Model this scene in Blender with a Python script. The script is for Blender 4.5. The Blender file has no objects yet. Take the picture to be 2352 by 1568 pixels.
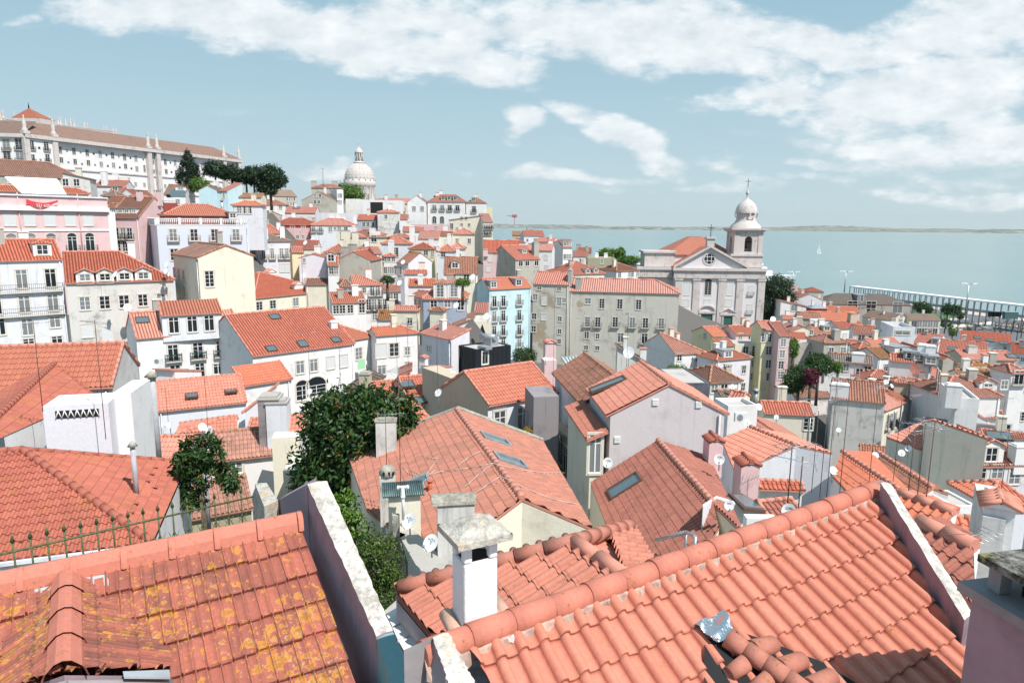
import bpy,bmesh,math,random
import numpy as np
from mathutils import Vector,Matrix
random.seed(7);RNG=np.random.default_rng(7)
R=math.radians
SC=bpy.context.scene
COL=SC.collection
FL=1568.;TH=R(9.77);RO=R(.55)
CX=np.array([1.,0,0]);CF=np.array([0,math.cos(TH),-math.sin(TH)]);CU=np.array([0,math.sin(TH),math.cos(TH)])
def ray(q):
 u=q[0]-1176;v=q[1]-784
 a=u*math.cos(RO)+v*math.sin(RO);b=-u*math.sin(RO)+v*math.cos(RO)
 d=a*CX+FL*CF-b*CU
 return d/np.linalg.norm(d)
def pz(q,z):
 d=ray(q);return d*(z/d[2])
def pd(q,dist):
 d=ray(q);return d*(dist/d[1])
def proj(p):
 p=np.asarray(p,float);f=p@CF;a=p@CX*FL/f;b=-(p@CU)*FL/f
 return(1176+a*math.cos(RO)-b*math.sin(RO),784+a*math.sin(RO)+b*math.cos(RO))
def hitp(q,P,N):
 r=ray(q);return r*((P@N)/(r@N))
REG=dict(a=(0,400,2.296),b=(1024,600,2.296),c=(2048,700,2.296),d=(3072,900,2.296),e=(0,1000,2.296),f=(1024,1200,2.296),g=(2048,1300,2.296),h=(3072,1500,2.296),i=(0,1650,2.296),j=(1024,1750,2.296),k=(2048,1900,2.296),l=(3072,2048,2.296),m=(0,2048,2.296),n=(1024,2048,2.296),o=(0,1300,3.672),p=(540,1380,3.672),q=(560,1640,3.672),r=(1380,1340,3.672),s=(1500,1950,2.008),t=(2500,1900,1.887),u=(3500,1900,1.888),v=(1350,1550,1.2218),w=(2150,1350,1.2218),y=(3250,1500,1.5887),Y=(2736,1200,.98676),x=(0,0,1/1.7415))
def Z(reg,x,y=None):
 if y is None:x,y=x
 o=REG[reg];return((o[0]+x/o[2])/1.7415,(o[1]+y/o[2])/1.7415)
KZ=np.array([0,0,1.])
def A3(*v):return np.array(v,float)
def unit(v):return v/np.linalg.norm(v)
MATS={}
class NT:
 def __init__(s,name,tree=None):
  if tree is None:
   m=bpy.data.materials.new(name);m.use_nodes=True;s.m=m;s.t=m.node_tree;s.b=s.t.nodes['Principled BSDF']
  else:s.t=tree
  s.n=s.t.nodes;s.l=s.t.links
 def new(s,typ,**k):
  n=s.n.new(typ)
  for a,v in k.items():setattr(n,a,v)
  return n
 def val(s,sock,v):
  if isinstance(v,(int,float,tuple,list)):sock.default_value=(tuple(v)+(1,)if isinstance(v,(tuple,list))and len(v)==3 and sock.type=='RGBA' else v)
  else:s.l.new(v,sock)
 def math(s,op,a,b=0,c=None,clamp=False):
  n=s.new('ShaderNodeMath',operation=op,use_clamp=clamp);s.val(n.inputs[0],a);s.val(n.inputs[1],b)
  if c is not None:s.val(n.inputs[2],c)
  return n.outputs[0]
 def mix(s,f,a,b,typ='MIX'):
  n=s.new('ShaderNodeMix',data_type='RGBA',blend_type=typ);s.val(n.inputs[0],f);s.val(n.inputs[6],a);s.val(n.inputs[7],b)
  return n.outputs[2]
 def noise(s,vec,scale,detail=3,rough=.55,dim='3D'):
  n=s.new('ShaderNodeTexNoise',noise_dimensions=dim)
  if vec is not None:s.l.new(vec,n.inputs['Vector'])
  s.val(n.inputs['Scale'],scale);n.inputs['Detail'].default_value=detail;n.inputs['Roughness'].default_value=rough
  return n.outputs['Fac']
 def mapr(s,v,a,b,c=0,d=1,smooth=False):
  n=s.new('ShaderNodeMapRange');n.clamp=True
  if smooth:n.interpolation_type='SMOOTHSTEP'
  s.val(n.inputs[0],v)
  for i,x in enumerate((a,b,c,d)):s.val(n.inputs[i+1],x)
  return n.outputs[0]
 def sep(s,v):
  n=s.new('ShaderNodeSeparateXYZ');s.l.new(v,n.inputs[0]);return n.outputs
 def comb(s,x,y,z=0):
  n=s.new('ShaderNodeCombineXYZ');s.val(n.inputs[0],x);s.val(n.inputs[1],y);s.val(n.inputs[2],z);return n.outputs[0]
 def bump(s,h,strength=1,dist=.02):
  n=s.new('ShaderNodeBump');s.val(n.inputs['Height'],h);n.inputs['Strength'].default_value=strength;n.inputs['Distance'].default_value=dist
  s.l.new(n.outputs[0],s.b.inputs['Normal'])
 def pos(s):
  return s.new('ShaderNodeNewGeometry').outputs['Position']
 def scale(s,v,xyz):
  n=s.new('ShaderNodeVectorMath',operation='MULTIPLY');s.l.new(v,n.inputs[0]);n.inputs[1].default_value=xyz;return n.outputs[0]
def simple(name,col,rough=.6,metal=0,noise=0,bump=0,nscale=3,spec=.5):
 if name in MATS:return MATS[name]
 t=NT(name);b=t.b;b.inputs['Roughness'].default_value=rough;b.inputs['Metallic'].default_value=metal
 b.inputs['Specular IOR Level'].default_value=spec
 if noise:
  f=t.noise(t.pos(),nscale,4)
  t.val(b.inputs['Base Color'],t.mix(t.mapr(f,.3,.7),tuple(c*(1-noise)for c in col),tuple(min(1,c*(1+noise))for c in col)))
  if bump:t.bump(f,.6,bump)
 else:b.inputs['Base Color'].default_value=(*col,1)
 MATS[name]=t.m;return t.m
def plaster(name,col,dirt=.35,dcol=(.16,.15,.13),streak=.5,patch=0,pcol=(.33,.24,.16),scale=1.):
 """painted or bare render with stains and streaks of its own"""
 if name in MATS:return MATS[name]
 t=NT(name);P=t.pos()
 n1=t.noise(P,.55*scale,6,.65);n2=t.noise(t.scale(P,(2.2,2.2,.16)),1.1*scale,5,.6);n3=t.noise(P,9*scale,3)
 c=t.mix(t.mapr(n3,.3,.7),tuple(x*.93 for x in col),col)
 c=t.mix(t.math('MULTIPLY',t.mapr(n1,.5,.8,smooth=True),dirt),c,dcol)
 c=t.mix(t.math('MULTIPLY',t.mapr(n2,.56,.78,smooth=True),dirt*streak*1.5),c,dcol)
 if patch:
  n4=t.noise(P,.23*scale,7,.62)
  c=t.mix(t.math('MULTIPLY',t.mapr(n4,.56,.6),patch),c,pcol)
 t.val(t.b.inputs['Base Color'],c);t.b.inputs['Roughness'].default_value=.93;t.b.inputs['Specular IOR Level'].default_value=.15
 t.bump(t.math('ADD',n3,n1),.35,.02)
 MATS[name]=t.m;return t.m
def tilemat(name,col,col2,w=.33,l=.44,geo=False,lich=.0,dirt=.3,stag=False,rollw=.62,lcol=(.46,.2,.035),dcol=(.07,.05,.042),hue=.5,bumpd=.06):
 """fired clay tiles: UV in metres, u along the eave, v up the slope"""
 if name in MATS:return MATS[name]
 warm=lambda c:(c[0],min(1,c[1]*1.12),min(1,c[2]*1.25))
 col,col2=warm(col),warm(col2)
 t=NT(name);uv=t.new('ShaderNodeUVMap').outputs[0];u,v,_=t.sep(uv)
 vr=t.math('DIVIDE',v,l);row=t.math('FLOOR',vr)
 ur=t.math('DIVIDE',u,w)
 if stag:ur=t.math('ADD',ur,t.math('MULTIPLY',t.math('MODULO',row,2),.5))
 cu=t.math('FLOOR',ur)
 wn=t.new('ShaderNodeTexWhiteNoise',noise_dimensions='3D');t.l.new(t.comb(cu,row,.5),wn.inputs['Vector'])
 rnd=wn.outputs['Value']
 oi=t.new('ShaderNodeObjectInfo').outputs['Random']
 big=t.noise(t.pos(),.35,4,.6);mid=t.noise(t.pos(),2.6,5,.65);fine=t.noise(t.pos(),22,4,.6)
 f=t.math('ADD',t.math('MULTIPLY',rnd,.65),t.math('MULTIPLY',big,.55))
 c=t.mix(t.mapr(f,.15,1.05),col,col2)
 c=t.mix(t.mapr(fine,.35,.75,0,.35),c,tuple(x*.6 for x in col2))
 if dirt:
  c=t.mix(t.math('MULTIPLY',t.mapr(t.math('ADD',t.math('MULTIPLY',mid,.7),t.math('MULTIPLY',big,.45)),.56,.82,smooth=True),dirt),c,dcol)
 if lich:
  vo=t.noise(t.pos(),5.5 if geo else 2.0,9,.75);v2=t.noise(t.pos(),30 if geo else 8,5,.7)
  k=t.math('ADD',t.math('ADD',t.math('MULTIPLY',vo,.75),t.math('MULTIPLY',v2,.25)),t.math('MULTIPLY',t.math('SUBTRACT',rnd,.5),.13))
  if geo and lich>.25:
   for sc_,th_,lc in((6.5,.30,lcol),(15.,.30,lcol),(22.,.16,(.42,.40,.36))):
    wv=t.new('ShaderNodeTexVoronoi',feature='F1');wp=t.new('ShaderNodeVectorMath',operation='ADD');nz=t.new('ShaderNodeTexNoise');t.l.new(t.pos(),nz.inputs['Vector']);nz.inputs['Scale'].default_value=sc_*2.2;nz.inputs['Detail'].default_value=3
    t.l.new(t.pos(),wp.inputs[0]);t.l.new(t.scale(nz.outputs['Color'],(.9/sc_,)*3),wp.inputs[1]);t.l.new(wp.outputs[0],wv.inputs['Vector']);wv.inputs['Scale'].default_value=sc_
    rad=t.math('MULTIPLY',t.math('ADD',t.math('MULTIPLY',t.sep(wv.outputs['Color'])[0],.55),t.math('MULTIPLY',t.math('SUBTRACT',t.noise(t.pos(),1.1,3),.42+(.1 if lich<.5 else 0)),2.2)),th_*2)
    e_=t.math('SUBTRACT',rad,wv.outputs['Distance']);c=t.mix(t.math('MULTIPLY',t.mapr(e_,0,.09),.75),c,t.mix(t.mapr(e_,.0,.3),lc,tuple(x*.55 for x in lc)))
  else:c=t.mix(t.math('MULTIPLY',t.mapr(k,.62-lich*.2,.69-lich*.2),.85),c,t.mix(t.mapr(v2,.35,.65),lcol,tuple(x*.45 for x in lcol)))
 if not geo:
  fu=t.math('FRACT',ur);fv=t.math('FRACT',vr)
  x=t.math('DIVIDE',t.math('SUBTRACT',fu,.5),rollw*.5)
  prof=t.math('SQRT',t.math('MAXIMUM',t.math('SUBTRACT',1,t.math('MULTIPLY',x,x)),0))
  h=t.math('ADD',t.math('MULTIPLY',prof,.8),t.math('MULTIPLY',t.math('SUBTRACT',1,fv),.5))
  c=t.mix(t.mapr(prof,.0,.55,.85,0),c,tuple(x*.28 for x in col2))  # channel shade between the rolls put into the colour, row edges likewise
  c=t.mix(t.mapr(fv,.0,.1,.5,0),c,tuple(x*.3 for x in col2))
  t.bump(h,1.0,bumpd)
 else:
  fv=t.math('FRACT',vr);fu=t.math('FRACT',ur)  # relief shade at joints and row edges painted into colour, with grime
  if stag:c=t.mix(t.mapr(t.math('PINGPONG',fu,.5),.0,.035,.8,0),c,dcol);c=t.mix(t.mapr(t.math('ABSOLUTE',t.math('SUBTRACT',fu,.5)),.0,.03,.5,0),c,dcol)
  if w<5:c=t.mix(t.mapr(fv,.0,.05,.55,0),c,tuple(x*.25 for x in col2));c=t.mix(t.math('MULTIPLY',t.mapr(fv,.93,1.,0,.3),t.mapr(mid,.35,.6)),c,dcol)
  t.bump(t.math('ADD',fine,t.math('MULTIPLY',mid,1)),.5,.008)
 hs=t.new('ShaderNodeHueSaturation');t.l.new(c,hs.inputs['Color'])
 t.val(hs.inputs['Value'],t.mapr(oi,0,1,1-hue*.45,1+hue*.45));t.val(hs.inputs['Saturation'],t.mapr(t.math('FRACT',t.math('MULTIPLY',oi,7.3)),0,1,1-hue*.3,1+hue*.15))
 t.l.new(hs.outputs[0],t.b.inputs['Base Color'])
 t.b.inputs['Roughness'].default_value=.8;t.b.inputs['Specular IOR Level'].default_value=.25
 MATS[name]=t.m;return t.m
def glass(name='window_glass',col=(.02,.025,.03),rough=.08):
 return simple(name,col,rough,0,spec=.8)
class MB:
 def __init__(s):s.v=[];s.f=[];s.m=[];s.uv={};s.sm=[]
 def poly(s,pts,mat=0,uv=None,smooth=False):
  i=len(s.v);s.v.extend([tuple(map(float,p))for p in pts]);s.f.append(tuple(range(i,i+len(pts))))
  s.m.append(mat);s.sm.append(smooth)
  if uv is not None:s.uv[len(s.f)-1]=uv
 def box(s,o,ex,ey,ez,mat=0,caps=True):
  """o = one corner, three edge vectors"""
  o,ex,ey,ez=(np.asarray(a,float)for a in(o,ex,ey,ez))
  if np.dot(np.cross(ex,ey),ez)<0:ex,ey=ey,ex
  p=[o,o+ex,o+ex+ey,o+ey];q=[a+ez for a in p]
  i=len(s.v);s.v.extend([tuple(a)for a in p+q])
  for f in((3,2,1,0),(4,5,6,7),(0,1,5,4),(1,2,6,5),(2,3,7,6),(3,0,4,7)):
   s.f.append(tuple(i+k for k in f));s.m.append(mat);s.sm.append(False)
 def cbox(s,c,ex,ey,ez,mat=0):
  c,ex,ey,ez=(np.asarray(a,float)for a in(c,ex,ey,ez));s.box(c-(ex+ey+ez)/2,ex,ey,ez,mat)
 def tube(s,a,b,r,r2=None,n=8,mat=0,caps=True,smooth=True):
  a=np.asarray(a,float);b=np.asarray(b,float);r2=r if r2 is None else r2
  d=b-a;L=np.linalg.norm(d)
  if L<1e-6:return
  d/=L;h=A3(0,0,1)if abs(d[2])<.9 else A3(1,0,0);x=unit(np.cross(d,h));y=np.cross(d,x);i=len(s.v)
  for k in range(n):
   t=2*math.pi*k/n;w=x*math.cos(t)+y*math.sin(t);s.v.append(tuple(a+w*r));s.v.append(tuple(b+w*r2))
  for k in range(n):
   k2=(k+1)%n;s.f.append((i+2*k,i+2*k+1,i+2*k2+1,i+2*k2));s.m.append(mat);s.sm.append(smooth)
  if caps:
   s.f.append(tuple(i+2*k for k in range(n)));s.m.append(mat);s.sm.append(False)
   s.f.append(tuple(i+2*k+1 for k in range(n-1,-1,-1)));s.m.append(mat);s.sm.append(False)
 def path(s,pts,r,n=6,mat=0):
  for a,b in zip(pts[:-1],pts[1:]):s.tube(a,b,r,n=n,mat=mat)
 def lathe(s,c,prof,n=24,mat=0,smooth=True,a0=0.,a1=2*math.pi,sx=1.,sy=1.):
  """prof: [(radius, z)...] around a vertical axis through c"""
  c=np.asarray(c,float);i=len(s.v);full=abs(a1-a0-2*math.pi)<1e-6;m=n if full else n+1
  for r,z in prof:
   for k in range(m):
    t=a0+(a1-a0)*k/n;s.v.append((c[0]+r*math.cos(t)*sx,c[1]+r*math.sin(t)*sy,c[2]+z))
  for j in range(len(prof)-1):
   for k in range(n):
    k2=(k+1)%m;s.f.append((i+j*m+k,i+j*m+k2,i+(j+1)*m+k2,i+(j+1)*m+k));s.m.append(mat);s.sm.append(smooth)
 def prism(s,poly,z0,z1,mat=0,top=True):
  n=len(poly);a=[(p[0],p[1],z0)for p in poly];b=[(p[0],p[1],z1)for p in poly]
  for k in range(n):s.poly([a[k],a[(k+1)%n],b[(k+1)%n],b[k]],mat)
  if top:s.poly(b,mat);s.poly(a[::-1],mat)
 def arrays(s,V,Fq,mat=0,uv=None,smooth=False):
  i=len(s.v);s.v.extend(map(tuple,V));k0=len(s.f)
  for j,f in enumerate(Fq):
   s.f.append(tuple(int(x)+i for x in f));s.m.append(mat);s.sm.append(smooth if isinstance(smooth,bool)else bool(smooth[j]))
   if uv is not None:s.uv[k0+j]=[uv[int(x)]for x in f]
 def build(s,name,mats,parent=None,off=None):
  me=bpy.data.meshes.new(name)
  if off is None:off=ROOTOFF.get(parent.name,(0,0,0))if parent is not None else(0,0,0)
  off=tuple(map(float,off))
  V=np.array(s.v,float).reshape(-1,3)-np.array(off)
  me.from_pydata(V.tolist(),[],s.f)
  if not isinstance(mats,(list,tuple)):mats=[mats]
  for m in mats:me.materials.append(m)
  if max(s.m,default=0)>0:me.polygons.foreach_set('material_index',s.m)
  me.polygons.foreach_set('use_smooth',s.sm)
  if s.uv:
   ul=me.uv_layers.new(name='UVMap');arr=np.zeros(len(me.loops)*2)
   li=0
   for k,f in enumerate(s.f):
    u=s.uv.get(k)
    if u is not None:
     for q,w in enumerate(u):arr[2*(li+q)]=w[0];arr[2*(li+q)+1]=w[1]
    li+=len(f)
   ul.data.foreach_set('uv',arr)
  me.validate();me.update()
  o=bpy.data.objects.new(name,me);COL.objects.link(o)
  if parent is not None:
   o.parent=parent;ROOTOFF[o.name]=off
  else:o.location=off
  return o
ROOTOFF={}
LABELS=set()
def tag(o,label=None,cat=None,group=None,kind=None):
 if label:
  if label in LABELS and not group:print('DUPLABEL',label)
  LABELS.add(label);o['label']=label
  nw=len(label.split())
  if nw<4 or nw>16:print('LABELLEN',nw,label)
 if cat:o['category']=cat
 if group:o['group']=group
 if kind:o['kind']=kind
 return o
def thing(name,loc,label,cat,group=None):
 o=bpy.data.objects.new(name,None);COL.objects.link(o);o.location=tuple(map(float,loc));o.empty_display_size=.3
 ROOTOFF[o.name]=tuple(map(float,loc));return tag(o,label,cat,group)
def inst(name,me,parent,M):
 o=bpy.data.objects.new(name,me);COL.objects.link(o);o.parent=parent;o.matrix_basis=M;ROOTOFF[o.name]=(0,0,0);return o
def frameM(P,e,n,parent):
 off=ROOTOFF[parent.name];P=np.asarray(P,float)-np.array(off)
 return Matrix(((e[0],n[0],0,P[0]),(e[1],n[1],0,P[1]),(e[2],n[2],1,P[2]),(0,0,0,1)))
def struct(name,mb,mat):
 o=mb.build(name,mat);o['kind']='structure';return o
def profile(style,fu):
 if style=='lusa':
  if fu<.5:x=(fu-.25)/.25;return.062*math.sqrt(max(0,1-x*x))
  x=(fu-.5)/.5;return.006+.008*math.cos(2*math.pi*x)-.006
 if style=='canal':
  if fu<.56:x=(fu-.28)/.28;return.065*math.sqrt(max(0,1-x*x))
  x=(fu-.56)/.44;return-.02*math.sin(math.pi*x)
 if style=='soft':
  return.028*(1+math.sin(2*math.pi*(fu-.25)))
 if style=='marseille':
  if fu<.07:return.04
  if fu<.13:return.006
  if fu<.42:return.024
  if fu<.50:return.034
  if fu<.56:return.004
  if fu<.93:return.024
  return.004
USAMP=dict(lusa=[0,.01,.04,.10,.18,.25,.32,.40,.46,.49,.51,.64,.8],canal=[0,.015,.07,.16,.28,.4,.49,.545,.57,.68,.78,.9],soft=[0,.125,.25,.375,.5,.625,.75,.875],marseille=[0,.06,.08,.13,.15,.41,.43,.49,.51,.56,.58,.92,.94])
def clip_poly(bm,poly2):
 n=len(poly2);area=sum(poly2[k][0]*poly2[(k+1)%n][1]-poly2[(k+1)%n][0]*poly2[k][1]for k in range(n))
 sg=1 if area>0 else-1
 for k in range(n):
  a=poly2[k];b=poly2[(k+1)%n];nx,ny=(b[1]-a[1])*sg,-(b[0]-a[0])*sg
  if abs(nx)+abs(ny)<1e-6:continue
  bmesh.ops.bisect_plane(bm,geom=bm.verts[:]+bm.edges[:]+bm.faces[:],plane_co=(a[0],a[1],0),plane_no=(nx,ny,0),clear_outer=True,dist=1e-5)
def tiled(mb,pts,e,style=None,w=.24,l=.4,th=.03,mat=0,org=None,svec=None,hs=1.,jit=1.):
 """pts: convex planar polygon (world); e: eave direction; v runs up the slope; style None = flat face with UVs"""
 pts=[np.asarray(p,float)for p in pts];e=unit(np.asarray(e,float))
 N=np.zeros(3)
 for k in range(len(pts)):N+=np.cross(pts[k]-pts[0],pts[(k+1)%len(pts)]-pts[0])
 N=unit(N)
 if N[2]<0:N=-N;pts=pts[::-1]
 s=unit(np.cross(N,e))
 if s[2]<0:s=-s
 o=min(pts,key=lambda p:p@s)if org is None else np.asarray(org,float)
 if svec is not None:
  sv=unit(svec);sp=sv@s;se=sv@e
  P2=[((p-o)@e-(p-o)@s/sp*se,(p-o)@s/sp)for p in pts];s=sv
 else:P2=[((p-o)@e,(p-o)@s)for p in pts]
 if style is None:
  mb.poly(pts,mat,uv=P2);return
 u0=min(p[0]for p in P2);u1=max(p[0]for p in P2);v0=min(p[1]for p in P2);v1=max(p[1]for p in P2)
 i0=math.floor(u0/w);i1=math.ceil(u1/w);j0=math.floor(v0/l);j1=math.ceil(v1/l)
 us_=[]
 S=USAMP[style]
 bm=bmesh.new();uvl=None
 rows=[]
 for j in range(j0,j1):
  st=.5 if(style=='marseille' and j%2)else 0
  xs=[((i+f-st)*w,profile(style,f)*hs,i)for i in range(i0,i1+1)for f in S]
  jr={i:(random.uniform(-1,1)*.004*jit,random.uniform(-1,1)*.012*jit)for i in range(i0,i1+1)}
  bot=[];top=[];low=[]
  for x,h,i in xs:
   dz,dv=jr[i]
   bot.append(bm.verts.new((x,j*l+dv,h+th+dz)));top.append(bm.verts.new((x,(j+1)*l+.02,h+.002+dz*.3)))
   low.append(bm.verts.new((x,j*l+dv+.004,h*.35+dz-.03)))
  for k in range(len(xs)-1):
   f=bm.faces.new((bot[k],bot[k+1],top[k+1],top[k]));f.smooth=True
   f=bm.faces.new((low[k],low[k+1],bot[k+1],bot[k]));f.smooth=False
 bmesh.ops.split_edges(bm,edges=[ed for ed in bm.edges if len(ed.link_faces)==2 and ed.link_faces[0].smooth!=ed.link_faces[1].smooth])
 clip_poly(bm,P2)
 bm.verts.ensure_lookup_table()
 C=np.array([v.co[:]for v in bm.verts])
 if len(C)==0:bm.free();return
 W=o+C[:,:1]*e+C[:,1:2]*s+C[:,2:3]*N
 F_=[];sm=[]
 UV=[(c[0]-0,c[1])for c in C]
 for f in bm.faces:F_.append([v.index for v in f.verts]);sm.append(f.smooth)
 mb.arrays(W,F_,mat,uv=[(a,b+.004)for a,b in UV],smooth=sm)
 bm.free()
def ridge_caps(mb,a,b,r=.13,seg=.42,mat=0,lift=.0,n=9,over=1.12):
 a=np.asarray(a,float);b=np.asarray(b,float);L=np.linalg.norm(b-a);k=max(1,round(L/seg));d=(b-a)/k
 for i in range(k):
  p=a+d*i+A3(0,0,lift);q=p+d*1.04
  mb.tube(p,q,r*over,r*.93,n=n,mat=mat)
T={}
def mk():
 s1=(.57,.19,.118);s2=(.44,.135,.085)
 T['pink']=tilemat('clay_tiles_salmon',(.60,.225,.15),(.50,.165,.11),dirt=.12)
 T['red']=tilemat('clay_tiles_red',(.52,.15,.09),(.40,.105,.065),dirt=.25)
 T['new']=tilemat('clay_tiles_orange',(.60,.20,.115),(.52,.15,.085),dirt=.08)
 T['pinkwide']=tilemat('clay_tiles_wide_channels',(.60,.225,.15),(.50,.165,.11),w=.46,l=.5,dirt=.15)
 T['mid']=tilemat('clay_tiles_faded_rust',(.50,.19,.115),(.36,.125,.08),dirt=.45,lich=.05)
 T['old']=tilemat('clay_tiles_weathered',(.44,.17,.105),(.27,.12,.08),dirt=.6,lich=.15)
 T['brown']=tilemat('clay_tiles_brown',(.30,.12,.07),(.2,.085,.055),dirt=.6,lich=.1)
 T['grey']=tilemat('clay_tiles_grey',(.27,.2,.16),(.19,.13,.1),dirt=.5,lich=.1)
 T['tan']=tilemat('clay_tiles_tan',(.40,.24,.15),(.30,.17,.11),dirt=.35)
 T['ochre']=tilemat('clay_tiles_ochre',(.42,.2,.08),(.28,.12,.06),dirt=.5,lich=.6)
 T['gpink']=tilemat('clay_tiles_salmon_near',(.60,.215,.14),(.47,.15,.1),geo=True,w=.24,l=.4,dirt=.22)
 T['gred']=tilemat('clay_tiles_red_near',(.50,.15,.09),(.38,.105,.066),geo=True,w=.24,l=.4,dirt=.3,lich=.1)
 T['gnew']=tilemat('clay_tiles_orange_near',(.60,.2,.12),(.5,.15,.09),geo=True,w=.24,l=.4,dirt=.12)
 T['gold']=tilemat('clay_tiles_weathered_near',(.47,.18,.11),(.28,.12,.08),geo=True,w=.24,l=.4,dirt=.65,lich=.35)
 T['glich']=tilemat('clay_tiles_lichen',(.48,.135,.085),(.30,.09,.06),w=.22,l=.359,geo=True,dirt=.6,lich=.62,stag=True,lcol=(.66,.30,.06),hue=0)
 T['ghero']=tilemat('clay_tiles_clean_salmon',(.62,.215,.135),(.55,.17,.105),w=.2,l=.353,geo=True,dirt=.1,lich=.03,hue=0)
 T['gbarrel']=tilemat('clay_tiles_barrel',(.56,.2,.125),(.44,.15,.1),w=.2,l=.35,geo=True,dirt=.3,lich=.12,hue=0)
 for k,c in dict(white=(.80,.78,.78),cool=(.72,.73,.78),lav=(.74,.71,.76),cream=(.74,.69,.58),yellow=(.78,.70,.46),pale=(.80,.75,.62),pink=(.74,.52,.53),rose=(.70,.44,.46),blue=(.60,.70,.78),sky=(.55,.72,.78),tan=(.55,.46,.36),stone=(.52,.47,.41)).items():
  T['w_'+k]=plaster('render_'+k,c,dirt=.36)
 T['w_dirty']=plaster('render_weathered_white',(.66,.64,.62),dirt=.85,patch=.3,pcol=(.4,.37,.34))
 T['w_grey']=plaster('render_weathered_grey',(.46,.44,.39),dirt=.8,patch=.35)
 T['w_beige']=plaster('render_flaking_beige',(.58,.555,.50),dirt=.7,patch=.75,pcol=(.37,.27,.18),scale=.6)
 T['w_ruin']=plaster('render_blackened',(.42,.38,.35),dirt=1.,dcol=(.1,.085,.08),patch=.5,pcol=(.25,.2,.18),scale=.7)
 T['w_dark']=plaster('render_damp_grey',(.30,.27,.28),dirt=.9,dcol=(.05,.05,.06))
 T['w_tile']=simple('glazed_wall_tiles',(.62,.64,.72),.4,noise=.06,nscale=30)
 T['w_azul']=simple('blue_pattern_wall_tiles',(.34,.40,.52),.4,noise=.35,nscale=12)
 T['w_olive']=plaster('render_olive',(.40,.38,.27),dirt=.5);T['w_bluegrey']=plaster('render_stained_blue_grey',(.45,.5,.58),dirt=.9)
 T['w_blackclad']=simple('black_zinc_cladding',(.018,.022,.03),.45,.2);T['blackseam']=simple('black_zinc_seam',(.03,.035,.045),.4,.3)
 T['w_zincbox']=simple('zinc_wall_sheet',(.13,.14,.17),.4,.3,noise=.4,nscale=1.2)
 T['w_gable']=plaster('render_pinkish_grey',(.60,.55,.57),dirt=.4)
 T['w_rust']=plaster('render_dark_red',(.30,.07,.06),dirt=.4)
 T['stone']=plaster('limestone_trim',(.66,.61,.54),dirt=.35)
 T['paleStone']=plaster('pale_limestone',(.60,.54,.52),dirt=.75,dcol=(.2,.17,.17),streak=.9)
 T['lichen_stone']=None
 T['frame']=simple('white_window_paint',(.80,.80,.80),.45)
 t=NT('window_glass');o_=t.new('ShaderNodeObjectInfo').outputs['Random'];t.val(t.b.inputs['Base Color'],t.mix(t.mapr(t.math('FRACT',t.math('MULTIPLY',o_,5.7)),.55,.62,0,1),(.018,.022,.028),(.20,.21,.22)));t.b.inputs['Roughness'].default_value=.1;T['glass']=t.m;T['glassb']=glass('sky_reflecting_glass',(.10,.14,.16),.12)
 T['curtain']=simple('white_shutter',(.62,.63,.64),.6)
 T['iron']=simple('black_iron',(.03,.03,.035),.5,.6)
 T['green']=simple('dark_green_paint',(.03,.11,.09),.5)
 T['metal']=simple('galvanised_metal',(.45,.46,.47),.45,.7,noise=.2)
 T['zinc']=simple('grey_zinc_sheet',(.33,.35,.38),.5,.3,noise=.2)
 T['concrete']=plaster('bare_concrete',(.42,.40,.37),dirt=.6)
 T['slab']=plaster('flat_roof_screed',(.50,.46,.44),dirt=.5)
 T['black']=simple('black_void',(.012,.012,.014),.9)
 T['dish']=simple('white_dish_enamel',(.78,.78,.79),.4,noise=.04)
 T['rustdish']=simple('rusty_dish',(.25,.07,.045),.7,noise=.3)
 T['wood']=simple('dark_wood',(.10,.06,.045),.7)
 T['cap']=simple('ridge_tile_clay',(.57,.235,.17),.8,noise=.16,nscale=2.5,bump=.01)
 T['capo']=simple('weathered_ridge_tile_clay',(.40,.2,.13),.85,noise=.35,nscale=4,bump=.01)
 T['mortar']=simple('lime_mortar',(.42,.29,.24),.95,noise=.35,nscale=9,bump=.02)
mk()
NEARMAT=dict(pink='gpink',red='gred',new='gnew',old='gold',brown='gold',ochre='gold')
WCACHE={}
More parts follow.
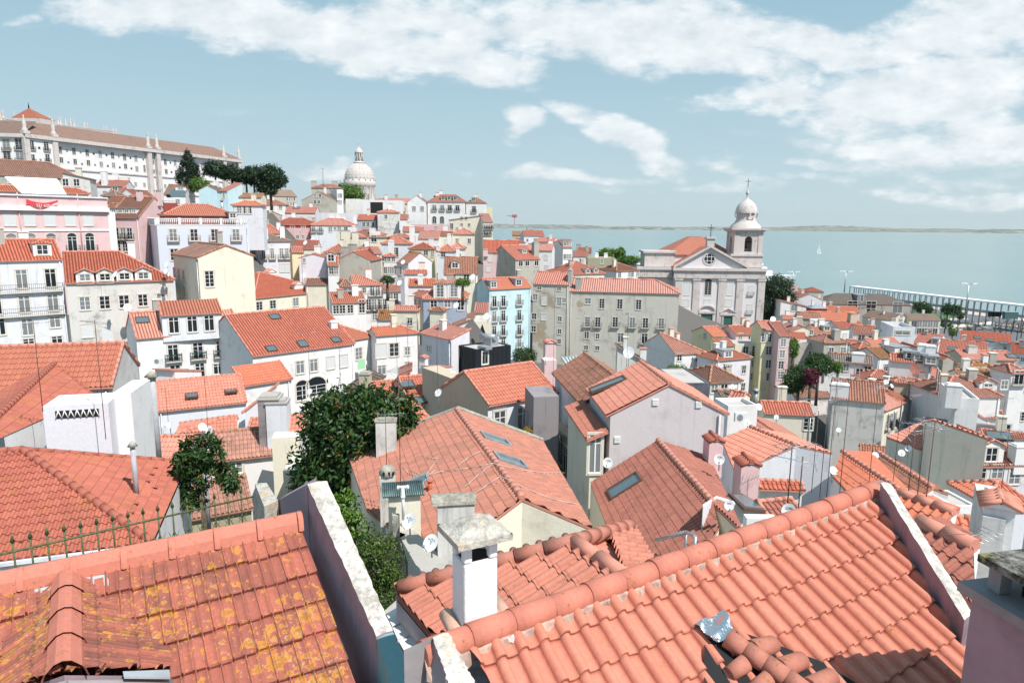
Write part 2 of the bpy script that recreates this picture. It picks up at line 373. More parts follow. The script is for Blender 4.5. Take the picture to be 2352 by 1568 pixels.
def win_meshes(kind,w,h,lod):
 """local frame: x along the wall, y into the wall, z up; origin at the opening's centre"""
 key=(kind,round(w,2),round(h,2),lod)
 if key in WCACHE:return WCACHE[key]
 arch=kind[0]=='a';out={}
 s=MB();b=.13+.02*(w>1.3);p=.05
 x,z=w/2,h/2
 def bar(mb,x0,x1,z0,z1,y0,y1,m=0):mb.box((x0,y0,z0),(x1-x0,0,0),(0,y1-y0,0),(0,0,z1-z0),m)
 bar(s,-x-b,-x,-z-b,z,-p,.02);bar(s,x,x+b,-z-b,z,-p,.02)
 bar(s,-x,x,-z-b,-z,-p-.04,.02)
 if arch:
  n=8
  for k in range(n):
   t0=math.pi*k/n;t1=math.pi*(k+1)/n
   i0=(x*math.cos(t0),z+x*.8*math.sin(t0));i1=(x*math.cos(t1),z+x*.8*math.sin(t1))
   o0=((x+b)*math.cos(t0),z+(x*.8+b)*math.sin(t0));o1=((x+b)*math.cos(t1),z+(x*.8+b)*math.sin(t1))
   s.poly([(i0[0],-p,i0[1]),(o0[0],-p,o0[1]),(o1[0],-p,o1[1]),(i1[0],-p,i1[1])][::-1])
   s.poly([(o0[0],-p,o0[1]),(o0[0],.02,o0[1]),(o1[0],.02,o1[1]),(o1[0],-p,o1[1])])
 else:bar(s,-x-b,x+b,z,z+b*1.1,-p-.02,.02)
 f=MB();g=MB();fw=.055
 if kind[-1]=='s':
  bar(g,-x,x,-z,z,-.03,.02)
  for k in range(int(h/.16)):bar(f,-x,x,-z+.16*k,-z+.16*k+.02,-.04,-.03)
 else:
  bar(f,-x,-x+fw,-z,z,-.035,.01);bar(f,x-fw,x,-z,z,-.035,.01);bar(f,-x,x,z-fw,z,-.036,.01);bar(f,-x,x,-z,-z+fw,-.036,.01)
  bar(f,-fw*.7,fw*.7,-z,z,-.04,.01)
  nb=max(1,int(round(h/.55))-1)
  if kind[-1]!='p':
   for k in range(nb):zz=-z+h*(k+1)/(nb+1);bar(f,-x,x,zz-.018,zz+.018,-.034,.01)
  else:bar(f,-x,x,z-h*.24,z-h*.24+.05,-.034,.01)
  bar(g,-x,x,-z,z,-.012,.015)
  if arch:g.poly([(x*math.cos(math.pi*k/8),-.012,z+x*.8*math.sin(math.pi*k/8))for k in range(9)][::-1])
 gm=T['curtain']if kind[-1]=='s' else T['glass']
 def mesh(mb,nm,mats):
  o=mb.build(nm,mats);me=o.data;bpy.data.objects.remove(o);return me
 if lod==0:out=dict(s=mesh(s,'window',T['stone']),f=mesh(f,'window_frame',T['frame']),g=mesh(g,'pane',gm))
 else:
  for src,m in((f,1),(g,2)):
   i=len(s.v);s.v+=src.v;s.f+=[tuple(a+i for a in q)for q in src.f];s.m+=[m]*len(src.f);s.sm+=src.sm
  out=dict(s=mesh(s,'window',[T['stone'],T['frame'],gm]))
 WCACHE[key]=out;return out
def balcony_mesh(w,lod,col='iron',flowers=False):
 key=('bal',round(w,2),lod,col,flowers)
 if key in WCACHE:return WCACHE[key]
 m=MB();dp=.42
 m.box((-w/2,-dp,-.1),(w,0,0),(0,dp,0),(0,0,.1),0)
 bw=.03 if lod<2 else.05;H=.92
 for zz in(.08,H):m.box((-w/2,-dp+.02,zz),(w,0,0),(0,bw,0),(0,0,bw),1)
 for sx in(-w/2,w/2-bw):
  for zz in(.08,H):m.box((sx,-dp+.02,zz),(bw,0,0),(0,dp,0),(0,0,bw),1)
 n=max(3,int(w/(.13 if lod<1 else.2)))
 for k in range(n+1):m.box((-w/2+(w-bw)*k/n,-dp+.02,0),(bw*.7,0,0),(0,bw*.7,0),(0,0,H),1)
 for sx in(-w/2,w/2-bw):
  for k in(1,2):m.box((sx,-dp+dp*k/3,0),(bw*.7,0,0),(0,bw*.7,0),(0,0,H),1)
 mats=[T['stone'],T[col]if col in T else T['iron']]
 if flowers:
  for k in range(3):m.box((-w/2+.1+k*w/3,-dp-.1,H-.22),(w/3-.2,0,0),(0,.16,0),(0,0,.16),2)
  mats.append(T['green'])
 o=m.build('balcony',mats);me=o.data;bpy.data.objects.remove(o);WCACHE[key]=me;return me
def add_window(root,P,e,n,w,h,kind,lod):
 M=frameM(P,e,n,root);k=kind.replace('B','').replace('F','').replace('R','')or 'w'
 ms=win_meshes(k,w,h,lod)
 o=inst('window',ms['s'],root,M)
 if lod==0:
  inst('window_frame',ms['f'],o,Matrix());inst('pane',ms['g'],o,Matrix())
 if 'B' in kind:
  Pb=np.asarray(P)-KZ*(h/2+.02)
  inst('balcony',balcony_mesh(w+.7,lod,'redrail' if 'R' in kind else 'iron','F' in kind),root,frameM(Pb,e,n,root))
 return o
T['redrail']=simple('brown_red_iron',(.22,.07,.06),.6)
HOUSES={}
GROUND=[]
class House:pass
def px(reg,q):return Z(reg,q)if reg else q
def house(label,reg,A,B,d,C=None,D=None,yaw=None,roof='g',pitch=24,wh=9,wm='white',rm='pink',wins=(),ch=(),dorm=(),sky=(),over=.25,name='house',cat='house',group=None,style='lusa',near=None,key=None,trim=True,Wm=None,hipl=None,hipr=None,tw=.24,tl=.4,side=None,parap=.5,caps=True,on=None,wml=None):
 A_=px(reg,A);B_=px(reg,B);H=House()
 a=pd(A_,d)
 if yaw is None:
  b=pz(B_,a[2]);e=b-a;e[2]=0;W=np.linalg.norm(e);e/=W
 else:
  e=A3(math.cos(R(yaw)),math.sin(R(yaw)),0)
  if Wm:W=Wm
  else:
   lo,hi=.1,120.
   for _ in range(50):
    mid=(lo+hi)/2
    p=a+e*mid
    x=proj(p)[0]if p@CF>.5 else(9e9)
    if x<B_[0]:lo=mid
    else:hi=mid
   W=(lo+hi)/2
 n=A3(-e[1],e[0],0);H.a,H.e,H.n,H.W=a,e,n,W
 tp=math.tan(R(pitch))
 if rm=='new' and d>60 and label and not on:rm=random.Random(label+'r').choice(['new','new','new','pink','red','old','mid','mid'])
 if D is None:
  if C is not None:
   up=n+KZ*tp;N=unit(np.cross(e,up));c=hitp(px(reg,C),a,N);t=(c-a)@n
   if roof in('g','h'):D=2*t
   else:D=t
   if not(1<D<60):print('BADDEPTH',label[:40],round(D,1),'W',round(W,1));D=8 if D<1 or D>60 else D
  else:D=8
 H.D=D
 yawd=math.degrees(math.atan2(e[1],e[0]))
 if abs(yawd)>60 or W>45:print('CHECK',label[:45],'yaw',round(yawd),'W',round(W,1),'D',round(D,1))
 if near is None:near=d<62
 lod=0 if d<95 else(1 if d<170 else 2)
 Pt=lambda s_,t_,z_:a+e*s_+n*t_+KZ*z_
 tmat=T[NEARMAT.get(rm,rm)]if near and NEARMAT.get(rm,rm)in T else T[rm]
 st=style if near else None
 root=on.root if on else thing(name,Pt(W/2,D/2,-wh),label,cat,group)
 H.root=root
 if key:HOUSES[key]=H
 if not on:c_=Pt(W/2,D/2,-wh);GROUND.append((c_[0],c_[1],c_[2]))
 wmat=T['w_'+wm]
 polys=[];ridges=[];o=over
 if roof=='g':
  h=tp*D/2
  polys=[([(0,0,0),(W,0,0),(W,D/2,h),(0,D/2,h)],e),([(W,D,0),(0,D,0),(0,D/2,h),(W,D/2,h)],e)]
  ridges=[((0,D/2,h),(W,D/2,h))]
 elif roof=='h':
  h=tp*D/2;il=D/2 if hipl is None else hipl;ir=D/2 if hipr is None else hipr
  if il+ir>W-.2:k=(W-.2)/(il+ir);il*=k;ir*=k
  r0,r1=(il,D/2,h),(W-ir,D/2,h)
  polys=[([(0,0,0),(W,0,0),r1,r0],e),([(W,D,0),(0,D,0),r0,r1],e)]
  if il>.01:polys.append(([(0,D,0),(0,0,0),r0],n));ridges+=[((0,0,0),r0),((0,D,0),r0)]
  if ir>.01:polys.append(([(W,0,0),(W,D,0),r1],n));ridges+=[((W,0,0),r1),((W,D,0),r1)]
  ridges.append((r0,r1))
 elif roof in('p','q'):
  h=tp*W/2;i0=W/2 if roof=='q' else 0;i0=min(i0,D*.9);r0=(W/2,i0,h);r1=(W/2,D,h)
  polys=[([(0,D,0),(0,0,0),r0,r1],n),([(W,0,0),(W,D,0),r1,r0],n)]
  if roof=='q':polys.append(([(0,0,0),(W,0,0),r0],e));ridges+=[((0,0,0),r0),((W,0,0),r0)]
  ridges.append((r0,r1))
 elif roof=='s':
  h=tp*D;polys=[([(0,0,0),(W,0,0),(W,D,h),(0,D,h)],e)]
 elif roof=='n':
  h=0;polys=[([(W,D,-tp*D),(0,D,-tp*D),(0,0,0),(W,0,0)],e)]
 elif roof=='l':
  h=tp*W;polys=[([(0,D,0),(0,0,0),(W,0,h),(W,D,h)],n)]
 elif roof=='r':
  h=tp*W;polys=[([(W,0,0),(W,D,0),(0,D,h),(0,0,h)],n)]
 elif roof=='f':h=0
 H.polys=[[Pt(*p)for p in q]for q,_ in polys];H.pitch=pitch;H.h=h
 def roofz(s_,t_):
  if roof in('g','h'):
   z=tp*min(t_,D-t_)
   if roof=='h':
    if hipl is None or hipl>.01:z=min(z,s_*h/max(il,.01))
    if hipr is None or hipr>.01:z=min(z,(W-s_)*h/max(ir,.01))
   return z
  if roof in('p','q'):z=tp*min(s_,W-s_);return min(z,t_*h/i0)if roof=='q' else z
  if roof=='s':return tp*t_
  if roof=='n':return-tp*t_
  if roof=='l':return tp*s_
  if roof=='r':return tp*(W-s_)
  return parap
 H.roofz=roofz;H.Pt=Pt
 ow=min(o,W*.2);od=min(o,D*.2)
 s0,s1=(.08,W-.08)if roof in('g','s','n')else(ow,W-ow)
 t0,t1=od,D-od
 if roof=='f':s0,s1,t0,t1=0,W,0,D
 if roof=='p':t0=.08
 if roof=='h' and hipl==0:s0=.08
 if roof=='h' and hipr==0:s1=W-.08
 H.s0,H.s1,H.t0,H.t1=s0,s1,t0,t1
 m=MB();dz=-.06 if roof!='f' else 0
 def wallpoly(pts):
  m.poly([Pt(pts[0][0],pts[0][1],-wh),Pt(pts[-1][0],pts[-1][1],-wh)]+[Pt(s_,t_,roofz(s_,t_)+dz)for s_,t_ in pts[::-1]])
 mid_t=[(0,D/2)]
 wallpoly([(s0,t0),((s0+s1)/2,t0),(s1,t0)]);wallpoly([(s1,t0),(s1,D/2),(s1,t1)]);wallpoly([(s1,t1),((s0+s1)/2,t1),(s0,t1)]);wallpoly([(s0,t1),(s0,D/2),(s0,t0)])
 if roof=='f' and parap<.06:
  m.poly([Pt(s0,t0,parap),Pt(s1,t0,parap),Pt(s1,t1,parap),Pt(s0,t1,parap)],0)
 elif roof=='f':
  m.poly([Pt(s0+.15,t0+.15,0),Pt(s1-.15,t0+.15,0),Pt(s1-.15,t1-.15,0),Pt(s0+.15,t1-.15,0)],1)
  q=[(s0,t0),(s1,t0),(s1,t1),(s0,t1)];qi=[(s0+.15,t0+.15),(s1-.15,t0+.15),(s1-.15,t1-.15),(s0+.15,t1-.15)]
  for k in range(4):
   k2=(k+1)%4
   m.poly([Pt(*q[k],parap),Pt(*q[k2],parap),Pt(*qi[k2],parap),Pt(*qi[k],parap)],0);m.poly([Pt(*qi[k2],parap),Pt(*qi[k2],0),Pt(*qi[k],0),Pt(*qi[k],parap)],0)
 if wml:m.m[3 if roof!='f' else-1]=2
 m.build('wall',[wmat,T['slab'],T['w_'+(wml or 'white')]],root)
 if trim and roof in('g','h','s','q')and d<190:
  m=MB();zt=roofz(W/2,t0)-.05
  m.box(Pt(s0-.02,t0-.1,zt-.3),e*(s1-s0+.04),n*.1,KZ*.26)
  if s1-s0>2 and roof in('h','q'):
   m.box(Pt(s1,t0-.1,zt-.3),n*(t1-t0+.1),e*.1,KZ*.26);m.box(Pt(s0-.1,t0-.1,zt-.3),n*(t1-t0+.1),e*.1,KZ*.26)
  m.build('cornice',T['stone']if wm not in('white','cool','lav')else T['w_white'],root)
 if polys:
  m=MB()
  for q,ed in polys:
   P=[Pt(*p)for p in q];tiled(m,P,ed,st,w=tw,l=tl)
   Pu=[p-KZ*.1 for p in P]
   m.poly(Pu[::-1],1)
   for k in range(len(P)):
    k2=(k+1)%len(P);m.poly([Pu[k],Pu[k2],P[k2],P[k]],1)
  ro=m.build('roof',[tmat,T['capo']if rm in('old','brown','grey','ochre')else T['cap']],root);H.roofobj=ro
  if caps and(d<210):
   m=MB();r=(.085 if d<20 else.115)if near else.16
   for p,q in ridges:ridge_caps(m,Pt(*p),Pt(*q),r=r,seg=.42 if near else(.9 if d<130 else 3),n=9 if near else 6,lift=.02)
   if roof in('g','s','n')and(near or d<130):
    for s_ in(.06,W-.06):
     zz=.04
     if roof=='g':ridge_caps(m,Pt(s_,0,zz),Pt(s_,D/2,h+zz),r=.09,seg=.42 if near else 1.2,n=7 if near else 5);ridge_caps(m,Pt(s_,D,zz),Pt(s_,D/2,h+zz),r=.09,seg=1.2,n=5)
     if roof=='s':ridge_caps(m,Pt(s_,0,zz),Pt(s_,D,h+zz),r=.09,seg=.42 if near else 1.2,n=7 if near else 5)
   if m.v:m.build('ridge_tiles',T['capo']if rm in('old','brown','grey','ochre')else T['cap'],ro)
 def facept(face,q):
  if face=='f':P0,N,ee,nn=Pt(0,t0,0),n,e,n
  elif face=='r':P0,N,ee,nn=Pt(s1,0,0),e,n,-e
  elif face=='l':P0,N,ee,nn=Pt(s0,0,0),e,-n,e
  return hitp(px(reg,q),P0,N),ee,nn
 H.facept=facept
 for it in wins:
  face,pts,w_,h_=it[:4];kind=it[4]if len(it)>4 else 'w';rg=None
  pts=[tuple(float(v)for v in p.split(','))for p in pts.split()]
  z0=None
  for q in pts:
   P,ee,nn=facept(face,q)
   if z0 is None or abs(P[2]-z0)>.8:z0=P[2]
   P=P.copy();P[2]=z0
   add_window(root,P,ee,nn,w_,h_,kind,lod)
 rr=random.Random(label)
 if d<150 and W>3 and not on and rr.random()<.6:m=MB();s_=s1-.3 if rr.random()<.7 else s0+.3;m.tube(Pt(s_,t0-.1,-wh),Pt(s_,t0-.1,roofz(s_,t0)-.3),.06,n=6);m.build('drain_pipe',T['metal']if rr.random()<.6 else wmat,root)
 if not wins and d>70 and roof in 'gh' and W>4 and not on:
  nw=int((W-1)/2.6);kd=rr.choice(['w','w','p','s'])
  for z_ in(-1.9,-4.8):
   for k in range(nw):
    if rr.random()<.8:add_window(root,Pt((k+.5+.15*rr.random())*W/nw,t0,z_),e,n,.85,1.3,kd,max(1,lod))
 if not ch and 70<d<270 and polys and not on and W>4:
  for k in range(1+(rr.random()<.4)):
   s_,t_=W*rr.uniform(.15,.85),D*rr.uniform(.35,.6);hz=rr.uniform(1.1,1.9);w_=rr.uniform(.6,1.2);m=MB();p=Pt(s_,t_,roofz(s_,t_)-.6);m.box(p,e*w_,n*.7,KZ*(hz+.6));c=m.build('chimney',T[rr.choice(['w_white','w_white','w_cream','concrete'])],root)
   m=MB();m.box(p-e*.08-n*.08+KZ*(hz+.6),e*(w_+.16),n*.86,KZ*.12);m.build('chimney_cap',T['cap']if rr.random()<.4 else T['w_cream'],c)
 for it in ch:chimney(H,reg,it)
 for it in dorm:dormer(H,reg,it,lod,tmat,st)
 for it in sky:skylight(H,reg,it)
 return H
def roofhit(H,q):
 best=None
 for P in H.polys:
  N=unit(np.cross(P[1]-P[0],P[2]-P[0]));r=ray(q);dn=r@N
  if abs(dn)<1e-4:continue
  t=(P[0]@N)/dn
  if t<=0:continue
  x=r*t;s=(x-H.a)@H.e;tt=(x-H.a)@H.n
  out=max(0,-s,s-H.W)+max(0,-tt,tt-H.D)+abs((x-H.a)[2]-H.roofz(s,tt))*2
  if best is None or out<best[0]:best=(out,x,N if N[2]>0 else-N)
 if best is None:p=hitp(q,H.a,KZ);return p,KZ
 return best[1],best[2]
def chimney(H,reg,it):
 """(x, y, w, depth, height, style, wall) - x, y = foot of the front face on the roof"""
 x,y,w,dp,hh=it[:5];st=it[5]if len(it)>5 else 'box';wm=it[6]if len(it)>6 else 'white'
 P,N=roofhit(H,px(reg,(x,y)));e,n=H.e,H.n;m=MB();c=MB();mats=[T['w_'+wm]if 'w_'+wm in T else T[wm],T['black'],T['cap']]
 if st=='pipe':
  m.tube(P-KZ*.4,P+KZ*hh,w/2,n=10);c.tube(P+KZ*hh,P+KZ*(hh+.25),w*.95,w*.2,n=10)
  o=m.build('chimney_pipe',T['metal'],H.root);c.build('cowl',T['zinc'],o);return
 b=P-e*w/2-KZ*.9
 m.box(b,e*w,n*dp,KZ*(hh+.9))
 top=P-e*w/2+KZ*hh
 if st=='box':
  c.box(top-e*.06-n*.06,e*(w+.12),n*(dp+.12),KZ*.1)
  if w>.5:c.box(top+e*.1+n*.1+KZ*.1,e*(w-.2),n*(dp-.2),KZ*.14,0)
  cm=[T['concrete']if wm!='white' else T['w_white']]
 elif st=='slab':
  for sx in(0,w-.12):
   for sy in(0,dp-.12):c.box(top+e*sx+n*sy,e*.12,n*.12,KZ*.28)
  c.box(top+e*.12+n*.12,e*(w-.24),n*(dp-.24),KZ*.02,1)
  c.box(top-e*.08-n*.08+KZ*.28,e*(w+.16),n*(dp+.16),KZ*.08);cm=[T['concrete'],T['black']]
 else:
  tr_=min(.07,w*.1);r=w*.3;A,B=top-e*.1-n*.1,top+e*(w+.1)-n*.1;D_=n*(dp+.2);rr=(A+B)/2+KZ*r
  c.poly([A+KZ*0,rr,rr+D_,A+D_][::-1],0);c.poly([rr,B,B+D_,rr+D_][::-1],0);c.poly([A,B,rr],1);c.poly([B+D_,A+D_,rr+D_],1)
  k=max(2,int(np.linalg.norm(D_)/tr_/3))
  for j in range(k+1):
   q=D_*j/k;c.tube(A+q+KZ*.02,rr+q+KZ*.02,tr_,n=6,mat=0);c.tube(B+q+KZ*.02,rr+q+KZ*.02,tr_,n=6,mat=0)
  c.tube(rr,rr+D_,tr_*1.4,n=7,mat=0);cm=[T['cap'],mats[0]]
 o=m.build('chimney',mats,H.root);c.build('chimney_cap',cm,o)
def dormer(H,reg,it,lod,tmat,st):
 """(x, y, w, h, style, win) - foot centre of the front face on the roof; style g gable, f flat, h hipped"""
 x,y,w,hh=it[:4];ds=it[4]if len(it)>4 else 'g';wm=it[5]if len(it)>5 else 'white'
 P,N=roofhit(H,px(reg,(x,y)))
 g=A3(N[0],N[1],0);g=unit(g)if np.linalg.norm(g)>.05 else-H.n
 n=-g;e=A3(n[1],-n[0],0);tp=np.linalg.norm(N[:2])/N[2]
 rh=w*.28 if ds=='g' else(w*.2 if ds=='h' else.08)
 D=hh/tp;D2=(hh+rh)/tp
 m=MB();q=lambda s,t,z:P+e*s+n*t+KZ*z
 m.poly([q(-w/2,0,-.25),q(w/2,0,-.25),q(w/2,0,hh),q(-w/2,0,hh)])
 m.poly([q(w/2,0,-.25),q(w/2,D,hh-.05),q(w/2,D,hh),q(w/2,0,hh)]);m.poly([q(-w/2,D,hh-.05),q(-w/2,0,-.25),q(-w/2,0,hh),q(-w/2,D,hh)])
 if ds=='g':m.poly([q(-w/2,0,hh),q(w/2,0,hh),q(0,0,hh+rh)])
 do=m.build('dormer',T['w_'+wm]if 'w_'+wm in T else T[wm],H.root)
 r=MB();ov=.14
 if ds=='f':
  r.box(q(-w/2-ov,-ov,hh),e*(w+2*ov),n*(D+ov),KZ*.09);rmat=[T['zinc']]
 else:
  i0=w/2 if ds=='h' else-ov
  a0,a1=q(-w/2-ov,-ov,hh-.02),q(w/2+ov,-ov,hh-.02);b0,b1=q(-w/2-ov,D+.2,hh-.02),q(w/2+ov,D+.2,hh-.02);c0,c1=q(0,i0,hh+rh),q(0,D2+.2,hh+rh)
  tiled(r,[b0,a0,c0,c1],n,st);tiled(r,[a1,b1,c1,c0],n,st)
  if ds=='h':tiled(r,[a0,a1,c0],e,st)
  for A_,B_ in((a0,c0),(a1,c0),(c0,c1)):ridge_caps(r,A_,B_,r=.08,seg=.6,n=6,mat=1)
  rmat=[tmat,T['cap']]
 r.build('dormer_roof',rmat,do)
 ww=min(w-.35,1.15);wh_=hh-.35
 ms=win_meshes('w',ww,wh_,max(1,lod));M=frameM(q(0,0,hh/2),e,n,do);inst('dormer_window',ms['s'],do,M)
def skylight(H,reg,it):
 x,y,w,l=it[:4];op=it[4]if len(it)>4 else 0
 P,N=roofhit(H,px(reg,(x,y)));g=A3(N[0],N[1],0);g=unit(g);n=-g;e=A3(n[1],-n[0],0);s=unit(np.cross(N,e));s=s if s[2]>0 else-s
 P=P+N*.05
 if op:
  s2=s*math.cos(R(op))-N*math.sin(R(op));N=unit(N*math.cos(R(op))+s*math.sin(R(op)));s=s2 if s2@s>0 else-s2
  P=P+N*.1
 m=MB();b=.09;t=.09
 for o_,ex,ey in((-e*w/2-s*l/2,e*w,s*b),(-e*w/2+s*(l/2-b),e*w,s*b),(-e*w/2-s*(l/2-b),e*b,s*(l-2*b)),(e*(w/2-b)-s*(l/2-b),e*b,s*(l-2*b))):
  m.box(P+o_-N*.08,ex,ey,N*(t+.08))
 so=m.build('skylight',T['wood']if w>1.0 or op else T['zinc'],H.root)
 g_=MB();g_.box(P-e*(w/2-b)-s*(l/2-b)+N*.02,e*(w-2*b),s*(l-2*b),N*.02);g_.build('pane',T['glassb'],so)
def text_mesh(body,size,M,mat,parent,name='lettering'):
 c=bpy.data.curves.new(name,'FONT');c.body=body;c.size=size;c.align_x='CENTER';c.align_y='CENTER';c.extrude=.002
 o=bpy.data.objects.new(name,c);COL.objects.link(o)
 dg=bpy.context.evaluated_depsgraph_get();me=bpy.data.meshes.new_from_object(o.evaluated_get(dg));bpy.data.objects.remove(o);bpy.data.curves.remove(c)
 me.materials.clear();me.materials.append(mat)
 q=bpy.data.objects.new(name,me);COL.objects.link(q);q.parent=parent;q.matrix_basis=M;return q
def dish(q,d,r,label,az=125,text=None,arm=.5,mat='dish',el=32,ring=False,group=None):
 """q: pixel centre of the bowl; faces azimuth az (0 = +x, degrees) and up"""
 r*=.52;arm*=.8
 P=pd(q,d);f=A3(math.cos(R(az))*math.cos(R(el)),math.sin(R(az))*math.cos(R(el)),math.sin(R(el)))
 x=unit(np.cross(KZ,f));y=np.cross(f,x);root=thing('satellite_dish',P-KZ*(r+arm),label,'satellite dish',group)
 m=MB();n=20;rings=[(0,-.16*r),(.35,-.14*r),(.7,-.07*r),(1,0)]
 V=[];F_=[]
 for rr,zz in rings:
  for k in range(n):t=2*math.pi*k/n;V.append(P+x*rr*r*math.cos(t)+y*rr*r*1.08*math.sin(t)+f*zz)
 for j in range(len(rings)-1):
  for k in range(n):F_.append([j*n+k,j*n+(k+1)%n,(j+1)*n+(k+1)%n,(j+1)*n+k])
 m.arrays(V,F_,0,smooth=True)
 m.arrays([v-f*.02 for v in V],[q_[::-1]for q_ in F_],0,smooth=True)
 m.build('reflector',T[mat],root)
 m=MB();m.path([P-f*.1*r,P-f*.35*r-KZ*.2*r,P-f*.35*r-KZ*(r+arm)],.025+.01*(d>60));m.build('mount',T['metal'],root)
 m=MB();m.path([P-y*r*1.0,P-y*r*.75+f*r*.9],.015+.008*(d>60));m.tube(P-y*r*.8+f*r*.85,P-y*r*.6+f*r*1.02,.035,.045,n=8);m.build('feed_arm',T['metal'],root)
 if text:
  M=Matrix(((x[0],y[0],f[0],0),(x[1],y[1],f[1],0),(x[2],y[2],f[2],0),(0,0,0,1)))
  off=Vector(tuple(P-np.array(ROOTOFF[root.name])+f*(-.085*r)+y*r*.38));M.translation=off
  g_=T.get('ink')or simple('grey_print',(.07,.075,.085),.5);T['ink']=g_
  if text=='NOS':
   for s_,L in((-.42,'N'),(.42,'S')):
    M2=M.copy();M2.translation=off+Vector(tuple(x*s_*r+f*(.05*r)));text_mesh(L,r*.34,M2,g_,root)
   m=MB();V=[];F_=[]
   for k in range(18):
    t=2*math.pi*k/18
    for rr in(.13,.21):V.append(P+f*(-.06*r)+y*r*.38+x*rr*r*math.cos(t)+y*rr*r*math.sin(t))
   for k in range(18):k2=(k+1)%18;F_.append([2*k,2*k2,2*k2+1,2*k+1])
   m.arrays(V,F_);m.build('logo_ring',simple('light_grey_print',(.3,.31,.33),.5),root)
  else:text_mesh(text,r*.5,M,g_,root)
 return root
def antenna(q,d,h,label,az=20,n=7,L=1.1,kind='yagi',group=None,r=None):
 """q: pixel foot of the mast"""
 P=pd(q,d);root=thing('aerial',P,label,'television aerial',group);r=r or max(.014,d*.00028)
 m=MB();m.tube(P-KZ*.3,P+KZ*h,r,n=6);m.build('mast',T.get('rustmast')or T.setdefault('rustmast',simple('rusty_mast',(.13,.085,.07),.7,.3)),root)
 b=A3(math.cos(R(az)),math.sin(R(az)),.05);c=unit(np.cross(b,KZ));m=MB();Q=P+KZ*(h-.12)
 m.tube(Q-b*L*.3,Q+b*L*.7,r*.7,n=5)
 for k in range(n):
  t=-.28+k/(n-1)*.96;w=.16+.16*(1-k/n)
  m.tube(Q+b*L*t-c*w,Q+b*L*t+c*w,r*.45,n=4)
 for s_ in(-1,1):m.tube(Q-b*L*.3-c*.25+KZ*.02,Q-b*L*.3+c*.25+KZ*s_*.25,r*.45,n=4)
 m.build('elements',T['metal'],root)
 return root
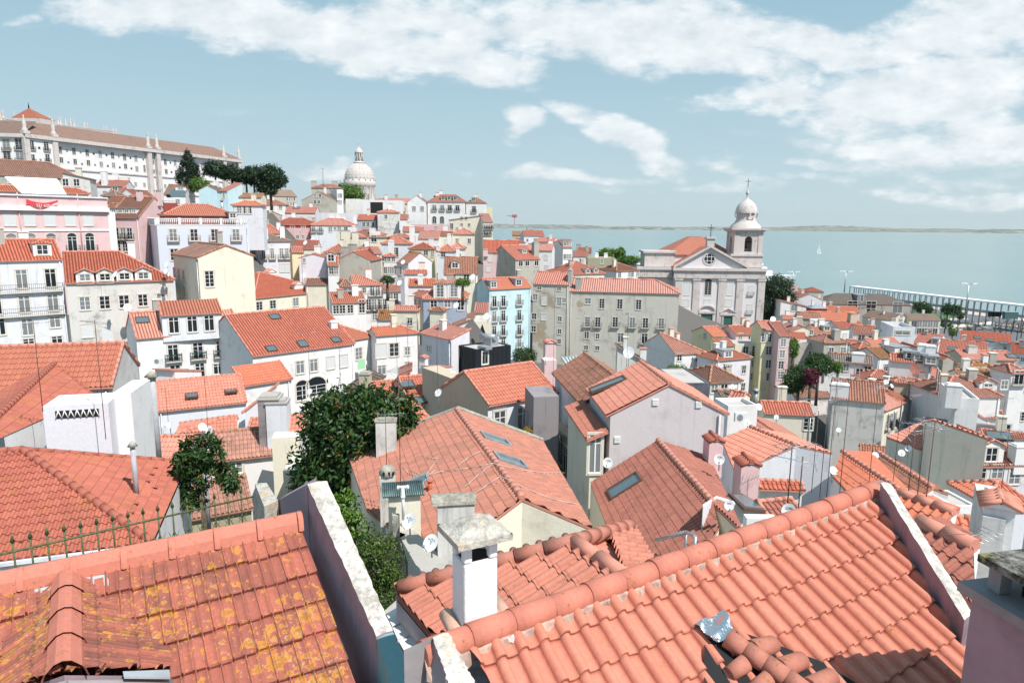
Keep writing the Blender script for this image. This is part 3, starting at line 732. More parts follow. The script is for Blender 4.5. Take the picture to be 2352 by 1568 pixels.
def town():
 h=house
 h('white blue-shadowed apartment house with two dormers and iron balconies at the left edge','a',(-320,1486),(580,1464),78,C=(150,1283),pitch=33,wh=22,wm='cool',rm='red',hipl=0,wins=[('f','-60,1655 200,1648 465,1643',1.15,2.2,'p'),('f','-40,1890 225,1878 487,1862',1.15,2.0,'p'),('f','-5,2080',1.1,2.0,'p'),('f','252,2084',1.15,2.0,'p'),('f','505,2038',1.15,1.35,'p'),('f','265,2240 525,2215',1.15,1.3,'p')],dorm=[(125,1440,1.9,1.5,'h'),(395,1432,1.9,1.5,'h')],key='L1')
 H=HOUSES['L1']
 for q in((200,1765),(215,1980)):
  P,e_,n_=H.facept('f',q);z_=P[2]-H.a[2];P=H.Pt(H.W/2,H.t0,z_);inst('balcony',balcony_mesh(H.W-.6,1),H.root,frameM(P,e_,n_,H.root))
 h('stained white house with four dormers and laundry under its windows','e',(598,305),(1612,272),83,C=(900,15),roof='h',hipl=0,pitch=31,wh=19,wm='dirty',rm='red',wins=[('f','780,490 962,480 1140,470',1.15,1.6),('f','1312,460 1480,430',1.1,1.5),('f','802,740',1.2,1.6,'s'),('f','985,755',1.15,2.2,'s')],dorm=[(785,296,1.9,1.15,'g'),(968,290,1.9,1.15,'g'),(1147,283,1.9,1.15,'g'),(1320,276,1.9,1.15,'g')],key='L2')
 h('pink building with arched windows, white shutters and a long cornice','a',(-150,985),(992,1008),100,yaw=58,roof='f',D=14,wh=22,wm='pink',parap=1.9,wins=[('f','90,1097 272,1099 458,1108',1.5,1.75,'as'),('f','645,1100 808,1102',1.5,1.75,'as'),('f','110,1330 290,1330 475,1328',1.4,2.2,'ap'),('f','665,1322 828,1322',1.4,2.3,'apB')],key='L3')
 H=HOUSES['L3'];m=MB();m.box(H.Pt(0,-.5,-.35),H.e*H.W,H.n*.5,KZ*.7);m.box(H.Pt(H.W-.2,-.15,-20),H.e*1.2,H.n*.5,KZ*19.7);z_=H.facept('f',(400,1206))[0][2]-H.a[2];m.box(H.Pt(0,-.12,z_),H.e*H.W,H.n*.12,KZ*.3);m.box(H.Pt(0,-.25,1.8),H.e*H.W,H.n*.3,KZ*.2);m.build('cornice',T['w_white'],H.root)
 for x_ in(180,728):P,e_,n_=H.facept('f',(x_,1100));m=MB();m.tube(P-n_*.1-KZ*6,P-n_*.1+KZ*4,.08,n=6);m.build('drain_pipe',T['w_rose'],H.root)
 h('narrow pink street house with a tall blank gable wall and five small dormers','a',(990,1078),(1272,1088),118,yaw=-2,C=(1400,895),pitch=33,wh=18,wm='pink',rm='brown',wins=[('f','1015,1225 1070,1232 1133,1238 1193,1243',.9,1.9,'wB'),('f','1020,1340 1085,1345 1150,1350 1212,1355',.9,1.8)],dorm=[(1045,1045,1.0,.9,'f'),(1105,1045,1.0,.9,'f'),(1165,1045,1.0,.9,'f'),(1228,1045,1.0,.9,'f')],ch=[(1275,930,.8,.8,1.6,'slab','pink'),(1440,925,.8,.8,1.5,'slab','pink')])
 H=h('white tile-clad house with a stone balustrade around its attic','a',(1440,1165),(2282,1172),112,yaw=33,roof='f',D=11,wh=17,wm='tile',parap=.25,wins=[('f','1590,1240 1782,1240 1972,1240 2167,1238',1.15,1.9,'wBR'),('f','1600,1420',1.15,1.9),('l','1380,1290',1,1.8)],key='L4')
 m=MB();Pt=H.Pt
 for(s0,t0,s1,t1)in((0,0,H.W,0),(0,0,0,H.D)):
  A,B=Pt(s0,t0,.3),Pt(s1,t1,.3);d=B-A;L=np.linalg.norm(d);u=d/L;w=A3(-u[1],u[0],0)*.25
  m.box(A,d,w,KZ*.12);m.box(A+KZ*.95,d,w,KZ*.14);n=int(L/.28)
  for k in range(n):m.tube(A+u*(k+.5)*.28+w/2+KZ*.12,A+u*(k+.5)*.28+w/2+KZ*.95,.06,.09,n=5)
  for k in range(0,int(L/3.2)+1):m.box(A+u*min(k*3.2,L-.4)-w*.1+KZ*.1,u*.4,w*1.2,KZ*1.1)
 m.build('balustrade',T['w_white'],H.root)
 h('','a',(1500,1050),(2180,1052),114,yaw=33,roof='h',C=(1800,958),pitch=24,wh=2.5,wm='rust',rm='new',on=H,dorm=[(1750,1090,1.3,1.1,'f','zinc'),(1944,1090,1.3,1.1,'f','zinc'),(2140,1092,1.3,1.1,'f','zinc')],ch=[(2045,1060,.45,.45,2.6,'pipe'),(1570,1000,2.2,.8,1.0,'slab','rust')])
 h('pale yellow house with a small red roof and one tall window','a',(1570,1412),(1800,1447),95,C=(2062,1332),pitch=22,wh=14,wm='pale',rm='new',wins=[('r','1923,1642',1.1,2.0,'w'),('f','1602,1588 1643,1597 1686,1605',.8,1.3),('f','1693,1762',.8,1.5)])
 h('old cream house under a broad hipped red roof with two chimneys','b',(-25,1364),(702,1292),119.6,C=(130,1116),roof='h',pitch=20,wh=13,wm='pale',rm='red',wins=[('f','30,1432 155,1420 365,1395',1.3,1.5),('f','552,1365 655,1345',.9,1.8,'p'),('f','657,1474',1.1,1.2)],ch=[(145,1185,2.2,1.2,1.3,'gable'),(395,1275,2.0,1.,.8,'gable')],key='L5')
 h('cream wall house with a tall square chimney below the yellow gable','e',(2030,430),(2262,430),93,yaw=10,D=6,roof='r',pitch=26,wh=11,wm='pale',rm='red',wins=[('f','2110,485',.9,1.3),('r','2260,560',.9,1.2)],ch=[(2082,310,1.0,1.0,1.0,'box','pale'),(2190,370,.7,.8,2.0,'box','pale')])
 H=h('white house with a long roof terrace dormer and three flowered balconies','e',(1247,814),(2217,737),78,C=(1158,580),pitch=29,wh=16,wm='white',rm='new',wins=[('f','1590,945 1818,915 2030,893',1.15,2.0,'pBF'),('f','2155,862',1.15,1.5,'p'),('f','1612,1130',1.15,2.0,'p'),('f','1838,1108',1.1,1.9,'p'),('f','2003,1090',1.1,1.3,'p')],sky=[(1308,645,1.5,1.2),(2080,592,1.3,1.0)],key='L6')
 h('','e',(1478,603),(2045,572),79.5,C=(1430,470),pitch=20,roof='s',wh=3.2,wm='cool',rm='new',on=H,wins=[('f','1597,690 1765,668 1920,650',1.1,1.9,'p')])
 H=h('long white house with five skylights and an arched ground floor window','f',(-31,517),(915,397),76,C=(300,90),pitch=27,wh=14,wm='white',rm='red',tw=.26,near=False,wins=[('f','405,617 530,598',1.05,1.5,'p'),('f','685,575 805,552',1.05,1.5,'s'),('f','555,830',2.6,1.4,'a'),('f','425,850',1.6,1.8,'a')],sky=[(172,155,1.3,1.1),(382,137,1.3,1.1),(430,403,1.2,1.3),(735,366,1.2,1.1),(140,447,1.2,1.1)],ch=[(722,262,.9,.7,.8,'box')],key='L7')
 h('white house with stone-framed windows and laundry beside the skylight house','f',(560,418),(1105,330),90,C=(700,112),roof='h',hipl=0,pitch=24,wh=15,wm='white',rm='new',wins=[('f','943,492',1.2,1.7),('f','1020,682',.95,1.4)],key='L8')
 h('low-eaved white house with corner quoins and a blue cloth at its window','f',(1105,328),(1502,300),95,C=(1270,238),roof='h',hipl=0,pitch=22,wh=15,wm='white',rm='new',wins=[('f','1150,465',1.5,2.0,'s'),('f','1268,455',1.4,1.9),('f','1390,468',.8,1.2),('f','1155,642',1.2,1.3,'p'),('f','1391,610',.7,1.4,'p')],key='L9')
 h('blank lavender-white gable house with one tiny window and a faded pink roof','f',(1502,305),(1782,364),90,C=(1420,160),roof='s',pitch=17,wh=13,wm='lav',rm='pink',wins=[('f','1588,448',.9,.8)])
 h('cream house whose wall rises to the right beside the triangle window','f',(1785,248),(2010,240),108,yaw=2,roof='l',D=9,pitch=22,wh=16,wm='pale',rm='new',wins=[('f','1962,212',.8,1.2,'s'),('f','1862,357',.9,1.2,'s'),('f','1968,327',.8,1.2,'s')])
 H=h('cream house with a triangular opening next to the blue house','f',(2012,222),(2150,212),107,yaw=0,roof='f',D=7,wh=15,wm='pale',parap=.5)
 m=MB();P,e_,n_=H.facept('f',(2078,345));m.poly([P+e_*-1.2-KZ*1.2-n_*.03,P+e_*1.2-KZ*1.2-n_*.03,P+KZ*2.2-n_*.03]);m.build('triangular_opening',T['black'],H.root)
 H=h('black metal-clad roof cube with a ventilation hood','f',(1862,424),(2022,464),82,D=5.2,roof='f',wh=9,wm='blackclad',parap=.15,key='BK')
 m=MB()
 for k in range(14):s_=H.W*k/13;m.box(H.Pt(s_,-.04,-9),H.e*.04,H.n*.04,KZ*9.1)
 for k in range(9):t_=H.D*k/8;m.box(H.Pt(H.W,t_,-9),H.n*.04,H.e*.05,KZ*9.1)
 m.build('seams',T['blackseam'],H.root)
 m=MB();m.box(H.Pt(H.W*.25,3,0),H.e*1.6,H.n*1.2,KZ*.9);m.tube(H.Pt(H.W*.2,2.8,1.1),H.Pt(H.W*.75,3.6,1.1),.4,n=10);m.box(H.Pt(H.W*.7,1,0),H.e*1.6,H.n*1,KZ*.35);m.build('ventilation_hood',T['zinc'],H.root)
 P,e_,n_=H.facept('r',(2103,530));add_window(H.root,P,H.n,-H.e,.9,1.5,'p',1)
 h('light blue house with rows of white balconies and arched dormers','c',(-206,1052),(182,1032),128,C=(0,938),pitch=32,wh=20,wm='sky',rm='new',wins=[('f','-162,1160 -80,1158',.95,2.0,'pB'),('f','65,1143',.95,2.0,'pB'),('f','-164,1298 -81,1296',.95,2.0,'pB'),('f','65,1285',.95,2.0,'pB'),('f','-164,1433 -81,1431',.95,2.0,'pB'),('f','65,1420',.95,2.0,'pB'),('f','-164,1548 -81,1546',.95,2.0,'pB'),('f','65,1533',.95,2.0,'pB')],dorm=[(-168,1040,1.7,1.4,'f','zinc'),(62,1020,1.7,1.4,'f','zinc')],sky=[(-45,1000,1.4,1.2)],key='BL')
 h('left wing of the flaking beige block, with blocked and boarded windows','c',(190,998),(527,1008),141,C=(400,890),pitch=24,wh=20,wm='beige',rm='pinkwide',wins=[('f','213,1122 203,1297 198,1412',1.0,1.3),('f','295,1150',1.0,1.9,'s'),('f','432,1165',.9,1.8),('f','478,1152 438,1322 435,1437 432,1528',.8,1.0),('f','290,1303',1.0,1.3,'s'),('f','250,1040 432,1038',.9,.7)],ch=[(527,985,.7,2.5,2.4,'box','concrete')])
 h('long flaking beige apartment block with six iron balconies below its tiled roof','c',(525,1064),(1548,1091),140,C=(900,952),roof='h',hipl=0,pitch=25,wh=20,wm='beige',rm='pinkwide',wins=[('f','697,1157',1.2,1.2),('f','825,1180 990,1183 1163,1183',1.1,2.0),('f','693,1347 788,1347',1.1,2.0,'wB'),('f','948,1350 1105,1355',1.1,2.0,'wB'),('f','1225,1358 1370,1365',1.1,2.0,'wB'),('f','685,1470',1.0,1.4),('f','785,1480',.8,1.1),('f','997,1495',1.2,1.9,'p'),('f','1217,1500',1.2,2.0,'pB'),('f','1357,1520 1335,1643',.8,.9),('f','680,1585 783,1580',.9,.9)],ch=[(608,1052,1.1,1.1,2.3,'box','concrete')],key='BG')
 h('house with a pink hipped roof and two little dormers behind the beige block','c',(500,914),(862,906),165,C=(620,790),roof='h',pitch=26,wh=8,wm='cream',rm='pink',dorm=[(697,905,1.3,1.2,'g'),(772,900,1.3,1.2,'g')])
 h('small white house with a brown hipped roof just left of the church','c',(960,884),(1170,874),172,C=(1060,808),roof='h',pitch=26,wh=8,wm='cool',rm='brown',wins=[('f','987,915 1080,912 1105,905 1152,915',1,1.5)])
 h('olive flat-roofed wall house in front of the bright green trees','c',(695,768),(945,766),190,yaw=-3,roof='f',D=8,wh=10,wm='olive',parap=.3,wins=[('f','824,795',.8,1.2)],ch=[(778,766,1.0,.8,1.3,'box'),(862,766,1.0,.8,1.3,'box')])
 h('grey house with a dark red roof and three gaping dark windows','c',(35,777),(262,770),165,C=(120,645),pitch=28,wh=9,wm='grey',rm='red',wins=[('f','80,808 140,808 225,806',1.3,1.6,'p')],dorm=[(115,722,1.3,1.0,'f')],ch=[(225,745,1.6,1.0,3.2,'box','concrete')])
 h('white house front with four pointed gable dormers near the water','c',(378,703),(470,690),232,yaw=30,C=(420,630),roof='g',pitch=25,wh=10,wm='white',rm='new',dorm=[(390,690,1.2,1.5,'g'),(412,688,1.2,1.5,'g'),(438,685,1.2,1.5,'g'),(458,682,1.2,1.5,'g')],wins=[('f','395,760 430,757 455,755',.9,1.6)])
 h('taller white house front with three pointed gables beside the water','c',(470,668),(556,664),226,yaw=25,C=(500,600),roof='g',pitch=25,wh=14,wm='white',rm='new',dorm=[(486,655,1.2,1.8,'g'),(510,653,1.2,1.8,'g'),(534,651,1.2,1.8,'g')],wins=[('f','485,750 507,748 530,746',.9,1.6)])
 h('low red-roofed house between the gabled fronts and the green trees','c',(560,745),(702,742),238,yaw=-5,C=(640,692),pitch=25,wh=8,wm='white',rm='red',sky=[(625,715,1,1)])
 h('red roofed house with a block chimney on the bank edge','c',(610,706),(732,702),262,yaw=-5,C=(660,664),pitch=26,wh=8,wm='grey',rm='red',ch=[(612,685,2,1.2,2,'box','concrete')])
 h('orange roofed house just below the crane on the ridge','c',(0,552),(82,550),330,yaw=0,C=(40,513),pitch=25,wh=8,wm='tan',rm='ochre')
 h('white house with a long red roof at the edge of the river view','c',(110,560),(302,566),320,yaw=10,C=(200,508),pitch=28,wh=8,wm='cool',rm='red',ch=[(185,545,1.6,1,2.2,'box','concrete'),(150,510,1.6,1,1.6,'box','concrete')])
 h('white house showing its red hip below the ridge crane','c',(5,620),(130,618),285,yaw=5,C=(60,580),roof='h',pitch=26,wh=8,wm='white',rm='new')
 h('white house with a stepped back orange roof facing the gabled fronts','c',(225,610),(390,628),260,yaw=-15,C=(340,573),pitch=22,wh=9,wm='cool',rm='pink',ch=[(350,590,1,1,1.5)])
 h('long low house whose pink roof runs behind the grey ruin windows','c',(130,690),(372,688),190,yaw=-8,C=(200,632),pitch=20,wh=8,wm='white',rm='pink')
 h('tan roofed terrace strip behind the pointed white fronts','c',(290,652),(388,655),240,yaw=-5,C=(330,625),pitch=18,wh=7,wm='white',rm='tan')
 h('blackened old roofed house with three massive white chimneys','a',(-200,678),(762,705),135,yaw=48,C=(300,565),roof='h',hipl=0,pitch=35,wh=12,wm='grey',rm='brown',wins=[('f','98,738 258,738 475,750',.9,1.0)],ch=[(192,700,3.0,1.2,1.8,'box'),(332,705,3.6,1.2,1.8,'box'),(525,712,2,1.2,2.,'box')])
 h('white gabled side house with two barred windows under the old brown roof','a',(560,712),(835,735),132,yaw=20,roof='r',D=6,pitch=12,wh=12,wm='dirty',rm='grey',wins=[('f','602,757 703,760',1.0,1.3)])
 h('attic roof above the pink building with a tilting greenhouse skylight','a',(-100,828),(830,935),108,yaw=50,C=(400,800),roof='h',hipl=0,pitch=28,wh=4,wm='pink',rm='new',dorm=[(45,925,3.0,2.0,'f','dark'),(215,925,2.8,2.0,'f','dark')],sky=[(640,893,1.3,1.0)],key='AT')
 h('light house with white chimneys in front of the monastery wall','a',(870,788),(1145,798),165,yaw=10,C=(1000,738),pitch=24,wh=8,wm='cool',rm='new',ch=[(957,785,1.2,1,3.2),(1065,795,1.2,1,3.),(1140,800,2,1.5,2.2)])
 h('pale blue gable house in front of the monastery','a',(1100,868),(1225,850),158,yaw=0,roof='p',D=9,pitch=38,wh=8,wm='cool',rm='new')
 h('red roof house with a zinc dormer beside the pale blue gable','a',(990,848),(1110,852),160,yaw=0,C=(1050,800),pitch=30,wh=8,wm='grey',rm='new',dorm=[(1058,838,1.5,1.1,'f','zinc')])
 h('grey tiled pyramid roof house under the monastery wall','a',(925,880),(1070,880),152,yaw=5,C=(1000,830),roof='h',pitch=28,wh=8,wm='grey',rm='grey')
 h('stone walled house with a dark red roof above the narrow street','a',(978,940),(1150,942),138,yaw=8,C=(1050,883),pitch=28,wh=9,wm='grey',rm='brown')
 h('house with a bright orange roof and a pale verge above the narrow street','a',(1120,965),(1290,968),134,yaw=8,C=(1180,880),pitch=26,wh=9,wm='cream',rm='new')
 h('small brown roofed house on the dark street corner','a',(980,990),(1060,992),128,yaw=8,C=(1020,950),pitch=28,wh=8,wm='white',rm='brown')
 h('white gabled house with a window and dark solar heater in front','a',(1500,862),(1700,872),170,yaw=12,C=(1640,778),pitch=25,wh=9,wm='white',rm='tan',dorm=[(1660,835,2.4,1.0,'f')])
 h('pale turquoise gable house below the cypress','a',(1812,830),(2000,822),165,yaw=5,roof='p',D=9,pitch=28,wh=9,wm='sky',rm='grey',ch=[(1980,800,1.2,1.2,1.4)])
 h('turquoise house with twin windows below the pine trees','a',(2003,832),(2085,838),168,yaw=-10,roof='s',D=7,pitch=18,wh=9,wm='sky',rm='new',wins=[('f','2032,878 2050,878',.7,1.3)])
 h('terrace house with an orange roof below the pine trees','a',(2085,888),(2400,895),172,yaw=5,C=(2200,858),pitch=20,wh=8,wm='cream',rm='ochre')
 h('orange roofed white house right of the balustrade house','a',(2120,965),(2420,975),140,yaw=10,C=(2250,930),roof='h',pitch=22,wh=9,wm='cool',rm='new',wins=[('f','2197,1008 2255,1008 2290,1010',.9,1.5)])
 h('grey gable-sided long house with a block chimney near the pines','b',(135,420),(378,432),255,yaw=35,C=(200,362),pitch=22,wh=12,wm='stone',rm='tan',wins=[('f','290,450 310,452 330,455 350,458',.9,1.3),('f','290,495 320,497 350,500',.9,1.3)],ch=[(108,440,2.2,1.5,5,'box','tan')])
 h('large stained stone gable house with small scattered windows','b',(412,462),(742,458),234.5,yaw=0,roof='p',D=13,pitch=26,wh=12,wm='grey',rm='tan',wins=[('f','540,418 587,423',.9,1.1),('f','542,478 577,478',.9,1.1)])
 h('tall pale house with orange roofs beside the dome trees','b',(500,345),(770,352),248,yaw=0,C=(620,312),roof='h',pitch=24,wh=16,wm='stone',rm='new',ch=[(528,345,1.8,1.2,2.2,'box','stone'),(722,350,2,1.2,2.4,'box','stone')],wins=[('f','680,358',1,1)])
 h('narrow white facade with barred windows at the stone gable corner','b',(742,370),(798,380),236,yaw=30,roof='f',D=8,wh=16,wm='cool',parap=.3,wins=[('f','760,420 780,422',.7,1.3),('f','760,480 780,482',.7,1.3)])
 h('white cubic modern house with a recessed terrace','b',(822,490),(955,490),252,yaw=0,roof='f',D=9,wh=9,wm='white',parap=1.6)
 H=h('long white modern cube with one dark square opening','b',(983,492),(1328,495),244,yaw=0,roof='f',D=9,wh=9,wm='white',parap=1.2)
 m=MB();P,e_,n_=H.facept('f',(1108,530));m.box(P-e_*2.2-KZ*1.9-n_*.03,e_*4.4,n_*.04,KZ*3.8);m.build('opening',T['black'],H.root)
 h('long low house with a salmon roof behind the white cubes','b',(1085,490),(1392,492),262,yaw=0,C=(1240,443),pitch=24,wh=9,wm='cream',rm='pink')
 h('white gable house with two windows on the hill crest','b',(1385,480),(1565,478),248,yaw=0,roof='p',D=12,pitch=36,wh=13,wm='white',rm='tan',wins=[('f','1450,540 1525,540',1.3,1.7)])
 h('white palace with four roof dormers and pointed arch windows','b',(1567,474),(1925,482),250,yaw=-3,C=(1750,408),roof='h',pitch=34,wh=15,wm='white',rm='new',wins=[('f','1637,532 1710,532 1780,533 1850,535',1.4,2.0,'pB'),('f','1638,650 1708,650',1.5,1.9,'a')],dorm=[(1660,462,1.6,1.5,'f','dark'),(1718,463,1.6,1.5,'f','dark'),(1773,464,1.6,1.5,'f','dark'),(1830,465,1.6,1.5,'f','dark')])
 h('small white pavilion wing with one dormer right of the palace','b',(1922,482),(2100,487),250,yaw=-5,C=(2000,432),roof='h',pitch=30,wh=14,wm='white',rm='new',wins=[('f','2002,545',1.4,2.2,'pB')],dorm=[(1997,475,1.6,1.4,'f','dark')])
 h('plain yellow box house at the right end of the crest','b',(2095,532),(2165,532),262,yaw=0,roof='f',D=8,wh=12,wm='yellow',parap=.2)
 h('grey-white house with a long gable wall and bright front on the crest slope','b',(2085,660),(2178,662),217.3,yaw=12,D=15,roof='g',pitch=20,wh=13,wm='cream',rm='pink',wins=[('f','2098,705 2120,706 2142,707 2163,708',.8,1.4,'wB'),('f','2100,760 2122,761 2145,762',.8,1.4,'wB'),('l','1888,627 1930,622 1888,688 1957,688',.7,.9)])
 h('block with a pinkish blank gable on the crest slope','b',(1765,640),(2085,664),222.5,yaw=-2,roof='l',D=12,pitch=8,wh=13,wm='cream',rm='tan',wins=[('f','1797,700',1,1.8),('f','1888,627 1930,622',.8,.9),('f','1888,688 1957,688',.8,.9)])
 h('tall stained white block with two blind windows','b',(1108,572),(1322,574),206.1,yaw=12,C=(1220,545),roof='h',pitch=15,wh=13,wm='dirty',rm='new',wins=[('f','1193,614',.9,1.2),('f','1192,697 1255,697',.9,1.2,'s'),('r','1310,640',.5,1)])
 h('blue-grey stained house with a pale roof and blind windows','b',(925,640),(1106,642),210.6,yaw=3,C=(1000,590),pitch=25,wh=10,wm='bluegrey',rm='new',wins=[('f','990,682 1027,672 1072,672',.9,1.4)])
 h('white wall house stepping down right of the stained block','b',(1320,632),(1395,634),203.1,yaw=5,C=(1355,592),pitch=25,wh=11,wm='white',rm='new')
 h('long white retaining house wall below the white cubes','b',(590,582),(980,585),232.3,yaw=0,roof='f',D=6,wh=9,wm='lav',parap=.2)
 h('white flat-topped wall house below the palace','b',(1395,592),(1517,594),224.8,yaw=0,roof='f',D=6,wh=9,wm='white',parap=.2)
 h('pink terrace wall house with a dark awning below the palace','b',(1425,690),(1757,670),213.6,yaw=0,roof='f',D=6,wh=7,wm='rose',parap=.2)
 h('dark red house with a wide salmon roof and rooflights','b',(130,686),(600,690),198.6,yaw=18,C=(400,625),roof='h',pitch=22,wh=9,wm='rust',rm='new',wins=[('f','240,710 335,708 435,708',1.2,1.0)],key='b12')
 h('small pink cube house with two tiny windows','b',(275,728),(487,722),192.7,yaw=14,roof='f',D=7,wh=8,wm='rose',parap=.3,wins=[('f','382,798 433,800',.8,1.),('f','405,757',.4,1.)])
 h('white two-storey house with tall white chimneys and balconies','b',(495,688),(928,692),189.7,yaw=12,C=(700,630),roof='h',pitch=22,wh=10,wm='cool',rm='new',wins=[('f','527,725 592,725',.9,1.7,'pB'),('f','682,728 765,726 825,722',1.0,1.4),('f','725,722',.6,.8)],ch=[(697,682,1.5,1.0,2.6),(755,675,1.0,1.0,2.4),(800,672,1.8,.8,1.4),(910,690,.8,.8,2.6)])
 h('white house with a pink roof, two rooflights and a white gable','b',(262,575),(545,577),217.3,yaw=5,C=(400,520),pitch=25,wh=8,wm='lav',rm='pink',sky=[(372,532,2.2,1.5),(503,550,1.8,2.)])
 h('grey stone house with a dark weedy roof','b',(60,598),(240,600),209.8,yaw=15,C=(130,548),roof='p',pitch=22,wh=9,wm='stone',rm='grey',wins=[('f','110,570',.8,.8),('f','225,630',.7,1.1)])
 h('orange roofed white house at the upper left of the far slope','b',(-40,500),(275,505),232.3,yaw=10,C=(100,450),roof='h',pitch=24,wh=9,wm='white',rm='new',wins=[('f','145,525 180,525 225,527',1,1.2)])
 h('white narrow house with a little arched attic window','b',(-60,510),(52,512),217.3,yaw=10,C=(0,470),pitch=24,wh=11,wm='white',rm='new',wins=[('f','20,560 38,560',.8,1.5)])
 h('brown roofed white house on the stepped lane','b',(20,640),(180,650),194.9,yaw=25,C=(100,600),pitch=24,wh=9,wm='white',rm='brown',ch=[(115,660,.8,.8,2.)])
 h('white house with a grey weathered roof and paired balcony doors','b',(-120,838),(325,826),144,yaw=28,C=(50,760),roof='h',pitch=20,wh=15,wm='cool',rm='grey',wins=[('f','-20,955 70,950 148,942 233,935 283,930',.75,2.2,'pB'),('f','240,1083 290,1075',1.0,1.7,'s'),('f','-10,1090',1.0,1.7)],ch=[(95,820,.8,.8,2.2),(245,810,1.0,.8,2.2)])
 h('salmon hipped roof house above the grey-roofed white house','b',(22,765),(240,768),168.7,yaw=25,C=(120,672),roof='h',pitch=28,wh=8,wm='cream',rm='red')
 h('yellow-green walled house under a small red roof','b',(328,938),(442,932),136.6,yaw=25,C=(380,890),pitch=26,wh=12,wm='yellow',rm='new')
 h('red roofed house with satellite dishes behind the yellow-green wall','b',(330,905),(560,925),156.2,yaw=8,C=(400,830),pitch=24,wh=9,wm='cream',rm='red',ch=[(522,885,1,1,1.6)])
 h('blank lavender gable house with a broken red roof edge','b',(380,990),(665,1000),131.8,yaw=8,D=8,roof='p',pitch=15,wh=13,wm='lav',rm='new',wins=[('f','443,1015',.5,.8)])
 h('white slim house with a tower dormer beside the blank gable','b',(655,1060),(760,1055),129.3,yaw=12,C=(700,975),pitch=30,wh=10,wm='white',rm='new',dorm=[(690,1030,1.6,1.6,'g')],wins=[('f','690,1110 735,1105',.8,1.3)])
 h('bare concrete gabled house with tall wall ribs','b',(725,1010),(1060,1030),136.6,yaw=-3,roof='p',D=12,pitch=25,wh=14,wm='grey',rm='red',ch=[(810,985,1.2,1.5,2.,'box','concrete'),(880,960,1.6,1.5,2.,'box','concrete')])
 h('narrow pink house with shutters behind the concrete gable','b',(1085,950),(1162,940),144,yaw=30,C=(1100,890),pitch=25,wh=14,wm='pink',rm='new',wins=[('f','1105,985 1130,980',.7,1.2),('f','1108,1090 1135,1085',.7,1.3)])
 h('white house with three square windows and a small pink roof','b',(1160,975),(1283,972),146.4,yaw=5,C=(1200,950),roof='h',pitch=22,wh=13,wm='white',rm='new',wins=[('f','1182,1002 1220,1002 1262,1000',.7,1.),('f','1186,1105 1227,1103 1265,1100',.8,1.4),('f','1190,1180',.8,1.2)])
 h('old house with a rusty roof and a stepped wooden upper floor','b',(880,940),(1120,948),156.2,yaw=12,C=(980,868),roof='h',pitch=26,wh=9,wm='tan',rm='old')
 h('white house with a hipped salmon roof left of the concrete gable','b',(618,940),(862,935),158.6,yaw=8,C=(700,868),roof='h',pitch=24,wh=10,wm='cool',rm='new',wins=[('f','762,977',.9,1.3)])
 h('cream house with several chimneys and a dark gap at its side','b',(745,800),(990,808),177.7,yaw=0,C=(860,762),roof='h',pitch=24,wh=9,wm='pale',rm='new',ch=[(775,850,1.6,1,3.,'box','pale'),(822,855,2.2,1,3.,'box','pale'),(910,855,1.4,1,2.6,'box','pale')])
 h('broad salmon roofed house in the middle of the slope','b',(850,775),(1170,778),182.2,yaw=2,C=(1010,730),roof='h',pitch=22,wh=8,wm='cream',rm='new',ch=[(897,755,1,1,1.5),(1070,778,1.6,1,1.5)])
 h('cream house with an arched attic opening amid the slope roofs','b',(1030,800),(1215,800),176.2,yaw=0,roof='h',C=(1120,785),pitch=12,wh=9,wm='pale',rm='tan',wins=[('f','1083,815',1.4,1.6,'p')])
 h('lavender wall house under a broad hipped roof with one white door','b',(1140,858),(1418,866),167.2,yaw=0,C=(1290,803),roof='h',pitch=24,wh=11,wm='cool',rm='new',wins=[('f','1283,940',1.3,2.3)],ch=[(1240,955,1.3,1,3.,'box')])
 h('small white house with a red hip above the lavender wall','b',(1218,800),(1425,803),176.2,yaw=0,C=(1310,770),roof='h',pitch=22,wh=8,wm='white',rm='new',ch=[(1433,860,1.2,1,4.2)],wins=[('f','1397,825',.8,1.)])
 h('white walled house with twin white chimneys in the slope centre','b',(1343,745),(1535,735),191.2,yaw=5,C=(1440,706),pitch=22,wh=9,wm='white',rm='new')
 h('long house with a smooth pink roof in the slope centre','b',(1485,812),(1680,816),180.7,yaw=0,C=(1580,742),pitch=24,wh=9,wm='white',rm='pink')
 h('orange roofed house with an attic light right of the pink roof','b',(1652,780),(1800,782),183.7,yaw=0,C=(1720,748),pitch=22,wh=9,wm='cream',rm='new')
 h('cream house with a dark tank beside its salmon hip','b',(1788,770),(2005,772),187.4,yaw=0,C=(1880,720),roof='h',pitch=24,wh=10,wm='cream',rm='pink')
 h('yellow walled house with a mustard roof and white verges','b',(1395,905),(1640,912),158.6,yaw=0,C=(1520,850),roof='h',pitch=22,wh=10,wm='yellow',rm='new',wins=[('f','1560,945',1,1.1),('f','1620,955',.7,1.4)])
 h('white house with one window below the yellow walled house','b',(1655,928),(1830,932),153.7,yaw=0,C=(1720,868),roof='h',pitch=26,wh=10,wm='cool',rm='new',wins=[('f','1719,957',1,1.3)],ch=[(1672,925,.8,.8,1.)])
 h('salmon hip roof house left of the tall pink house','b',(1762,905),(1920,912),168.7,yaw=0,C=(1840,855),roof='h',pitch=26,wh=9,wm='white',rm='pink',ch=[(1772,860,.9,.9,2.2)])
 h('lavender white house with a big gable and an old reddish roof','b',(1285,1035),(1395,1060),136.6,yaw=-30,C=(1500,940),pitch=26,wh=12,wm='lav',rm='old',wins=[('f','1286,1105 1304,1108 1322,1112',.8,1.6)])
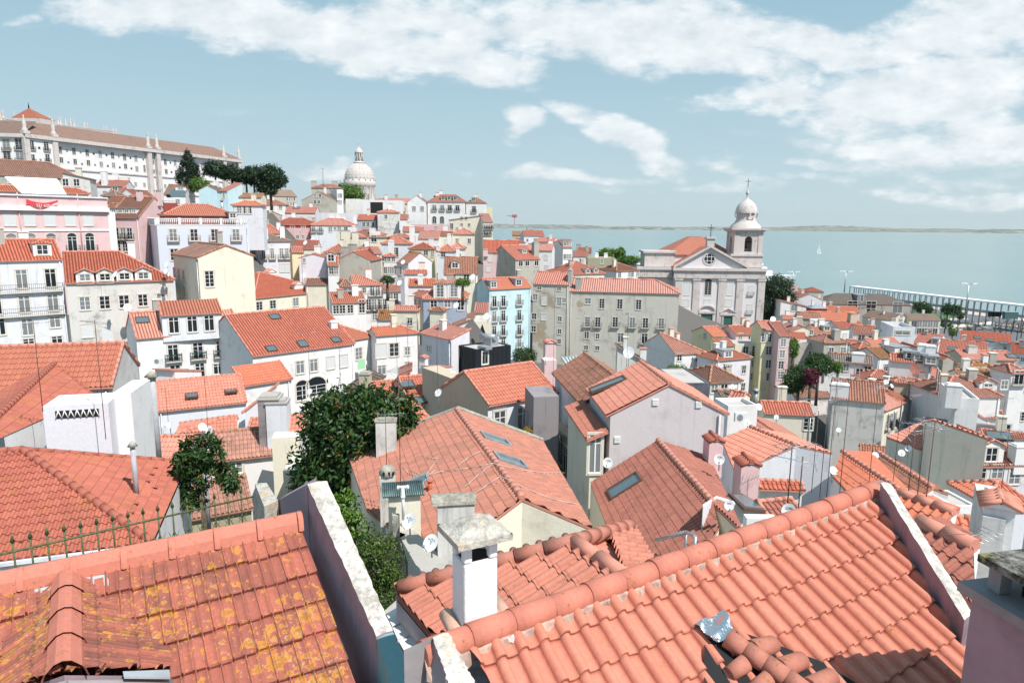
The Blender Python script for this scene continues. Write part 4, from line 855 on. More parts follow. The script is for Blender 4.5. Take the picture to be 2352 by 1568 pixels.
 h('tall pink house with rows of white shuttered windows','b',(2085,938),(2420,942),170.2,yaw=2,C=(2200,828),pitch=30,wh=15,wm='pink',rm='new',wins=[('f','2152,992 2233,993 2315,993',.95,1.7,'s'),('f','2132,1090 2288,1090',1.,1.4,'s')],ch=[(2108,945,1.2,1.0,.8,'box','pink')])
 h('cream house with a large rust-red roof and one peaked dormer','b',(1720,1133),(2040,1130),131.8,yaw=3,C=(1850,982),pitch=30,wh=9,wm='pale',rm='old',dorm=[(1828,1090,1.6,1.3,'g')],wins=[('f','1810,1180 1932,1168',1.1,1.6)])
 h('small white house with zinc tank below the rust-red roof','b',(1358,1135),(1575,1105),126.9,yaw=10,C=(1460,1103),pitch=20,wh=8,wm='white',rm='new')
 h('salmon roof with a white parapet running down to the dormer house','b',(1395,1245),(1650,1238),119.6,yaw=5,C=(1560,1185),pitch=22,wh=8,wm='white',rm='new',ch=[(1510,1238,.9,.9,1.6)])
 h('blue tiled house with two tower dormers of white windows','b',(1520,1368),(1945,1358),112.2,yaw=2,C=(1720,1205),roof='h',pitch=30,wh=9,wm='azul',rm='new',wins=[('f','1633,1425',1.1,1.6),('f','1758,1412',1.1,1.2),('f','1880,1420',1.1,1.8)],dorm=[(1692,1360,2.2,2.4,'h'),(1818,1358,2.2,2.4,'h')])
 h('cream side wing with small windows left of the blue tiled house','b',(1405,1340),(1520,1370),114.7,yaw=-40,C=(1500,1290),pitch=20,wh=9,wm='pale',rm='new',wins=[('f','1418,1390 1463,1385 1503,1392',.6,1.)])
 h('white house with a raised attic storey and two roof levels','b',(700,1405),(1015,1335),112.2,yaw=22,C=(720,1300),pitch=18,roof='s',wh=9,wm='white',rm='new',wins=[('f','735,1465 793,1455 865,1445',1,1.4),('f','972,1435',1.0,2.2)],key='b40')
 h('attic block with white casements under a low salmon roof','b',(770,1252),(890,1238),118.3,yaw=18,C=(700,1185),pitch=20,roof='h',wh=5,wm='white',rm='new',wins=[('f','769,1310',1,1.2),('f','845,1308',1.9,1.6)])
 h('white house with a wide salmon roof and a glazed terrace','b',(890,1243),(1165,1225),126.9,yaw=20,C=(920,1155),roof='h',hipl=0,pitch=22,wh=12,wm='white',rm='new',wins=[('f','993,1288',.7,1.1),('f','1070,1290 1115,1285',1.,1.9,'pB'),('f','1035,1420 1085,1410 1140,1400 1180,1395',.9,2.0,'wB'),('f','1090,1520 1145,1510 1185,1500',.9,1.8)])
 h('white terrace house with balconies on two floors right of the glazed terrace','b',(1165,1300),(1335,1275),131.8,yaw=20,C=(1220,1240),pitch=15,wh=12,wm='cool',rm='new',wins=[('f','1237,1365 1285,1355',.9,2.1),('f','1240,1470',.9,1.4)])
 h('long pale roof band house behind the glazed terrace','b',(450,1235),(780,1252),129.3,yaw=10,C=(560,1180),pitch=18,wh=6,wm='cream',rm='new',ch=[(603,1180,.9,.8,1.4,'box','stone'),(668,1180,1.3,.9,.9,'slab','stone')])
 h('small cream house with a tiny tower roof and open loggia','f',(1578,95),(1728,118),110,yaw=-12,C=(1660,65),roof='h',pitch=22,wh=5,wm='pale',rm='old')
 h('pinkish roofed house with a curved ridge near the blue tiled house','f',(1265,95),(1505,100),112,yaw=0,C=(1400,55),pitch=20,wh=6,wm='cream',rm='new')
 h('old brown barrel-roofed shed with a corrugated canopy','f',(1105,180),(1390,150),112,yaw=5,C=(1250,90),pitch=18,wh=6,wm='white',rm='ochre')
 h('red roofed cream house leaning on the triangle-window house','f',(1790,235),(2005,150),112,yaw=25,C=(1880,85),pitch=26,wh=7,wm='pale',rm='new',ch=[(1870,185,1,.8,1.2,'box','pale'),(1922,105,1,.8,1.3,'box','pale')])
 h('white terrace house with glass balustrade beside the blue house','f',(2000,112),(2130,108),118,yaw=0,roof='s',D=6,pitch=10,wh=8,wm='white',rm='red')
def town2():
 h=house
 h('white house with an orange-red hip against the stone quoins of the beige block','g',(1500,268),(1788,252),110,C=(1550,64),roof='h',hipl=0,pitch=26,wh=10,wm='white',rm='new',wins=[('f','1537,297',.9,1.2),('f','1708,300',1.,1.2)])
 h('yellow house with a tiny side window under a salmon roof','g',(1843,106),(1987,98),128,C=(1760,14),pitch=22,wh=11,wm='yellow',rm='new',wins=[('l','1770,100',.8,1.2)])
 h('yellow annexe with a small lower salmon roof','g',(1895,192),(2050,186),119,C=(1850,118),pitch=22,roof='s',wh=9,wm='yellow',rm='new')
 h('pink house with a roof terrace and a red roof in front of the church doors','g',(2060,86),(2272,80),127,C=(2060,6),pitch=20,wh=8,wm='pink',rm='new',wins=[('f','2095,125',.9,2.),('f','2187,125 2242,122',.9,1.2)])
 h('cream yellow house wall with four windows and a small balcony','g',(2050,180),(2315,176),122,yaw=2,roof='f',D=8,wh=13,wm='cream',parap=.2,wins=[('f','2145,240',1.0,1.8),('f','2230,240',1.1,2.0,'wB'),('f','2222,352 2213,470',1,1.3)])
 h('tall pale yellow house with three columns of windows','d',(-52,962),(103,958),119,yaw=2,C=(-10,880),pitch=24,wh=17,wm='yellow',rm='new',wins=[('f','-35,1035 8,1033 68,1028',1.0,1.5),('f','5,1152 60,1150',1.0,1.5),('f','3,1275',1.0,1.5),('f','10,1392',1.,1.4)])
 h('slim pale pink house beside the tall yellow one','d',(104,1018),(213,1004),117,yaw=8,C=(150,886),pitch=26,wh=17,wm='pink',rm='red',wins=[('f','140,1080 130,1185 118,1285 112,1380',1.0,1.4)])
 h('white house with a plain side wall and a small attic dormer below the yellow annexe','g',(1878,327),(2213,299),106,C=(2010,216),roof='h',pitch=24,wh=11,wm='lav',rm='new',dorm=[(1985,300,1.8,1.2,'f','white')])
 h('white house under a dark weathered hipped roof with orange ridges','g',(1812,530),(2127,513),84,C=(1800,372),roof='h',pitch=22,wh=9,wm='white',rm='brown',wins=[('f','1858,583 1948,578',1.,1.1)],ch=[(1990,450,.8,.7,.9,'slab','stone')],near=False)
 h('dark roofed lean-to below the weathered hipped roof','g',(1920,648),(2100,640),80,C=(2000,595),pitch=20,wh=7,wm='cream',rm='grey')
 h('grey zinc-clad roof box with a pale flat top','g',(1540,545),(1815,540),62,yaw=5,roof='f',D=7,wh=9,wm='zincbox',parap=.12)
 h('cream house with a red roof and round vent cowl','g',(1965,700),(2100,755),70,yaw=-35,C=(2200,628),pitch=22,wh=7,wm='cream',rm='red',near=False,ch=[(2230,740,.5,.5,1.6,'pipe')],wins=[('f','1998,755',.7,.9)])
 h('white parapet wall house with an air conditioner and a round dish','g',(1985,775),(2255,755),52,yaw=8,roof='f',D=2.5,wh=7,wm='white',parap=.3)
 h('red roofed house at the right of the gable house, with a white front wall','h',(-40,350),(425,384),82,yaw=-8,C=(150,245),pitch=22,wh=8,wm='cream',rm='red',wins=[('f','370,450',1.1,1.5)],near=False)
 h('white house with a long tilted red roof and a balcony door','h',(420,460),(612,450),105.3,yaw=5,C=(300,225),pitch=24,wh=8,wm='white',rm='red',wins=[('f','500,500',1.2,2.0,'pB')],ch=[(408,235,1.1,1,1.2,'gable','stone')],near=False)
 h('salmon roofed house stepping down in front of the blank grey wall','h',(655,596),(900,578),97.2,yaw=8,C=(700,370),pitch=26,wh=5,wm='white',rm='new',near=False,dorm=[(668,500,1.6,1.2,'f','dark')])
 h('tall house with a huge blank stained side wall and a terrace door','h',(592,215),(1085,318),88,yaw=-22,C=(1130,245),pitch=26,roof='g',wh=14,wm='dirty',rm='new',wins=[('r','1105,430 1160,415',1.,1.8,'wB')],near=False,ch=[(655,205,2.2,1.2,1.6,'box')],key='BW')
 h('white house front with classical cornice beside the blank side wall','h',(1080,330),(1240,270),86,yaw=40,D=6,roof='g',pitch=24,wh=14,wm='cream',rm='new',wins=[('f','1100,425 1130,415 1165,405',.9,1.8,'wB'),('f','1110,500',.9,1.6)])
 h('row house with many small windows running down the alley','h',(1245,265),(1360,200),92,yaw=48,D=6,roof='g',pitch=20,wh=12,wm='white',rm='new',wins=[('f','1262,305 1287,290 1312,278',.8,1.3),('f','1275,400 1300,385',.8,1.3)])
 h('old red roofed house with a square chimney stack at the alley head','h',(940,168),(1100,190),100,yaw=-15,C=(950,105),pitch=22,wh=8,wm='tan',rm='red',ch=[(1112,205,1.4,1.2,3.0,'slab')])
 h('red roofed house with sagging tiles behind the blank side wall','h',(245,205),(585,160),104,yaw=5,C=(450,65),pitch=24,wh=8,wm='white',rm='old')
 h('white flat roofed house with a bent stove pipe','d',(450,1420),(870,1440),106,yaw=-5,roof='f',D=8,wh=7,wm='white',parap=.6,ch=[(500,1420,.5,.5,2.2,'pipe')])
 h('long house with a mottled grey and pink roof and white walls','d',(555,1248),(972,1338),108,yaw=-22,C=(760,1185),roof='h',hipl=0,hipr=0,pitch=20,wh=8,wm='white',rm='grey',wins=[('f','590,1285',1.3,1.5),('f','717,1305',.8,1.2),('f','842,1333 912,1350',1.1,1.5)],ch=[(825,1262,1.8,1.2,1.3)])
 h('old stained grey wall house with small square windows','d',(255,1097),(512,1082),128,yaw=5,roof='f',D=7,wh=10,wm='grey',parap=.3,wins=[('f','393,1185 467,1178',1.,1.2)])
 h('old stained grey block with reddish roof and two framed windows','d',(512,1082),(755,1062),124,yaw=8,C=(600,1000),roof='h',pitch=20,wh=10,wm='grey',rm='old',wins=[('f','580,1160 688,1150',1.,1.4)],ch=[(635,1060,1.2,1.2,1.8,'box','concrete')])
 h('cream gabled house with a curved parapet among the dark roofs','d',(218,975),(430,968),142,yaw=0,roof='p',D=8,pitch=22,wh=9,wm='pale',rm='new',wins=[('f','398,985',.7,1.)])
 h('small salmon roofed cream house above the stained grey wall','d',(225,1048),(368,1052),134,yaw=-5,C=(300,985),pitch=24,wh=7,wm='pale',rm='new')
 h('salmon roofed house with a white kerb and an attic window','d',(430,1000),(612,992),146,yaw=0,C=(530,915),pitch=24,wh=8,wm='white',rm='new',dorm=[(540,975,1.6,1.1,'f','tan')])
 h('white cottage with two small windows and a hipped red roof','d',(830,1142),(1005,1138),126,yaw=-5,C=(890,1078),roof='h',pitch=22,wh=9,wm='white',rm='red',wins=[('f','858,1190 925,1190',1.,1.1)])
 h('white side house with one window left of the hipped cottage','d',(750,1085),(835,1082),132,yaw=5,C=(790,1050),pitch=24,wh=9,wm='white',rm='red',wins=[('f','767,1112',.9,1.3)])
 h('white gable house with two framed windows and a crisp salmon roof','d',(782,985),(1003,1020),150,yaw=-18,C=(940,922),pitch=24,wh=9,wm='white',rm='new',wins=[('f','857,1042 952,1047',1.4,1.5,'w')],sky=[(930,953,1.2,1),(1012,962,1.2,1)])
 h('red roofed house with a low gable between white parapets','d',(1008,1150),(1290,1100),140,yaw=12,C=(1180,1034),pitch=22,wh=7,wm='cream',rm='new')
 h('white terraced house with a grey slate pyramid above it','d',(1150,965),(1350,985),150,yaw=-12,roof='f',D=9,wh=9,wm='cool',parap=.8,wins=[('f','1235,990',3.,.9,'p')])
 h('ochre stepped roof house with a white glazed dormer','d',(1020,1222),(1290,1175),120,yaw=15,C=(1150,1115),pitch=22,wh=7,wm='white',rm='ochre',dorm=[(1225,1200,3.2,1.6,'f','white')])
 h('white apartment house with blue corners and three zinc dormers','d',(1120,1245),(1518,1357),98,yaw=-25,C=(1600,1212),pitch=24,wh=15,wm='white',rm='new',dorm=[(1310,1232,1.9,1.1,'f','zinc'),(1385,1252,1.9,1.1,'f','zinc'),(1492,1282,1.9,1.2,'f','zinc')],ch=[(1412,1200,1.25,1.,1.5),(1488,1212,1.25,1.,1.5)],wins=[('r','1552,1375 1575,1365',.9,1.6,'p'),('r','1545,1480 1568,1470',.9,1.5,'p')])
 h('narrow white house with windows behind the blue cornered house','h',(1570,40),(1650,25),100,yaw=45,D=6,roof='g',pitch=20,wh=10,wm='white',rm='new',wins=[('f','1585,110 1630,95',.9,1.6,'wB')])
 h('tall grey blank gable behind the blue cornered house','d',(1598,1240),(1722,1245),112,yaw=0,roof='p',D=14,pitch=30,wh=16,wm='grey',rm='new')
 h('grey house with a pink roof and a rooftop hatch by the museum halls','d',(1798,1232),(2290,1245),120,yaw=-3,C=(2000,1152),pitch=20,wh=10,wm='stone',rm='pink',wins=[('f','1848,1255',1.1,1.4)],ch=[(1880,1180,1.6,1.,1.2,'box','dirty')],sky=[(2240,1205,2.,1.3)])
 h('white house with an ochre lichen roof and two wide windows','d',(1840,1325),(2142,1335),100,yaw=-3,C=(2010,1256),roof='h',pitch=26,wh=6,wm='white',rm='ochre',wins=[('f','1905,1357 1988,1370',1.4,1.5)])
 h('lower ochre skirt roof house with stepped tiles','d',(1755,1385),(2160,1425),96,yaw=-5,C=(1900,1330),pitch=24,wh=8,wm='white',rm='ochre',wins=[('f','1810,1412',1.2,1.2)])
 h('white house with a balcony at the far right edge','d',(2235,1362),(2400,1350),92,yaw=5,C=(2300,1270),roof='h',pitch=24,wh=9,wm='white',rm='new',wins=[('f','2305,1400',1.4,1.9,'pB'),('f','2170,1468',1.,1.2)])
 h('broad salmon pyramid roof house with a small lean dormer','d',(1590,1568),(2170,1520),88,yaw=0,C=(1960,1388),roof='h',pitch=26,wh=9,wm='white',rm='new',dorm=[(2020,1500,2.4,.8,'g')])
 h('terracotta roof group house left of the blue cornered house','d',(885,1440),(1300,1440),102,yaw=-5,C=(1230,1335),roof='h',pitch=24,wh=7,wm='tan',rm='red')
 h('house with a bright salmon hipped roof in front of the terracotta group','d',(1150,1440),(1460,1500),96,yaw=-15,C=(1260,1400),roof='h',pitch=22,wh=7,wm='tan',rm='new')
 h('derelict dark stone warehouse with a grey tiled hipped roof','d',(505,722),(1322,720),300,yaw=-3,C=(900,628),roof='h',pitch=26,wh=15,wm='ruin',rm='grey',wins=[('f','775,750 945,760 1190,762',4.2,5.,'p'),('f','945,815',4,4.5,'p')],dorm=[(860,705,4,3,'f','dark')])
 h('cream museum villa with two rows of blue-grey windows','d',(1300,870),(1592,872),262,yaw=-3,C=(1400,812),roof='g',pitch=24,wh=14,wm='cream',rm='tan',wins=[('f','1340,912 1390,912 1440,914 1490,912 1540,912',1.9,2.6),('f','1340,970 1385,970 1435,972 1485,972 1533,972',1.9,2.6)])
 h('cream pedimented wing of the museum villa','d',(1130,880),(1300,868),262,yaw=20,roof='p',D=14,pitch=28,wh=14,wm='cream',rm='tan',wins=[('f','1155,882 1215,890',2.,2.2),('f','1225,838',1.5,2.)])
 h('first of the long red museum hall roofs, nearest the cream villa','d',(1330,1085),(1562,1168),205,yaw=-42,C=(1560,1005),pitch=20,wh=9,wm='white',rm='red',dorm=[(1530,1090,2.,1.5,'f','white')])
 h('long brick-red museum hall roof with three dark rooflights','d',(1758,1045),(2235,1168),215,yaw=-34,C=(1985,978),pitch=20,wh=9,wm='white',rm='red',sky=[(1928,1032,2.2,1.6),(2043,1058,2.2,1.6),(2165,1083,2.2,1.6)],key='MU')
 h('front museum hall with a long red roof and a single rooflight','d',(1560,1180),(2010,1330),180,yaw=-34,C=(1775,1062),pitch=20,wh=8,wm='white',rm='red',sky=[(1695,1132,2.2,1.6)])
 h('rightmost museum hall roof cut by the picture edge','d',(2230,1170),(2420,1230),200,yaw=-34,C=(2360,1085),pitch=20,wh=8,wm='white',rm='red',sky=[(2345,1120,2.2,1.6)])
 h('wide red roofed house at the foot of the derelict warehouse','d',(380,868),(815,872),205,yaw=-3,C=(600,796),pitch=22,wh=8,wm='white',rm='new')
 h('red roofed hall with a pink side wall and an urn finial','d',(530,795),(850,792),235,yaw=-3,C=(650,738),pitch=22,wh=8,wm='pink',rm='new')
 h('pale lavender gable hall below the cruise ship','d',(235,690),(520,722),245,yaw=-8,roof='p',D=14,pitch=24,wh=11,wm='lav',rm='new')
 h('white hall wall with a barred window beside the great round tree','d',(110,745),(375,760),225,yaw=-5,roof='r',D=10,pitch=12,wh=12,wm='white',rm='new',wins=[('f','240,762',2.,2.)])
 h('cluster house of red hips with a lead lantern below the ship bow','d',(150,600),(350,605),290,yaw=0,C=(280,562),roof='h',pitch=24,wh=9,wm='rose',rm='red',ch=[(230,640,4,3,4,'box','rose')])
 h('brick-red hipped house with a grey gable under the ship mooring','d',(350,610),(520,612),285,yaw=-3,C=(420,568),roof='h',pitch=24,wh=9,wm='grey',rm='red')
 h('tiny dark red octagonal kiosk house with a lead roof','d',(400,765),(555,765),215,yaw=0,C=(470,725),roof='h',pitch=26,wh=6,wm='rust',rm='zinc')
 h('dark gabled house with brown tiles and a tower chimney below the round tree','d',(275,855),(495,862),165,yaw=-10,C=(370,800),pitch=30,wh=8,wm='grey',rm='old',wins=[('f','297,895',.9,1.2)],ch=[(425,910,2.,1,1.,'box')])
 h('low salmon roof house under the great round tree','d',(140,862),(290,862),180,yaw=0,C=(200,830),pitch=22,wh=7,wm='white',rm='new')
 h('long red roofed house with an ornate urn gable','d',(650,950),(905,915),160,yaw=12,C=(800,880),pitch=24,wh=8,wm='white',rm='red',ch=[(785,900,1.8,1.2,2.2,'gable','tan')])
 h('white house with three dark windows, a big chimney and one white dormer','y',(858,584),(1420,590),62.1,yaw=4,C=(1000,446),pitch=27,wh=8,wm='lav',rm='new',near=True,over=.2,wins=[('f','925,627',1.1,1.2),('f','1065,635 1172,630 1285,635',1.15,1.9,'w')],dorm=[(1130,558,2.5,1.7,'g')],ch=[(985,572,1.6,1.1,2.1,'box'),(1330,575,1.5,1.,1.8,'box')],key='DW')
 h('long damp grey firewall with a coping of stains','y',(705,275),(1210,410),83.7,yaw=-27,roof='f',D=.6,wh=5,wm='dark',parap=.1,cat='wall',name='firewall')
 h('low white house with two balcony windows and a mottled salmon roof','y',(660,186),(990,195),99.9,yaw=0,C=(820,168),roof='g',pitch=18,wh=8,wm='white',rm='new',wins=[('f','730,248',1.4,2.),('f','820,268',1.5,1.6)],near=False)
 h('white house with a cross gable and three framed windows','y',(897,256),(1230,300),89.1,yaw=-14,C=(1010,215),pitch=26,wh=7,wm='white',rm='new',near=False,wins=[('f','938,297 1018,322',1.2,1.1),('f','1230,340',1.,1.2)])
 h('small cross gable wing with salmon tiles on the white house','y',(970,280),(1130,318),85.1,yaw=-14,roof='p',D=7,pitch=24,wh=7,wm='white',rm='new',near=False)
 h('white gable house with a twin window at the right edge','y',(1140,128),(1400,130),102.6,yaw=-5,roof='p',D=12,pitch=28,wh=9,wm='white',rm='new',near=False,wins=[('f','1228,163',1.5,1.2),('f','1325,262',1.,1.4)])
 h('white terrace house with glass roof panels and a stepped chimney','y',(915,160),(1060,190),80,yaw=-20,roof='f',D=8,wh=7,wm='white',parap=.4,ch=[(895,165,1.6,1.4,1.8)])
 h('salmon roofed house with a green rooflight right of the firewall','y',(1080,378),(1420,460),78.3,yaw=-20,C=(1300,362),pitch=22,wh=6,wm='white',rm='red',near=True,sky=[(1185,385,2.6,1.5)])
 h('chimney topped white house below the firewall end','y',(1215,430),(1300,445),77,yaw=-10,roof='f',D=3,wh=5,wm='stone',parap=.1)
 h('ochre mossy roofed house beside the brown gable','y',(300,520),(480,540),67.5,yaw=-25,C=(350,442),pitch=22,wh=5,wm='cream',rm='ochre',near=True)
 h('low salmon roof with a dark slope and a white stair house','y',(570,600),(760,612),56.7,yaw=-3,C=(600,566),roof='g',pitch=20,wh=5,wm='white',rm='new',near=True)
 h('red canal-tiled roof house with an air conditioner at its flank','y',(190,720),(520,690),44.6,yaw=10,C=(300,600),pitch=22,wh=6,wm='white',rm='new',near=True)
 h('white blank gable house with three aerials on its salmon roof','h',(-60,780),(590,730),48.6,yaw=4,roof='p',D=9,pitch=20,wh=8,wm='cool',rm='new',near=True,key='WG')
 h('salmon roof house between the gable house and the blank white gable','h',(-330,560),(160,640),67.5,yaw=-20,C=(0,480),pitch=20,wh=6,wm='white',rm='new',near=True)
 h('hipped red roofed house with a white wall by the right edge','y',(1130,838),(1420,836),36.5,yaw=2,C=(1165,672),roof='h',pitch=24,wh=6,wm='cool',rm='new',near=True,hipl=4,key='RH')
 h('white house wall carrying a little tiled chimney block','y',(895,845),(1045,840),33.8,yaw=5,roof='f',D=2.2,wh=6,wm='white',parap=.1)
 h('salmon ridge roof house just behind the nearest parapet','y',(545,800),(800,896),35.1,yaw=-28,C=(640,762),pitch=20,wh=5,wm='white',rm='new',near=True)
 h('white walled house with a short tile ridge beyond the parapet','u',(590,440),(830,445),19,yaw=-20,C=(700,322),pitch=22,wh=5,wm='white',rm='new',near=True)
 h('grey rendered wall with zinc coping by the right edge','u',(810,345),(985,392),12.5,yaw=-30,roof='f',D=2,wh=5,wm='dirty',parap=.1,ch=[(930,352,.5,.45,.3,'gable')])
 h('squat pink chimney house with a tiled cap below the beige block','g',(300,330),(412,324),68,yaw=10,roof='f',D=1.6,wh=5,wm='pink',parap=.04,ch=[(355,240,1.2,1.0,.9,'gable','pink')])
 h('white ramp wall rising in front of the beige block','g',(948,345),(1262,350),92,yaw=-5,roof='r',D=3,pitch=27,wh=7,wm='dirty',rm='grey')
 h('broad red roofed house with a grey gable wall at the left edge','o',(-600,1012),(1652,905),33,C=(1000,285),pitch=33,wh=9,wm='dirty',rm='new',near=True,tw=.24,key='N1')
 H=h('white rendered roof box pierced by a row of triangles','o',(622,1206),(1588,1152),26,D=1.9,roof='f',wh=5,wm='lav',parap=.02,key='BX')
 m=MB();w_=MB();Pt=H.Pt;a,b=.42,H.W-.35;n=14
 a_=a;z0,z1=-.5,-.18
 m.box(Pt(a,-.005,z0),H.e*(b-a),H.n*.01-H.n*.02,KZ*(z1-z0))
 for k in range(n):
  x0=a+(b-a)*k/n;x1=a+(b-a)*(k+1)/n
  p,q=(Pt(x0,-.03,z0),Pt(x1,-.03,z1))if k%2==0 else(Pt(x0,-.03,z1),Pt(x1,-.03,z0));w_.tube(p,q,.022,n=4)
 m.build('opening_band',T['black'],H.root);w_.build('lattice',T['w_white'],H.root)
 H=h('white stepped wall block with an arched niche beside the roof box','o',(1640,1012),(1922,1002),27.5,D=2.5,roof='f',wh=7,wm='white',parap=.02)
 h('peach tiled house with two rooflights and a stone verge','p',(300,978),(1648,836),54,C=(800,492),pitch=27,wh=7,wm='cool',rm='new',near=True,tw=.26,sky=[(835,762,1.0,1.0,18),(1410,692,1.0,1.0,25)],key='N3')
 h('white house with a smaller salmon roof above the peach roof','p',(1598,603),(2322,492),60,C=(1850,260),pitch=26,wh=8,wm='white',rm='new',near=True,tw=.26,roof='s',key='N4')
 h('white wall with a diagonal tiled coping','p',(1565,1003),(2145,960),56,yaw=22,roof='l',D=.5,pitch=37,wh=5,wm='lav',rm='new',cat='wall',name='garden_wall')
 h('white outhouse with a sloping peach roof beside the round dishes','p',(250,340),(560,400),62,yaw=-15,roof='n',D=4,pitch=12,wh=6,wm='white',rm='pink')
 h('low red hipped roof behind the small fruiting tree','q',(520,352),(1432,275),47,C=(1100,108),roof='h',hipl=3.5,hipr=0,pitch=24,wh=6,wm='white',rm='new',near=True)
 h('salmon roofed house left of the big dark tree with a grey chimney pair','q',(1985,345),(2420,325),43,yaw=8,C=(2200,75),pitch=30,wh=6,wm='white',rm='new',near=True,ch=[(1905,380,1.3,1.5,2.4,'box','dark'),(2020,395,1.3,1.2,2.2,'box','cool')])
 h('faded roof strip behind the grey chimney pair','q',(1580,268),(1830,262),46,yaw=6,C=(1700,125),pitch=26,wh=5,wm='white',rm='new',near=True)
 h('old tiled house with one square window behind the small tree','q',(1108,755),(2012,655),41,C=(1500,286),pitch=30,wh=4.5,wm='white',rm='old',near=True,wins=[('f','1410,842',.8,.75)],key='N7')
 h('low tiled roof at the foot of the grey gable wall','q',(80,762),(640,762),40,yaw=5,C=(350,378),pitch=30,wh=4,wm='white',rm='new',near=True)
 h('mossy canal tiled roof below the one-window house','q',(560,1640),(1665,1440),34.5,C=(1900,880),pitch=24,roof='s',wh=4,wm='olive',rm='old',near=True,style='canal',key='N8')
 h('pale render wall with moving leaf shadows beside the dark tree','q',(2100,905),(2350,860),36,yaw=5,roof='f',D=3,wh=5,wm='pale',parap=.05)
 h('beige firewall stub with a cowl beside the dark tree','q',(1935,420),(2330,345),39.5,yaw=10,roof='f',D=1.2,wh=6,wm='pale',parap=.05)
 h('house with a salmon roof and a white verge in the centre','r',(480,1110),(900,985),58,yaw=22,C=(500,680),pitch=26,wh=6,wm='white',rm='new',near=True,sky=[(705,882,1.0,1.2)],dorm=[(640,1075,2.2,1.0,'h')],key='C1')
 h('house with a red ribbed roof and an open rooflight','r',(915,975),(1560,800),57,yaw=24,C=(1100,590),pitch=26,wh=6,wm='rose',rm='red',near=True,sky=[(905,735,1.3,1.5,15),(1230,945,2.6,.9)],key='C2')
 h('low pink hip roof house in front of the ribbed roof','r',(640,1290),(1265,1190),46,yaw=20,C=(950,955),roof='h',pitch=24,wh=5,wm='white',rm='new',near=True,hipl=4.5,hipr=4,key='C3')
 h('tan gable house with a glass lean-to and a green capped chimney','r',(-20,880),(255,900),60,yaw=-5,roof='r',D=8,pitch=20,wh=7,wm='tan',rm='grey',ch=[(290,1010,.9,.8,2.6,'box','tan')])
 h('small peach lean-to house under the corner quoins','r',(780,610),(990,600),72,yaw=8,roof='l',D=5,pitch=22,wh=5,wm='white',rm='new')
 h('white outhouse with a tiny tiled vent in the courtyard','r',(1110,440),(1320,545),74,yaw=-25,roof='n',D=4,pitch=10,wh=5,wm='white',rm='pink',ch=[(1135,440,.8,.6,.8,'gable')])
 h('tall bare tan wall house with a recessed dark doorway','r',(1555,640),(1800,540),54,yaw=35,roof='f',D=5,wh=10,wm='tan',parap=.05,wins=[('f','1655,940',.8,1.8,'p')])
 h('tan gabled house with white-edged pink roof and arched dormer doors','f',(2140,972),(2784,856),46,C=(2400,588),pitch=29,wh=10,wm='cool',wml='tan',rm='new',near=True,tw=.25,wins=[('f','2448,1112 2238,1100',1.,2.2,'p')],key='HL')
 h('damp stained wall house on the dark street corner','g',(200,668),(432,640),44,yaw=10,roof='f',D=3,wh=9,wm='dark',parap=.05)
 h('big pinkish gable wall house with two small vents','g',(866,832),(1998,850),36,yaw=4.5,roof='p',D=6.2,pitch=27,wh=11,wm='gable',rm='new',near=True,key='G',sky=[(885,565,1.0,2.3,6)])
 h('darker red roofed house behind the big gable wall','g',(640,742),(1350,752),42.5,yaw=8,roof='p',D=10,pitch=31,wh=11,wm='cool',rm='brown',near=True,key='G0')
 h('lower wing with a lean tiled roof shaded by the big gable','g',(690,1062),(884,1050),35.6,yaw=6,roof='l',D=7,pitch=22,wh=9,wm='cream',rm='new',near=True,wins=[('f','762,1180',.7,2.2,'p')],key='GW')
 h('beige street facade with a line of tall dark windows','g',(362,905),(690,1440),48,yaw=-75,Wm=16,roof='f',D=.8,wh=10,wm='tan',parap=.05,wins=[('f','395,1060',.9,2.2,'p'),('f','445,1140',.9,2.2,'p'),('f','495,1260',.9,2.2,'p'),('f','547,1400',.9,2.2,'p'),('f','615,1480',.9,2.2,'p')],key='SF')
 h('small salmon roof pocket beside the toppled ridge tiles','w',(1085,740),(1310,775),35.4,yaw=-5,C=(1180,700),pitch=24,wh=5,wm='white',rm='red',near=True)
 h('low tiled roof beside the twin aerial masts behind the nearest ridge','w',(1125,880),(1300,850),26.8,yaw=14,C=(1200,790),pitch=22,wh=4,wm='white',rm='red',near=True)
def planehit(q,P,N):return hitp(q,P,N)
class Plane:
 """sloping roof plane through a horizontal line A-B, falling to one side"""
 def __init__(s,A,B,pitch,side):
  s.A,s.e=A,unit((B-A)*A3(1,1,0));n=A3(s.e[1],-s.e[0],0)*side
  s.d=n*math.cos(R(pitch))-KZ*math.sin(R(pitch));s.N=unit(np.cross(s.e,s.d));s.N=s.N if s.N[2]>0 else-s.N
 def hit(s,q,lift=0):return hitp(q,s.A+s.N*lift,s.N)
def walls_down(mb,pts,zb,mat=0,drop=.12):
 for a,b in zip(pts[:-1],pts[1:]):
  mb.poly([A3(a[0],a[1],zb),A3(b[0],b[1],zb),b-KZ*drop,a-KZ*drop],mat)
def slab(mb,top,th,mat=0,mtop=None):
 """solid under a (possibly sloping) top polygon; th = vertical thickness"""
 top=[np.asarray(p,float)for p in top];bot=[p-KZ*th for p in top]
 mb.poly(top,mat if mtop is None else mtop);mb.poly(bot[::-1],mat)
 for k in range(len(top)):k2=(k+1)%len(top);mb.poly([bot[k],bot[k2],top[k2],top[k]],mat)
